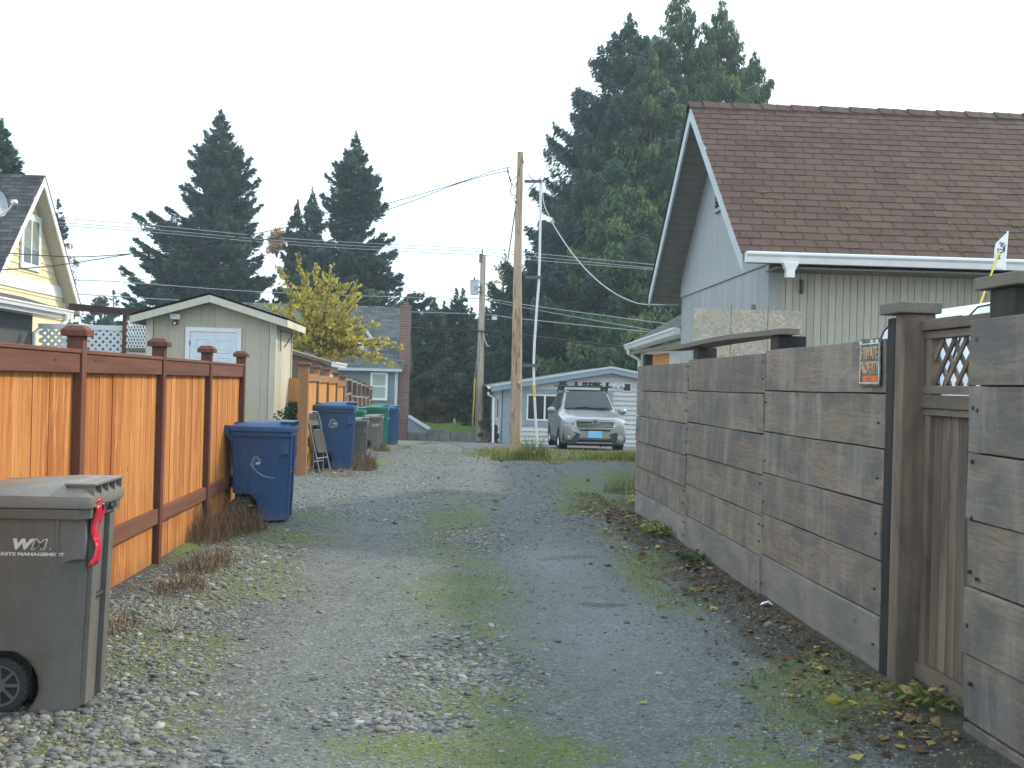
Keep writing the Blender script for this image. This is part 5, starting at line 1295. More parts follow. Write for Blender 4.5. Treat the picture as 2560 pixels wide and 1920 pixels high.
far([(-300, 515, 50.2), (0, 545, 51.7), (374, 573, 53.7), (720, 604, 56.2), (1000, 620, 57.7), (1205, 629, 58.2), (1320, 640, 58.7), (1640, 671, 61.2), (2100, 708, 64.2)], .012, None, 'second thin power line from the top across the left conifer')
far([(-300, 525, 50.4), (0, 553, 51.9), (374, 580, 53.9), (720, 611, 56.4), (1000, 628, 57.9), (1205, 638, 58.4), (1320, 649, 58.9), (1640, 675, 61.4), (2100, 712, 64.4)], .012, None, 'third thin power line from the top across the left conifer')
far([(-200, 690, 52), (220, 701, 53), (348, 708, 53.5), (640, 729, 55), (1006, 743, 56.5), (1205, 747, 54.3), (1320, 763, 55), (1640, 806, 57.5), (2100, 862, 61)], .014, None, 'power line just above the tan shed roof running past the transformer')
far([(60, 726, 53), (300, 742, 54), (436, 750, 54.5), (623, 763, 55.2), (1035, 780, 56.8), (1204, 786, 54.3), (1320, 799, 55), (1614, 829, 57), (2100, 880, 61)], .016, None, 'line carrying a small white splice box to the right of the far pole')
far([(1205, 748, 54.3), (1320, 771, 55), (1614, 823, 57), (2100, 905, 61)], .012, None, 'slack thin line below the transformer on the right of the far pole')
far([(700, 806, 52), (960, 818, 53.2), (1205, 827, 54), (1320, 839, 55), (1579, 870, 57), (2100, 935, 61)], .034, M_cable, 'thick black communication cable strapped to the far pole')
far([(880, 826, 53), (1100, 826, 54), (1205, 832, 54.1), (1320, 846, 55), (1579, 872, 57), (2100, 938, 61)], .014, M_cable, 'thin cable hanging just under the thick black cable at the far pole')
sb = MB(); c1 = P(1236, 795, 54.6); sb.box(c1.x - .12, c1.x + .12, c1.y - .06, c1.y + .06, c1.z - .09, c1.z + .06); sb.cyl(c1 + Vector((-.05, 0, .05)), c1 + Vector((-.05, 0, .16)), .02, 6); sb.cyl(c1 + Vector((.07, 0, .05)), c1 + Vector((.07, 0, .16)), .02, 6)
tag(sb.build('splice_box', M_white, None, bevel=.01), 'small white splice box hanging on a wire right of the far pole', 'box')
# ------------------------------------------------------------------ silver car
def car():
    t_ = thing('parked_car', 'silver estate car with a black roof rack parked facing the camera on the driveway', 'car', (2.10, 33.15, gz(33.1) + .012), AL)
    t = NT('silver_car_paint', .32, .5, .55); c = t.obj()
    b = t.ramp(t.noise(c, 2.0, 4), [(.3, (.27, .29, .31)), (.7, (.32, .34, .36))]); t.b.inputs['Coat Weight'].default_value = .5; t.b.inputs['Coat Roughness'].default_value = .08
    M_car = t.done(b)
    M_cg = NT('car_glass', .12, .32); M_cg.b.inputs['Base Color'].default_value = (.035, .045, .05, 1); M_cg = M_cg.m
    M_cladding = plain('dark_car_cladding', (.055, .058, .062), .6, .3)
    M_chrome = plain('chrome', (.62, .64, .66), .18, .5, 1.0, var=.04)
    M_lens = plain('clear_lamp_lens', (.50, .53, .55), .12, .6, .2, var=.35, scale=14)
    M_amber = plain('amber_lens', (.6, .16, .03), .2, .5)
    M_blk = plain('black_plastic', (.02, .021, .023), .5, .3)
    # stations: y, bottom z, half width low, half width mid, belt half width, belt z, top-edge half width, top-edge z, centre z
    S_ = [(-2.26, .30, .62, .66, .62, .80, .50, .88, .905), (-2.21, .27, .76, .80, .76, .82, .58, .91, .935), (-2.08, .25, .84, .865, .84, .86, .66, .945, .97),
          (-1.86, .24, .87, .885, .865, .90, .70, .985, 1.01), (-1.72, .34, .88, .888, .868, .915, .70, 1.0, 1.03), (-1.60, .60, .882, .889, .868, .925, .71, 1.01, 1.045), (-1.31, .70, .882, .89, .868, .94, .71, 1.035, 1.07), (-1.02, .60, .882, .89, .868, .955, .72, 1.055, 1.095),
          (-.92, .34, .88, .889, .868, .97, .725, 1.07, 1.11), (-.84, .26, .875, .888, .868, .975, .735, 1.08, 1.125), (-.55, .26, .875, .888, .866, .985, .70, 1.27, 1.32), (-.12, .26, .875, .888, .864, 1.0, .615, 1.565, 1.605), (.10, .26, .875, .888, .862, 1.0, .60, 1.60, 1.645),
          (.50, .26, .875, .888, .862, 1.01, .60, 1.61, 1.665), (.92, .34, .878, .889, .862, 1.02, .60, 1.61, 1.665), (1.02, .60, .88, .89, .862, 1.025, .60, 1.61, 1.66), (1.31, .70, .88, .89, .86, 1.03, .60, 1.60, 1.655), (1.60, .60, .878, .888, .86, 1.04, .60, 1.585, 1.64),
          (1.72, .36, .875, .885, .855, 1.04, .60, 1.57, 1.625), (1.95, .30, .86, .87, .84, 1.05, .585, 1.54, 1.59), (2.15, .32, .82, .84, .80, 1.05, .56, 1.42, 1.46), (2.26, .36, .78, .80, .76, .95, .70, 1.0, 1.02)]
    rows = []
    for y, z0, wl, wm, wb, zb, wt, zt_, zc in S_:
        zm = z0 + (zb - z0) * .45
        r = [(wl - .03, z0), (wl, z0 + .05), (wm, zm), (wm - .004, zm + (zb - zm) * .6), (wb, zb), (wb - (wb - wt) * .12, zb + (zt_ - zb) * .10), (wt, zt_), (wt * .85, zt_ + (zc - zt_) * .55), (wt * .45, zc - .012), (0, zc)]
        rows.append([Vector((x, y, z)) for x, z in r])
    n = len(rows[0]); m = MB(); vs = []; fs = []
    full = [[Vector((-p.x, p.y, p.z)) for p in r] + list(reversed(r[:-1])) for r in rows]
    w_ = len(full[0])
    for r in full: vs += r
    for i in range(len(full) - 1):
        for j in range(w_ - 1): fs.append((i * w_ + j, i * w_ + j + 1, (i + 1) * w_ + j + 1, (i + 1) * w_ + j))
    fs.append(tuple(range(w_ - 1, -1, -1))); fs.append(tuple((len(full) - 1) * w_ + k for k in range(w_)))
    for i in range(len(full) - 1): fs.append((i * w_, (i + 1) * w_, (i + 1) * w_ + w_ - 1, i * w_ + w_ - 1))
    m.add(vs, fs, .5); m.build('body', M_car, t_, smooth='auto')
    # glass, laid 4 mm proud of the shell
    ws = MB()
    A = [Vector((-.69, -.80, 1.135)), Vector((-.35, -.86, 1.165)), Vector((0, -.875, 1.172)), Vector((.35, -.86, 1.165)), Vector((.69, -.80, 1.135))]
    Bt = [Vector((-.565, -.16, 1.59)), Vector((-.3, -.19, 1.618)), Vector((0, -.20, 1.625)), Vector((.3, -.19, 1.618)), Vector((.565, -.16, 1.59))]
    def up3(p): return p + Vector((0, -.012, .012))
    vv = [up3(p) for p in A] + [up3(a.lerp(b, .5) + Vector((0, -.0, .010))) for a, b in zip(A, Bt)] + [up3(p) for p in Bt]
    ws.add(vv, [(k, k + 1, k + 6, k + 5) for k in range(4)] + [(k + 5, k + 6, k + 11, k + 10) for k in range(4)], .5)
    wsh = ws.build('windshield', M_cg, t_, smooth=True)
    m = MB(); M_in = plain('dark_seat_fabric', (.03, .035, .04), .8, .2)
    m.tube([vv[0] + Vector((0, -.004, .0)), vv[2] + Vector((0, -.004, 0)), vv[4] + Vector((0, -.004, 0))], .012, 5); m.tube([Vector((-.45, -.90, 1.165)), Vector((-.02, -.86, 1.21))], .010, 5); m.tube([Vector((.10, -.90, 1.17)), Vector((.55, -.845, 1.20))], .010, 5); m.build('wiper', M_blk, wsh)
    for sx_ in (-1, 1):
        sg_ = MB()
        def sp(y, f):      # point on the upper side between belt and roof edge
            for q in range(len(S_) - 1):
                if S_[q][0] <= y <= S_[q + 1][0]:
                    k = (y - S_[q][0]) / (S_[q + 1][0] - S_[q][0]); a, b = rows[q], rows[q + 1]
                    lo = a[5].lerp(b[5], k); hi = a[6].lerp(b[6], k); p = lo.lerp(hi, f); return Vector((sx_ * (p.x + .006), p.y, p.z + .002))
        for ya, yb, in ((-.52, .38), (.46, 1.22), (1.30, 1.85)):
            N = 4
            for k in range(N):
                a, b = ya + (yb - ya) * k / N, ya + (yb - ya) * (k + 1) / N
                fa_ = .92 if a > -.12 else .80 ; fb_ = .92 if b > -.12 else .80
                if yb > 1.6: fa_, fb_ = .9 - .25 * max(0, a - 1.6), .9 - .25 * max(0, b - 1.6)
                sg_.add([sp(a, .06), sp(b, .06), sp(b, fb_), sp(a, fa_)], [(0, 1, 2, 3)], .5)
        sg_.build('side_window', M_cg, t_, recalc=False)
        # mirror
        m = MB(); M_ = Matrix.Translation((sx_ * 1.0, -.50, 1.09)) @ Matrix.Diagonal((.13, .09, .095, 1)); vs_ = [M_ @ Vector(p) for p in ico2]; m.add(vs_, [tuple(f) for f in icf2]); m.beam((sx_ * .86, -.50, 1.04), (sx_ * .98, -.50, 1.05), .08, .04); m.build('mirror', M_car, t_, smooth='auto')
        # headlamp
        m = MB(); q = [(.50, .71, -2.275), (.50, .845, -2.262), (.72, .865, -2.20), (.87, .835, -1.98), (.875, .72, -1.98), (.78, .685, -2.21)]
        m.add([Vector((sx_ * x, y, z)) for x, z, y in q] + [Vector((sx_ * (x - .05), y + .12, z)) for x, z, y in q], [(0, 1, 2, 5), (2, 3, 4, 5), (0, 6, 7, 1), (1, 7, 8, 2), (2, 8, 9, 3), (3, 9, 10, 4), (4, 10, 11, 5), (5, 11, 6, 0)], .5)
        hl = m.build('headlight', M_lens, t_)
        m = MB()
        for x, r in ((.60, .045), (.71, .04)): m.cyl((sx_ * x, -2.29 + (x - .5) * .28, .775), (sx_ * x, -2.25 + (x - .5) * .28, .775), r, 14)
        m.build('reflector', M_chrome, hl)
        m = MB(); m.box(min(sx_ * .82, sx_ * .85), max(sx_ * .82, sx_ * .85), -2.12, -2.05, .76, .81); m.build('indicator', M_amber, hl)
        # fog lamp in dark corner of the bumper
        m = MB(); q = [(.42, .33), (.40, .50), (.55, .56), (.83, .57), (.85, .30), (.7, .24), (.5, .25)]
        def yy(x): return -2.285 + max(0, x - .55) ** 2 * 1.9
        m.add([Vector((sx_ * x, yy(x) - .012, z)) for x, z in q] + [Vector((sx_ * x, yy(x) + .1, z)) for x, z in q], [tuple(range(7))] + [(k, k + 7, (k + 1) % 7 + 7, (k + 1) % 7) for k in range(7)], .5); m.build('bumper_corner', M_cladding, t_)
        m = MB(); Mr = Matrix.Translation((sx_ * .68, yy(.68) - .02, .42)) @ Matrix.Rotation(RAD(90), 4, 'X'); m.lathe([(.055, -.01), (.075, -.01), (.075, .03), (.055, .03)], 18, Mr); fg = m.build('fog_lamp', M_chrome, t_)
        m = MB(); m.lathe([(.001, .0), (.055, .0), (.055, .012), (.001, .022)], 16, Mr); m.build('fog_lens', M_lens, fg)
        # sill cladding
        m = MB(); m.box(min(sx_ * .86, sx_ * .895), max(sx_ * .86, sx_ * .895), -.92, .92, .22, .36); m.build('sill', M_cladding, t_, bevel=.01)
        m = MB(); m.box(min(sx_ * .885, sx_ * .90), max(sx_ * .885, sx_ * .90), -.2, .0, .87, .90); m.box(min(sx_ * .885, sx_ * .90), max(sx_ * .885, sx_ * .90), .75, .95, .89, .92); m.build('door_handle', M_car, t_, bevel=.004)
        m = MB(); m.tube([(sx_ * .62, -.05, 1.60), (sx_ * .625, .0, 1.655), (sx_ * .625, 1.7, 1.655), (sx_ * .61, 1.85, 1.59)], .022, 6); m.build('roof_rail', M_blk, t_)
    for sx_ in (-1, 1):
        for yw in (-1.31, 1.31):
            m = MB(); Mw = Matrix.Translation((sx_ * .785, yw, .335)) @ Matrix.Rotation(RAD(90) * sx_, 4, 'Y')
            m.lathe([(.215, -.10), (.31, -.105), (.335, -.07), (.335, .07), (.31, .105), (.215, .10)], 30, Mw); tw = m.build('wheel', M_tyre, t_, smooth='auto')
            m = MB(); m.lathe([(.001, .03), (.06, .055), (.075, .03), (.20, .02), (.225, .085), (.215, -.08), (.001, -.08)], 24, Mw)
            for k in range(7): m.box(.05, .215, -.022, .022, .03, .07, .5, Mw @ Matrix.Rotation(k * 2 * math.pi / 7, 4, 'Z'))
            m.build('rim', M_chrome, tw)
            m = MB(); m.lathe([(.001, 0), (.36, 0), (.36, -.02), (.001, -.02)], 24, Mw @ Matrix.Translation((0, 0, -.11))); m.build('wheel_well', M_blk, tw)
    # grille
    m = MB(); m.prism([(-.46, .68), (.46, .68), (.50, .835), (-.50, .835)], -2.278, -2.25, plane='xz'); gr = m.build('grille', M_blk, t_)
    m = MB(); 
    for z in (.72, .755, .79): m.box(-.455, .455, -2.292, -2.279, z - .007, z + .006)
    for a, b in (((-.475, .672), (.475, .672)), ((-.475, .672), (-.515, .85)), ((.475, .672), (.515, .85)), ((-.515, .85), (.515, .85))): m.beam((a[0], -2.288, a[1]), (b[0], -2.288, b[1]), .02, .028, up=(0, 0, 1) if a[1] == b[1] else (1, 0, 0))
    for k in range(8): m.box(-.40 + k * .114 - .008, -.40 + k * .114 + .008, -2.29, -2.279, .745, .765)
    m.build('grille_bar', M_chrome, gr)
    m = MB(); Me = Matrix.Translation((0, -2.300, .835)) @ Matrix.Rotation(RAD(90), 4, 'X') @ Matrix.Diagonal((1.7, 1, 1, 1)); m.lathe([(.044, -.004), (.054, -.004), (.054, .006), (.044, .006)], 24, Me)
    for x, y, r in ((-.022, .008, .009), (.0, .012, .005), (.012, -.002, .005), (.022, .012, .005), (.0, -.014, .005), (.026, -.008, .005)): m.cyl(Me @ Vector((x, y, .002)), Me @ Vector((x, y, .009)), r * 1.2, 6)
    em = m.build('emblem', M_chrome, t_)
    m = MB(); m.lathe([(.001, -.003), (.044, -.003), (.044, .003), (.001, .003)], 24, Me); m.build('emblem_field', plain('emblem_blue', (.03, .06, .16), .3, .5), em)
    # bumper mouth, skid bars
    m = MB(); m.prism([(-.42, .30), (.42, .30), (.45, .36), (-.45, .36)], -2.290, -2.25, plane='xz'); m.prism([(-.40, .59), (.40, .59), (.42, .625), (-.42, .625)], -2.286, -2.25, plane='xz'); m.build('air_intake', M_blk, t_)
    m = MB(); m.prism([(-.50, .25), (.50, .25), (.46, .29), (-.46, .29)], -2.295, -2.22, plane='xz'); m.prism([(-.44, .39), (.44, .39), (.40, .46), (-.40, .46)], -2.30, -2.24, plane='xz'); m.build('bumper_bar', M_car, t_, bevel=.01)
    m = MB(); m.box(-.70, .70, -2.16, -1.9, .19, .27); m.build('skid_plate', M_cladding, t_, bevel=.02)
    pl = MB(); pl.box(-.19, .19, -2.318, -2.304, .405, .59); pl.build('number_plate', plain('blank_pale_blue_plate', (.26, .62, .92), .5, .3, var=.03), t_, bevel=.02, label='blank pale blue number plate')
    # rack with carriers
    for y in (.22, 1.05):
        m = MB(); m.beam((-.80, y, 1.76), (.80, y, 1.76), .06, .035); 
        for x in (-.63, .63): m.box(x - .05, x + .05, y - .05, y + .05, 1.655, 1.75)
        m.build('crossbar', M_blk, t_, bevel=.006)
    for k, (x, dx) in enumerate(((-.58, .09), (-.02, .05), (.16, .05), (.40, .10), (.66, .05), (-.24, .05))):
        for y in ((.22,) if k in (1, 4, 5) else (.22, 1.05)):
            m = MB(); m.box(x - dx, x + dx, y - .07, y + .07, 1.785, 1.82); m.box(x - dx * .6, x + dx * .4, y - .05, y + .05, 1.82, 1.87); m.tube([(x - dx, y, 1.86), (x, y, 1.89), (x + dx, y, 1.87)], .018, 6); m.build('carrier_clamp', M_blk, t_)
    m = MB(); m.box(-.45, .45, .05, .75, 1.655, 1.672); m.build('sunroof', M_cg, t_)
    # seats and wheel seen through the glass (low contrast): headrests
    return t_
car()
# ------------------------------------------------------------------ white van behind the gate, with flag on a yellow stick
M_van = plain('white_van_paint', (.72, .76, .80), .3, .5, var=.04)
M_vang = NT('van_glass', .04, .9); M_vang.b.inputs['Base Color'].default_value = (.42, .55, .66, 1); M_vang = M_vang.m  # pale blue base colour paints in the sky reflected by the glass
vn = thing('van', 'white van parked behind the plank fence, glimpsed through and over the lattice gate', 'van', (2.32, 7.42, 0), AL)
prof = [(0, .35), (-.02, .9), (.02, 1.12), (.06, 1.25), (.32, 1.95), (.42, 2.03), (.70, 2.10), (4.4, 2.14), (4.6, 1.9), (4.65, .9), (4.6, .35)]
rings = []
for y, ins in ((-.76, .10), (-.73, .03), (-.66, .0), (.66, .0), (.73, .03), (.76, .10)):
    rings.append([Vector((2.3 + (x - 2.3) * (1 - ins * .5), y, .35 + (z - .35) * (1 - ins * .35))) for x, z in prof])
m = MB(); m.loft(rings); m.build('body', M_van, vn, smooth='auto')
def wsp(f, y, l=.012): 
    a, b = Vector((.06, 0, 1.25)), Vector((.32, 0, 1.95)); p = a.lerp(b, f); return Vector((p.x - l, y, p.z + l * .5))
m = MB(); m.add([wsp(.03, -.66), wsp(.03, .66), wsp(.97, .60), wsp(.97, -.60)], [(0, 1, 2, 3)]); wv = m.build('windshield', M_vang, vn)
m = MB(); m.tube([wsp(.03, -.68, .015), wsp(.97, -.63, .015), wsp(1.02, -.55, .018), wsp(1.02, .55, .018), wsp(.97, .63, .015), wsp(.03, .68, .015), wsp(.03, -.68, .015)], .007, 6); m.tube([wsp(.03, .0, .02), wsp(.7, -.3, .02)], .006, 5); m.build('seal', M_tyre, wv)
m = MB()
for a, b in ((.62, 1.45), (1.55, 3.0), (3.1, 4.4)): m.add([(a, -.768, 1.25), (b, -.768, 1.25), (b, -.752, 1.85), (a + (.0 if a > 1 else .22), -.752, 1.85)], [(0, 1, 2, 3)])
m.build('side_window', M_vang, vn)
for x in (.85, 3.7):
    for sy in (-1, 1):
        m = MB(); Mw = Matrix.Translation((x, sy * .68, .33)) @ Matrix.Rotation(RAD(90), 4, 'X'); m.lathe([(.20, -.1), (.31, -.1), (.33, -.07), (.33, .07), (.31, .1), (.20, .1), (.001, .05), (.001, -.05)], 24, Mw); m.build('wheel', M_tyre, vn)
m = MB(); m.tube([(.30, -.62, 1.95), (.35, -.66, 2.02), (.62, -.68, 2.085), (.95, -.68, 2.09), (1.02, -.68, 2.06)], .006, 6); m.build('roof_trim', M_blk2 if 'M_blk2' in globals() else M_tyre, vn)
fy = 7.45
pA = P(2438, 772, fy); pB = P(2499, 628, fy)
fl = thing('flag', 'small tattered white flag with a black emblem on a yellow stick above the lattice gate', 'flag', pA)
m = MB(); m.tube([Vector((0, 0, -.06)), pB - pA], .006, 6); m.build('stick', M_yel, fl)
f0 = P(2519, 582, fy) - pA; f1 = P(2511, 672, fy) - pA
m = MB(); m.tube([f0 + Vector((0, 0, .01)), f1 - Vector((0, 0, .005)), ], .006, 6); m.build('staff', M_white, fl)
ed = [(.0, 0), (.02, .008), (.28, .055), (.42, .060), (.60, .060), (.85, .058), (.93, .05), (.90, .045), (.97, .036), (.95, .02), (1.0, .012), (1.0, 0)]
dirf = Vector((-.93, .36, 0)).normalized()
m = MB(); pts = [f0.lerp(f1, a) + dirf * b * 1.15 + Vector((0, .004 * math.sin(a * 14 + b * 60), 0)) for a, b in ed]
nrm_ = Vector((.36, .93, 0)) * .0015; k_ = len(pts)
m.add([p + nrm_ for p in pts] + [p - nrm_ for p in pts], [tuple(range(k_)), tuple(range(2 * k_ - 1, k_ - 1, -1))] + [(i, i + k_, (i + 1) % k_ + k_, (i + 1) % k_) for i in range(k_)], .5)
m.build('cloth', M_white, fl)
m = MB()
def fpnt(a, b): return f0.lerp(f1, a) + dirf * b - nrm_ * 2.6
for k in range(9):
    a0_, a1_ = k * .6 - .4, (k + 1) * .6 - .4
    m.beam(fpnt(.46 + .10 * math.sin(a0_), .032 + .018 * math.cos(a0_)), fpnt(.46 + .10 * math.sin(a1_), .032 + .018 * math.cos(a1_)), .006, .001, up=nrm_)
for a, b, c, d in ((.27, .02, .33, .035), (.33, .035, .31, .012), (.62, .03, .68, .045), (.68, .045, .72, .03), (.70, .03, .74, .05), (.46, .022, .46, .042), (.34, .008, .52, .010), (.25, .030, .30, .045)): m.beam(fpnt(a, b), fpnt(c, d), .005, .001, up=nrm_)
m.build('emblem', M_tyre, fl)
# ------------------------------------------------------------------ foliage
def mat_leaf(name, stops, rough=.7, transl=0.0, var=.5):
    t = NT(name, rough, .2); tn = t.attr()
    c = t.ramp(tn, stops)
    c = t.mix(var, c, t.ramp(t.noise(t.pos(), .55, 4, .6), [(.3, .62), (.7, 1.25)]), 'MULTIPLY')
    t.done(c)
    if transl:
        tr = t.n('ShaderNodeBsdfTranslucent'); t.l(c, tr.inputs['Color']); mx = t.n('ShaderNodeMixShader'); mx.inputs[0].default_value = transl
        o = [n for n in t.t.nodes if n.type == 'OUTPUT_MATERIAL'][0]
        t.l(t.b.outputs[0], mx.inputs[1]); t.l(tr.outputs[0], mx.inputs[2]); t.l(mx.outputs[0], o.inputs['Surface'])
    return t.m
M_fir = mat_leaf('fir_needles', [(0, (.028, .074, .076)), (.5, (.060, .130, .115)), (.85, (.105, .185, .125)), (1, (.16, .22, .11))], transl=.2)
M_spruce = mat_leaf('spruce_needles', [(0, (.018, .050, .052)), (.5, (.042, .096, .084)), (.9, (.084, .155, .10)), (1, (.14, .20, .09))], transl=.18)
M_cedarl = mat_leaf('cedar_fronds', [(0, (.026, .068, .050)), (.42, (.058, .125, .068)), (.72, (.13, .205, .075)), (1, (.24, .29, .09))], transl=.2)
M_ylw = mat_leaf('yellow_green_leaf', [(0, (.22, .26, .07)), (.35, (.40, .38, .09)), (.7, (.62, .50, .09)), (.93, (.72, .50, .10)), (1, (.48, .20, .06))], transl=.4, var=.3)
M_org = mat_leaf('orange_leaf', [(0, (.40, .22, .08)), (.6, (.52, .30, .12)), (1, (.42, .34, .14))], transl=.3)
M_pal = mat_leaf('pale_yellow_leaf', [(0, (.30, .30, .12)), (.6, (.44, .40, .16)), (1, (.50, .40, .18))], transl=.3)
M_dkb = mat_leaf('dark_shrub_leaf', [(0, (.022, .050, .036)), (.6, (.04, .082, .052)), (1, (.075, .115, .055))], transl=.1)
M_brb = mat_leaf('brown_green_shrub_leaf', [(0, (.05, .055, .025)), (.6, (.12, .10, .045)), (1, (.20, .15, .07))], transl=.15)
M_rho = mat_leaf('evergreen_leaf', [(0, (.025, .05, .02)), (.6, (.05, .085, .03)), (1, (.10, .14, .05))], .45, .1)
M_grs = mat_leaf('grass_blade', [(0, (.07, .11, .025)), (.45, (.14, .19, .04)), (.75, (.25, .26, .07)), (.9, (.36, .31, .12)), (1, (.42, .33, .18))], transl=.25)
M_dry = mat_leaf('dry_stem', [(0, (.11, .065, .042)), (.5, (.20, .125, .08)), (1, (.33, .24, .15))], .9)
M_lit = mat_leaf('fallen_leaf', [(0, (.05, .035, .022)), (.3, (.12, .065, .035)), (.55, (.19, .11, .055)), (.75, (.24, .19, .08)), (.9, (.40, .36, .07)), (1, (.28, .15, .09))], .7, .1)
M_twig = plain('pale_dead_twig', (.40, .37, .32), .9, .1)
M_bark = plain('conifer_bark', (.16, .12, .095), .95, .1, var=.35, scale=10)
def frame(d, r):
    a = r.normal(size=d.shape); a -= d * (a * d).sum(-1, keepdims=True); a /= np.linalg.norm(a, axis=-1, keepdims=True) + 1e-9
    return a
def diamonds(c, d, a, l, w):
    l = l[:, None]; w = w[:, None]
    return np.stack([c - d * l * .5, c + a * w * .5 - d * l * .05, c + d * l * .5, c - a * w * .5 - d * l * .05], 1)
DENS, SPR = 2.0, .80
def conifer_arrays(H, Rb, seed, nb=260, per=90, spray=(.34, .11), zmin=1.0, pw_=.85, droop=-.12, tip=.22, hang=.0, bulge=None, minr=.25, lv=(.48, .78)):
    r = np.random.default_rng(seed)
    z0 = zmin + (H - zmin) * r.random(nb) ** 1.0
    f = z0 / H; az = r.uniform(0, 2 * np.pi, nb)
    L = Rb * np.clip((1 - f), 0, 1) ** pw_ * (lv[0] + lv[1] * r.random(nb) ** 1.2) + minr
    L = L * np.clip((1 - f) / .16, 0, 1) ** .6
    if bulge is not None: L = L * bulge(f, az)
    dirv = np.stack([np.cos(az), np.sin(az), np.zeros(nb)], -1); perp = np.stack([-np.sin(az), np.cos(az), np.zeros(nb)], -1)
    bj = r.normal(0, .10, nb); bt = r.random(nb)
    cnt = np.maximum(6, (per * DENS * (L / L.mean()) ** 1.5).astype(int)); idx = np.repeat(np.arange(nb), cnt); n = len(idx)
    K = 15; kt = r.integers(0, K, n); sgn = np.where(r.random(n) < .5, -1.0, 1.0)
    tb = r.normal(0, .13, (nb, K, 2)); tj = tb[idx, kt, (sgn > 0).astype(int)]
    t = .10 + .90 * ((kt + .5) / K) ** .8 + r.normal(0, .012, n)
    Li = L[idx]; lw = (.46 * (1 - t) ** .85 + .07) * Li + .05; s_ = r.random(n) ** .75
    a_ = droop + .30 * f[idx] ** 2 + bj[idx]; el = a_ * t + tip * t * t
    fw = .60 * s_ * lw
    c = dirv[idx] * (Li * t + fw)[:, None] + perp[idx] * (sgn * s_ * lw * .75)[:, None]
    hg = hang * r.random(n) ** 1.6 * np.minimum(1.1, .25 + Li * .25)
    c[:, 2] = z0[idx] + Li * el + lw * s_ * (tip * .5 - .12 + tj) - hg + r.normal(0, .05, n)
    d = dirv[idx] * .65 + perp[idx] * sgn[:, None] * .75 + r.normal(0, .30, (n, 3))
    d[:, 2] += .10 + tip * .4 - hang * 2.0
    d /= np.linalg.norm(d, axis=-1, keepdims=True)
    a = frame(d, r)
    s = r.uniform(.6, 1.3, n) * SPR
    Q = diamonds(c, d, a, spray[0] * s, spray[1] * s * r.uniform(.8, 1.4, n))
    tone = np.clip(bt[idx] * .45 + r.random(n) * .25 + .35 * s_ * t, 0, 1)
    # leader and a few twigs at the top
    return Q.reshape(-1, 3), tone, (z0, dirv, L, a_, tip, f, droop)
def conifer(label, loc, H, Rb, seed, mat, group='tall conifers behind the houses', cat='tree', tr=.22, name='conifer_tree', **k):
    t_ = thing(name, label, cat, loc, 0, group)
    Q, tone, br = conifer_arrays(H, Rb, seed, **k)
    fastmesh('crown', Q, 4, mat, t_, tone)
    m = MB(); m.tube([Vector((0, 0, -.3)), Vector((.03, 0, H * .5)), Vector((0, 0, H * .995))], [tr, tr * .55, .015], 9)
    z0, dirv, L, a_, tip, f, droop = br
    step = max(1, len(z0) // 90)
    for i in range(0, len(z0), step):
        p0 = Vector((0, 0, z0[i])); d = Vector(dirv[i]); l = L[i] * .85; a = droop + .30 * f[i] ** 2
        m.tube([p0, p0 + d * l * .5 + Vector((0, 0, l * (a * .5 + tip * .25))), p0 + d * l + Vector((0, 0, l * (a + tip)))], [.035 * (1.2 - f[i]) + .008, .02 * (1.2 - f[i]) + .006, .005], 4, cap=False)
    m.build('trunk', M_bark, t_, recalc=False)
    return t_
def top(x, y, Y):               # base location and height for a tree whose tip is seen at (x, y)
    p = P(x, y, Y); g = gz(Y); return Vector((p.x, Y, g)), p.z - g
# left fir, with a big low lobe to the left
b, H = top(553, 272, 66)
conifer('broad dark fir with a ragged bulge on its left, tallest tree on the left side', b, H, 3.9, 1, M_fir, nb=620, per=260, zmin=1.5, lv=(.58, .62), pw_=.62, droop=-.05, tip=.30, spray=(.27, .085), minr=.12,
        bulge=lambda f, az: 1 + .50 * np.clip(-np.cos(az) * 1.3, 0, 1) * np.clip((.64 - f) / .08, 0, 1) * np.clip(.35 + f * 1.4, 0, 1), tr=.30)
b, H = top(890, 332, 64)
conifer('dark fir with loose upper branches standing behind the yellow leaved tree', b, H, 3.7, 2, M_fir, nb=480, per=240, zmin=1.5, lv=(.52, .70), pw_=.68, droop=-.02, tip=.32, spray=(.27, .085), tr=.26, minr=.14,
        bulge=lambda f, az: np.where((f > .62) & (f < .70), .6, 1.0) * (1 + .25 * np.clip(np.cos(az), 0, 1) * (f < .4)))
b, H = top(781, 470, 70)
conifer('small dark cedar with drooping fronds between the two left firs', b, H, 2.4, 3, M_spruce, nb=330, per=130, zmin=1.5, pw_=.62, hang=.5, spray=(.28, .085), minr=.1)
b, H = top(744, 500, 71)
conifer('slim secondary cedar tip just left of the small dark cedar', b, H, 1.9, 4, M_spruce, nb=240, per=120, zmin=1.5, pw_=.62, hang=.5, spray=(.28, .085), minr=.1)
b, H = top(2, 300, 52)
conifer('conifer rising above the yellow house roof at the left edge', b, H, 1.8, 5, M_fir, nb=240, per=80, zmin=4, pw_=.55, tip=.35)
b, H = top(146, 497, 78)
conifer('thin conifer tip peeping out just right of the yellow gable', b, H, 1.6, 6, M_fir, nb=160, per=70, zmin=3, pw_=.8)
for k, (x, y, Y, lb) in enumerate(((284, 728, 80, 'small distant fir beside the left edge of the broad fir'), (236, 748, 82, 'small distant fir nearer to the yellow gable'), (262, 740, 84, 'distant fir between two small firs over the pergola'))):
    b, H = top(x, y, Y); conifer(lb, b, H, 2.0, 20 + k, M_fir, nb=90, per=60, zmin=1, pw_=.8)
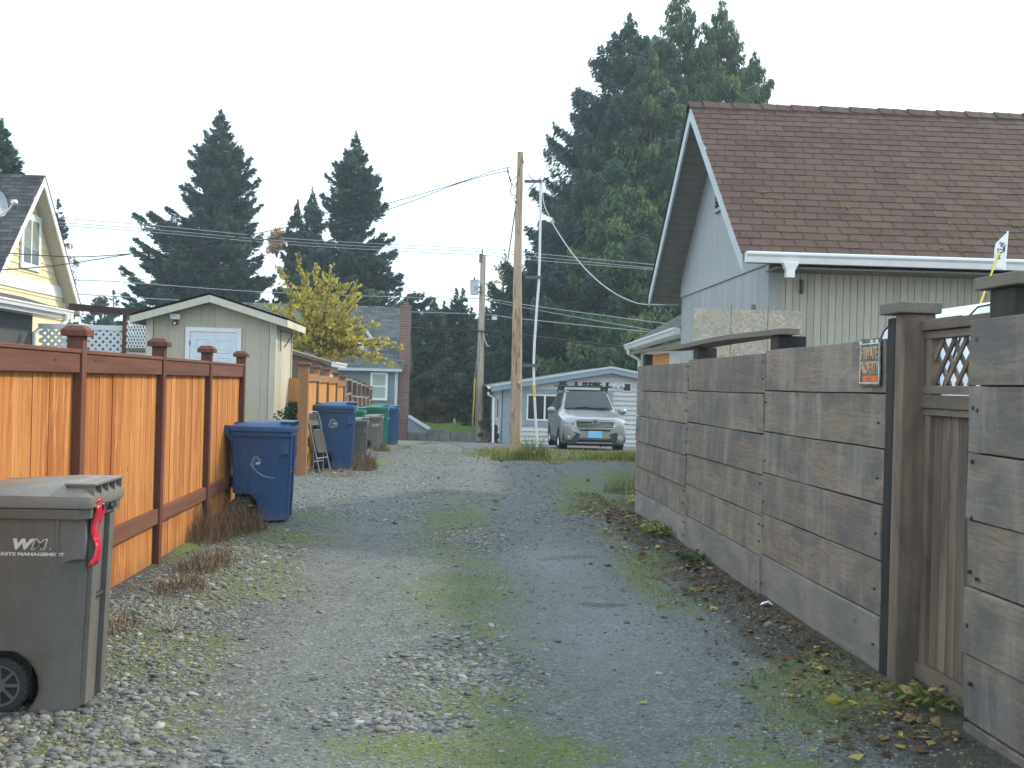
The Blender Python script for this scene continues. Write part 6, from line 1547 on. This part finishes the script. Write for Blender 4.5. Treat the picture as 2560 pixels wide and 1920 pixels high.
# right hand group
b, H = top(1575, 28, 60)
conifer('huge dark spruce with upswept bare-tipped branches left of the grey garage', b, H, 6.9, 31, M_spruce, nb=520, per=440, zmin=1.0, lv=(.55, .66), pw_=.70, droop=-.02, tip=.34, hang=.42, spray=(.30, .085), tr=.34, minr=.1)
b, H = top(1702, -45, 63)
conifer('tall open cedar with a bare trunk top behind the spruce', b, H, 3.7, 32, M_cedarl, nb=420, per=230, zmin=3, pw_=.52, droop=-.1, tip=.25, hang=.8, spray=(.30, .08), tr=.28)
b, H = top(1806, -12, 64)
conifer('tall yellowish cedar right of the bare-topped cedar', b, H, 3.5, 33, M_cedarl, nb=400, per=230, zmin=5, pw_=.50, droop=-.1, tip=.25, hang=.8, spray=(.30, .08), tr=.26)
b, H = top(1886, 128, 65)
conifer('shorter cedar at the right end of the tall group, above the brown roof', b, H, 2.5, 34, M_cedarl, nb=300, per=210, zmin=6, pw_=.42, droop=-.1, tip=.25, hang=.8, spray=(.30, .08), tr=.2)
b, H = top(1632, 118, 58)
conifer('bright green cedar with hanging fronds against the garage gable', b, H, 3.5, 35, M_cedarl, nb=380, per=200, zmin=1, pw_=.6, droop=-.25, tip=.22, hang=.85, spray=(.32, .09), tr=.24)
b, H = top(1455, 420, 62)
conifer('lower dark hemlock at the left foot of the huge spruce', b, H, 3.8, 36, M_spruce, nb=420, per=180, zmin=.5, pw_=.5, droop=-.25, tip=.28, hang=.5, spray=(.32, .09), tr=.24)
b, H = top(1560, 430, 56)
conifer('green cedar low in front of the huge spruce and left of the gable', b, H, 3.4, 37, M_cedarl, nb=340, per=160, zmin=.5, pw_=.45, droop=-.25, tip=.25, hang=.7, spray=(.32, .09))
b, H = top(1370, 640, 60)
conifer('dark conifer directly behind the two utility poles', b, H, 3.2, 38, M_spruce, nb=340, per=150, zmin=.3, pw_=.45, droop=-.15, tip=.25, hang=.4, spray=(.30, .09))
# row of small spruces beyond the lawn
pr1 = None
rows_ = [(1085, 742, 68, 1.0), (1141, 722, 70, 1.0), (1158, 720, 71, .95), (1034, 768, 72, .9), (1010, 776, 69, .9), (1060, 764, 75, .9), (1112, 752, 74, .9), (1240, 728, 72, 1.0), (1268, 742, 69, 1.0), (1198, 790, 74, .9), (1300, 720, 73, 1.0), (1328, 690, 70, 1.1), (1216, 766, 78, 1.0), (1100, 775, 80, 1.2), (1070, 790, 82, 1.3), (1180, 768, 82, 1.2), (1255, 765, 80, 1.2), (1022, 795, 80, 1.2), (1315, 745, 80, 1.2)]
lbs = ['leftmost pointed', 'tallest twin tipped', 'slim right twin of the tallest', 'pale tipped', 'low rounded', 'thin leaning', 'bushy middle', 'pointed', 'dark narrow', 'low', 'tall dark', 'broad dark', 'faint rear', 'rear wide', 'rear dark low', 'rear broad', 'rear spreading', 'rear leftmost', 'rear rightmost']
wh_ = ['left of the two tallest spruces', 'near the centre of the row', 'near the centre of the row', 'beside the brick chimney', 'touching the brick chimney', 'between chimney and the row centre', 'just left of the tallest pair', 'right of the transformer pole', 'between the two utility poles', 'behind the foot of the far pole', 'just left of the near pole', 'directly behind the near pole', 'right behind the far pole', 'between and behind the two leftmost tops', 'behind the thin leaning one', 'hidden mostly behind the twin tops', 'in the gap right of the far pole', 'behind the chimney top', 'seen just left of the near pole']
protos = []
for k, (x, y, Y, s) in enumerate(rows_):
    b, H = top(x, y, Y); lb = '%s spruce beyond the lawn, %s' % (lbs[k], wh_[k])
    if k < 3:
        t_ = conifer(lb, b, H, 2.3, 50 + k, M_fir, group='spruces in a row beyond the lawn', nb=240, per=120, zmin=.2, pw_=.85, droop=-.1, tip=.34, spray=(.27, .085), minr=.08); protos.append((t_, H))
    else:
        p_, Hp = protos[k % 3]; q = dup(p_, b, random.uniform(0, 6), lb, (H / Hp * s, H / Hp * s, H / Hp))
# ---- leafy crowns
def leafcloud(centers, radii, n, size, r, squash=.8):
    k = r.integers(0, len(centers), n); d = r.normal(size=(n, 3)); d /= np.linalg.norm(d, axis=-1, keepdims=True)
    rad = radii[k] * (r.random(n) ** .5); c = centers[k] + d * rad[:, None] * np.array([1, 1, squash])
    dd = r.normal(size=(n, 3)); dd /= np.linalg.norm(dd, axis=-1, keepdims=True); a = frame(dd, r); s = r.uniform(.6, 1.3, n) * size
    tone = np.clip(r.random(n) * .6 + (k / max(1, len(centers) - 1)) * 0 + (np.sin(k * 12.9) * .5 + .5) * .4, 0, 1)
    return diamonds(c, dd, a, s, s * .65).reshape(-1, 3), tone
def shrub(label, x, y0, y1, Y, w, mat, seed, n=5000, size=.16, name='shrub', cat='shrub', lumps=26, depth=None, zb=None, group=None):
    """shrub seen from pixel rows y0 (top) to y1 (foot) centred at x, w metres wide"""
    p1, p0 = P(x, y0, Y), P(x, y1, Y); g = p0.z if zb is None else zb
    t_ = thing(name, label, cat, (p0.x, Y, g), 0, group); H = p1.z - g; r = np.random.default_rng(seed)
    th = r.uniform(0, 6.28, lumps); rr_ = np.sqrt(r.random(lumps)); zz = r.random(lumps) ** .8
    env = np.sqrt(np.clip(1 - zz ** 2.2, .06, 1))
    c = np.stack([np.cos(th) * rr_ * w / 2 * env * .85, np.sin(th) * rr_ * (depth or w) / 2 * env * .85, zz * H * .86 + .05 * H], -1)
    V_, tn = leafcloud(c, r.uniform(.16, .30, lumps) * min(w, H), n, size, r)
    fastmesh('crown', V_, 4, mat, t_, tn)
    m = MB()
    for k in range(min(12, lumps)): m.tube([Vector((0, 0, -.1)), Vector(c[k]) * .5 + Vector((0, 0, .05 * H)), Vector(c[k])], [.05, .03, .01], 5)
    m.build('stems', M_bark, t_, recalc=False)
    return t_
shrub('big dark rounded shrub behind the lawn, left of the far utility pole', 1135, 940, 1066, 64, 3.6, M_dkb, 61, 9000, .20, lumps=40)
shrub('dark shrub low behind the lawn between big shrub and the pale garage', 1215, 975, 1080, 62, 2.2, M_dkb, 62, 5000, .18)
shrub('brownish green shrub at the left of the big dark shrub', 1078, 998, 1064, 62, 2.2, M_brb, 63, 5000, .14)
shrub('thin orange twigged shrub beside the brick chimney', 1022, 972, 1050, 60, 1.5, M_brb, 64, 1800, .11, lumps=14)
shrub('small leafy bush at the corner of the pale garage', 1216, 1050, 1100, 46, 1.0, M_rho, 65, 1800, .09, lumps=14)
shrub('orange leaved tree behind the yellow gable', 176, 560, 760, 60, 1.5, M_org, 66, 700, .13, 'tree', 'tree', lumps=18, zb=gz(60))
shrub('second sparse orange tree lower beside the yellow gable', 206, 700, 800, 62, 1.0, M_org, 67, 700, .12, 'tree', 'tree', lumps=12, zb=gz(62))
shrub('small orange tree seen between the left fir and the cedar', 692, 572, 640, 78, 1.7, M_org, 68, 2200, .15, 'tree', 'tree', lumps=14)
shrub('low rust coloured bush among the small distant firs', 254, 742, 800, 77, 1.3, M_brb, 69, 1800, .13, lumps=12)
shrub('dark evergreen bush between the tan shed and the yellow fence', 722, 992, 1125, 21.4, .62, M_rho, 70, 1500, .065, lumps=22, zb=0.0)
shrub('bright green deciduous shrub below the right fir, behind the blue house roof', 925, 725, 800, 58, 3.0, M_cedarl, 71, 2500, .18, lumps=18)
shrub('dark hedge of shrubs behind the blue house and chimney', 1000, 830, 1060, 66, 3.5, M_dkb, 72, 8000, .22, lumps=40)
# ---- limbed deciduous trees
def limbed(label, base, fork, tips, seed, mat, leaf=.085, per=34, sub=3, spread=.32, name='deciduous_tree', r0=.09, bark=None, dz=.9):
    t_ = thing(name, label, 'tree', base, 0); r = np.random.default_rng(seed); rr_ = random.Random(seed)
    m = MB(); m.tube([Vector((0, 0, -.2)), fork * .5 + Vector((.03, 0, 0)), fork], [r0, r0 * .85, r0 * .7], 8)
    C_ = []; D_ = []
    for tpt in tips:
        tpt = Vector(tpt); mid = fork.lerp(tpt, .5) + Vector((rr_.uniform(-.12, .12), rr_.uniform(-.12, .12), .12 * (tpt - fork).length))
        pts = [fork * (1 - s) ** 2 + mid * 2 * s * (1 - s) + tpt * s * s for s in np.linspace(0, 1, 8)]
        m.tube(pts, [r0 * .5 * (1 - s) + .006 for s in np.linspace(0, 1, 8)], 5)
        l = (tpt - fork).length
        for q in range(int(per * l)):
            s = rr_.uniform(.22, 1); k = min(6, int(s * 7)); p = pts[k].lerp(pts[k + 1], s * 7 - k)
            C_.append(p + Vector((rr_.gauss(0, .05), rr_.gauss(0, .05), rr_.gauss(0, .05))))
        for _ in range(sub):
            s = rr_.uniform(.25, .8); k = int(s * 7); p = pts[k]; dv = Vector((rr_.uniform(-1, 1), rr_.uniform(-1, 1), rr_.uniform(-.1, 1.0))).normalized() * l * spread * rr_.uniform(.6, 1.3)
            m.tube([p, p + dv * .5 + Vector((0, 0, -.02)), p + dv], [.014, .009, .004], 4)
            for q in range(int(per * dv.length * 1.2)): C_.append(p + dv * rr_.uniform(.15, 1.02) + Vector((rr_.gauss(0, .05), rr_.gauss(0, .05), rr_.gauss(0, .05))))
    m.build('trunk', bark or M_bark, t_, recalc=False)
    c = np.array([tuple(p) for p in C_]); n = len(c); d = r.normal(size=(n, 3)) * .6; d[:, 2] -= .7; d /= np.linalg.norm(d, axis=-1, keepdims=True)
    s = r.uniform(.7, 1.25, n) * leaf
    fastmesh('crown', diamonds(c, d, frame(d, r), s, s * .75).reshape(-1, 3), 4, mat, t_, np.clip(r.random(n) * .55 + .45 * (1 - (c[:, 2] - c[:, 2].min()) / np.ptp(c[:, 2])) * r.random(n) + .1, 0, 1))
    return t_
Yt = 33.0; bs = P(797, 930, Yt); bs.z = gz(Yt); fk = P(796, 885, Yt) - bs
tips = [P(x, y, Yt + dy) - bs for x, y, dy in ((742, 632, .3), (690, 664, 0), (832, 664, -.4), (897, 708, .2), (896, 738, -.6), (892, 764, .5), (862, 715, .6), (790, 660, .9), (946, 808, .3), (1014, 866, .2), (990, 912, -.3), (948, 905, .4), (905, 850, -.6),
        (660, 756, .2), (700, 760, .8), (668, 822, -.4), (735, 720, -.5), (770, 770, -.7), (700, 830, .6), (830, 800, -.9), (870, 830, .9), (850, 905, -.5), (740, 850, -.8), (920, 880, .8), (715, 870, .3), (765, 700, .1), (820, 740, .4), (905, 795, .1), (840, 870, .8), (965, 850, -.5))]
limbed('yellow leaved tree with long arching shoots in front of the blue grey house', bs, fk, tips, 81, M_ylw, .115, 46, 5, .26, r0=.10)
Yt = 80.0; bs = P(1285, 1060, Yt); bs.z = gz(Yt); fk = P(1285, 860, Yt) - bs
tips = [P(x, y, Yt + dy) - bs for x, y, dy in ((1262, 628, 0), (1290, 622, 1), (1305, 660, -1), (1245, 660, 0), (1228, 705, .5), (1240, 740, -1), (1310, 720, 1), (1275, 690, 0), (1325, 690, 0), (1218, 745, 0), (1300, 770, 0), (1260, 760, 1))]
limbed('tall pale yellow thinly leaved tree behind the far pole', bs, fk, tips, 82, M_pal, .15, 34, 6, .30, r0=.14)
# ------------------------------------------------------------------ grass, weeds, litter
def blades(n, pos, h, w, lean, seed, cen=None):
    r = np.random.default_rng(seed); X, Y = pos(r, n); n = len(X)
    Z = gh(X, Y); hh = h * (.25 + 1.15 * r.random(n) ** 1.8) * (.55 + .9 * fbm(X, Y, 3.0 if h < .2 else 2.0, 3))
    if cen is not None: hh = hh * (1.1 - .75 * np.clip(((X - cen[0]) / cen[2]) ** 2 + ((Y - cen[1]) / cen[3]) ** 2, 0, 1.2))
    az = r.uniform(0, 6.28, n); le = lean * r.uniform(.2, 1.3, n)
    b = np.stack([X, Y, Z - .01], -1); dx = np.stack([np.cos(az) * le * hh, np.sin(az) * le * hh, hh], -1)
    az2 = r.uniform(0, 6.28, n); sd_ = np.stack([np.cos(az2), np.sin(az2), np.zeros(n)], -1) * (w * r.uniform(.6, 1.3, n))[:, None]
    mid = b + dx * np.array([.35, .35, .6]); tp_ = b + dx
    q1 = np.stack([b - sd_ * .5, b + sd_ * .5, mid + sd_ * .4, mid - sd_ * .4], 1); q2 = np.stack([mid - sd_ * .4, mid + sd_ * .4, tp_ + sd_ * .08, tp_ - sd_ * .08], 1)
    t1 = r.random(n)
    return np.concatenate([q1, q2]).reshape(-1, 3), np.concatenate([t1, t1])
def by_mask(area, fn):
    def f(r, n):
        xs_, ys_ = [], []; tot = 0; it = 0
        while tot < n and it < 60:
            X = r.uniform(area[0], area[1], n); Y = r.uniform(area[2], area[3], n); k = r.random(n) < fn(X, Y); xs_.append(X[k]); ys_.append(Y[k]); tot += k.sum(); it += 1
        return np.concatenate(xs_)[:n], np.concatenate(ys_)[:n]
    return f
mossm = lambda X, Y: np.clip(masks(X, Y)[1] * 1.3 - .45, 0, 1) ** 1.5
V1, T1 = blades(15000, by_mask((-2.6, 2.2, 4.3, 14), mossm), .022, .0035, .7, 91)
isl = lambda X, Y: sst(-1.0, -.3, X + .5 * (fbm(X, Y, 1.1) - .5)) * sst(22.6, 26.4, Y + 3.5 * (fbm(X, Y, .9) - .5)) * sst(30.0, 29.2, Y) * (.25 + .75 * sst(.4, .6, fbm(X + 3, Y, .8)))
V2, T2 = blades(12000, by_mask((-1.4, 4.4, 22.4, 30), isl), .095, .010, .8, 92)
V3, T3 = blades(1500, by_mask((-2.7, -.8, 25, 60), lambda X, Y: masks(X, Y)[1]), .05, .012, .5, 93)
V4, T4 = blades(2600, by_mask((.6, 2.3, 4.5, 16), lambda X, Y: sst(1.35, 1.7, X * CA + Y * SA) * sst(.48, .62, fbm(X, Y, 2.2, 3))), .055, .0045, .9, 94)
g_ = fastmesh('short_grass', np.concatenate([V1, V2, V3, V4]), 4, M_grs, tone=np.concatenate([T1, T2, T3, T4 * .6])); tag(g_, 'short green grass growing through gravel and on the verge by the pole', 'grass', kind='stuff')
def clump(label, cx_, cy_, n, rad, h, mat, seed, w=.004, lean=.6, name='weed_clump', cat='weeds', ell=(1, 1), rot=0):
    z = float(gh(cx_, cy_)); t_ = thing(name, label, cat, (cx_, cy_, z), 0)
    def pos(r, n):
        a = r.uniform(0, 6.28, n); q = np.sqrt(r.random(n)) * rad; x, y = np.cos(a) * q * ell[0], np.sin(a) * q * ell[1]
        return cx_ + x * math.cos(rot) - y * math.sin(rot), cy_ + x * math.sin(rot) + y * math.cos(rot)
    V_, T_ = blades(n, pos, h * 1.25, w, lean, seed, (cx_, cy_, rad * ell[0], rad * ell[1])); V_ = V_ - np.array([cx_, cy_, z]); fastmesh('stems', V_, 4, mat, t_, T_); return t_
for k, (x, y, n, rad, h, ell, lb) in enumerate(((505, 1345, 1500, .30, .27, (1, 1.9), 'large brown dry weed clump against the orange fence before the blue bin'), (595, 1330, 1000, .27, .24, (1, 1.5), 'brown dry weeds leaning over the wheel of the nearest blue bin'),
        (520, 1415, 700, .22, .12, (1, 2.2), 'low reddish dry weeds on the mossy strip'), (450, 1475, 500, .2, .10, (1, 1.6), 'sparse reddish weeds lower down beside the near grey bin'), (300, 1570, 260, .15, .09, (1, 1.6), 'tiny brown weeds in the pebbles right of the near grey bin'), (912, 1172, 800, .20, .20, (1, 3.5), 'brown dry grass at the feet of the short grey and taupe bins'), (955, 1128, 300, .22, .16, (1, 2.0), 'dry grass tuft under the tall green bin'), (850, 1192, 200, .22, .05, (1.6, 1), 'low brown litter grass by the folding chair'))):
    g = G(x, y); clump(lb, g.x, g.y, n, rad, h, M_dry, 100 + k, ell=ell, rot=AL, w=.0045 if g.y < 15 else .008)
for k, (x, y, n, rad, h, lb) in enumerate(((1330, 1150, 650, .40, .42, 'tall green weeds around the foot of the white conduit'), (1262, 1150, 240, .35, .20, 'short weeds at the left foot of the near utility pole'), (1250, 1098, 300, .4, .35, 'yellowing strap leaved plant at the pale garage corner'), (1300, 1098, 260, .35, .35, 'green strap leaved plant under the pale garage window'), (1530, 1150, 500, .7, .16, 'grass hump in front of the silver car'), (1570, 1232, 500, .40, .22, 'weeds at the far end of the plank fence'), (1830, 1390, 60, .12, .5, 'thin wispy grass stalks in front of the plank fence'))):
    g = G(x, y); clump(lb, g.x, g.y, n, rad, h, M_grs, 120 + k, w=.012 if g.y > 20 else .005, lean=.45)
g = G(430, 1580); t_ = thing('dead_twig', 'bare pale branching dead twig sticking out of the pebbles', 'twig', (g.x, g.y, 0)); m = MB(); rr = random.Random(4)
for _ in range(26):
    a = rr.uniform(0, 6.28); l = rr.uniform(.06, .16); e = Vector((math.cos(a) * l * .7, math.sin(a) * l * .7, l * rr.uniform(.5, 1.1))); m.tube([Vector((0, 0, 0)), e * .5 + Vector((0, 0, .01)), e], [.003, .0025, .001], 4)
    m.tube([e * .6, e * .6 + Vector((rr.uniform(-.04, .04), rr.uniform(-.04, .04), .04))], [.002, .001], 4)
m.build('twigs', M_twig, t_)
def leafy(label, x, y, n, rad, h, size, mat, seed, ell=(1, 1)):
    g = G(x, y); z = float(gh(g.x, g.y)); t_ = thing('leafy_plant', label, 'plant', (g.x, g.y, z)); r = np.random.default_rng(seed)
    a = r.uniform(0, 6.28, n); q = np.sqrt(r.random(n)) * rad; c = np.stack([np.cos(a) * q * ell[0], np.sin(a) * q * ell[1], h * (r.random(n) ** .8) * (1 - .4 * (q / rad)) + .015], -1)
    d = np.stack([np.cos(a), np.sin(a), r.uniform(-.5, .4, n)], -1) + r.normal(0, .4, (n, 3)); d /= np.linalg.norm(d, axis=-1, keepdims=True)
    b = np.cross(d, np.array([0, 0, 1.0]) + r.normal(0, .3, (n, 3))); b /= np.linalg.norm(b, axis=-1, keepdims=True); s = size * r.uniform(.6, 1.3, n)
    fastmesh('leaves', diamonds(c, d, b, s, s * .6).reshape(-1, 3), 4, mat, t_, r.random(n) * .8 + .2)
    m = MB()
    for k in range(min(n, 24)): m.tube([Vector((0, 0, -.01)), Vector(c[k]) * .6, Vector(c[k])], [.004, .003, .002], 4)
    m.build('stems', mat, t_); return t_
leafy('fresh green leafy weed against the orange fence', 532, 1300, 60, .14, .30, .07, M_grs, 140)
leafy('green leafy sprig in front of the wheel of the nearest blue bin', 612, 1306, 26, .10, .26, .07, M_grs, 141)
leafy('low green ivy at the far foot of the plank fence', 1640, 1350, 150, .28, .10, .065, M_grs, 142, (.6, 1.6))
leafy('green ground ivy below the second plank fence joint', 1730, 1420, 90, .2, .07, .05, M_rho, 143, (.7, 2.0))
leafy('yellow dotted leafy weed beside the plank fence end', 1600, 1262, 140, .25, .22, .05, M_ylw, 144, (.7, 1.8))
leafy('yellow flowering weed in front of the near utility pole', 1385, 1160, 70, .4, .35, .05, M_ylw, 145, (1.2, .6))
leafy('small green weed on the gravel near the bottom right corner', 2330, 1800, 60, .2, .08, .06, M_grs, 146)
# fallen leaves along the plank fence
r = np.random.default_rng(151); n = 900
u = 4.6 + 10.5 * r.random(n) ** 1.1; v = 2.20 - np.abs(r.normal(0, .28, n)) * (1 + .5 * (r.random(n) < .2)); k = (v > .9) & (fbm(u * 1.7, v * 2.5, 1.0, 3) > .40); u, v = u[k], v[k]; n = len(u)
X = v * CA - u * SA; Y = v * SA + u * CA
X2 = r.uniform(-2.3, 4.0, 300); Y2 = r.uniform(12, 29, 300); kk = np.abs(X2 - .2) > -1; X = np.concatenate([X, X2]); Y = np.concatenate([Y, Y2]); 
X3 = r.uniform(-3.6, -2.4, 90); Y3 = r.uniform(18.3, 20, 90); X = np.concatenate([X, X3]); Y = np.concatenate([Y, Y3]); n = len(X)
c = np.stack([X, Y, gh(X, Y) + r.uniform(.008, .03, n)], -1); a = r.uniform(0, 6.28, n); d = np.stack([np.cos(a), np.sin(a), r.uniform(-.25, .35, n)], -1); d /= np.linalg.norm(d, axis=-1, keepdims=True)
b = np.cross(d, np.array([0, 0, 1.0]) + r.normal(0, .35, (n, 3))); b /= np.linalg.norm(b, axis=-1, keepdims=True); s = (.010 + .036 * r.random(n) ** 2.0) * (1 + (Y > 12) * .25)
# lobed leaf: two folded halves of three corners each side
def leafpoly(c, d, b, s):
    s = s[:, None]; up = np.cross(d, b) * s * .16
    p = [c - d * s, c + b * s * .75 + up, c + d * s * .25 + b * s * .45 + up * .5, c + d * s, c + d * s * .25 - b * s * .45 + up * .5, c - b * s * .75 + up]
    return np.stack([p[0], p[1], p[2], p[3], p[0], p[3], p[4], p[5]], 1)
lv = leafpoly(c, d, b, s)
n2_ = 5200; u2 = 4.6 + 11.5 * r.random(n2_); v2_ = 2.24 - np.abs(r.normal(0, .22, n2_)); X = v2_ * CA - u2 * SA; Y = v2_ * SA + u2 * CA     # chips, needles and crumbled leaf in the soil strip
c = np.stack([X, Y, gh(X, Y) + r.uniform(.004, .018, n2_)], -1); a = r.uniform(0, 6.28, n2_); d = np.stack([np.cos(a), np.sin(a), r.uniform(-.2, .4, n2_)], -1); d /= np.linalg.norm(d, axis=-1, keepdims=True)
b = np.cross(d, np.array([0, 0, 1.0]) + r.normal(0, .6, (n2_, 3))); b /= np.linalg.norm(b, axis=-1, keepdims=True)
chips = diamonds(c, d, b, r.uniform(.012, .05, n2_), r.uniform(.004, .014, n2_))
o_ = fastmesh('fallen_leaves', np.concatenate([lv.reshape(-1, 3), chips.reshape(-1, 3)]), 4, M_lit, tone=np.concatenate([np.repeat(r.random(n), 2), r.random(n2_) * .6])); tag(o_, 'fallen brown and yellow leaves strewn along the plank fence and the gravel', 'fallen leaves', kind='stuff')
# a pale marker stub pair on the lawn
for x in (1134.5, 1137.5):
    q = P(x, 1062, 62); t_ = thing('marker_post', 'pair of thin pale marker posts on the lawn', 'post', q, 0, 'marker posts on the lawn'); m = MB(); m.cyl(Vector((0, 0, -.3)), Vector((0, 0, .35 if x < 1136 else .28)), .035, 8); m.build('stem', M_white, t_); m = MB(); m.box(-.05, .05, -.02, .02, .45 if x < 1136 else .3, .60 if x < 1136 else .42); m.build('plate', M_capw, t_)

g = G(1913, 1541); t_ = thing('paper_scrap', 'small crumpled white scrap of paper among the leaves below the plank fence', 'litter', (g.x, g.y, float(gh(g.x, g.y)) + .01)); m = MB()
m.add([(-.04, -.02, 0), (.0, -.03, .02), (.05, -.01, .0), (.03, .03, .025), (-.02, .03, .01)], [(0, 1, 4), (1, 3, 4), (1, 2, 3)]); m.build('sheet', M_white, t_)
# ------------------------------------------------------------------ thin bluish haze volume, added to imitate windscreen glare on far things
hm = bpy.data.materials.new('thin_haze'); hm.use_nodes = True; ht = hm.node_tree; ht.nodes.clear()
ho = ht.nodes.new('ShaderNodeOutputMaterial'); hv = ht.nodes.new('ShaderNodeVolumePrincipled')
hv.inputs['Color'].default_value = (.78, .90, 1.0, 1); hv.inputs['Density'].default_value = .0010; hv.inputs['Anisotropy'].default_value = .2
ht.links.new(hv.outputs[0], ho.inputs['Volume'])
m = MB(); m.box(-1600, 1600, -120, 2100, -3.2, 32, 0); hz = m.build('haze', hm); tag(hz, kind='stuff')
SC.cycles.volume_bounces = 0; SC.cycles.volume_step_rate = 4
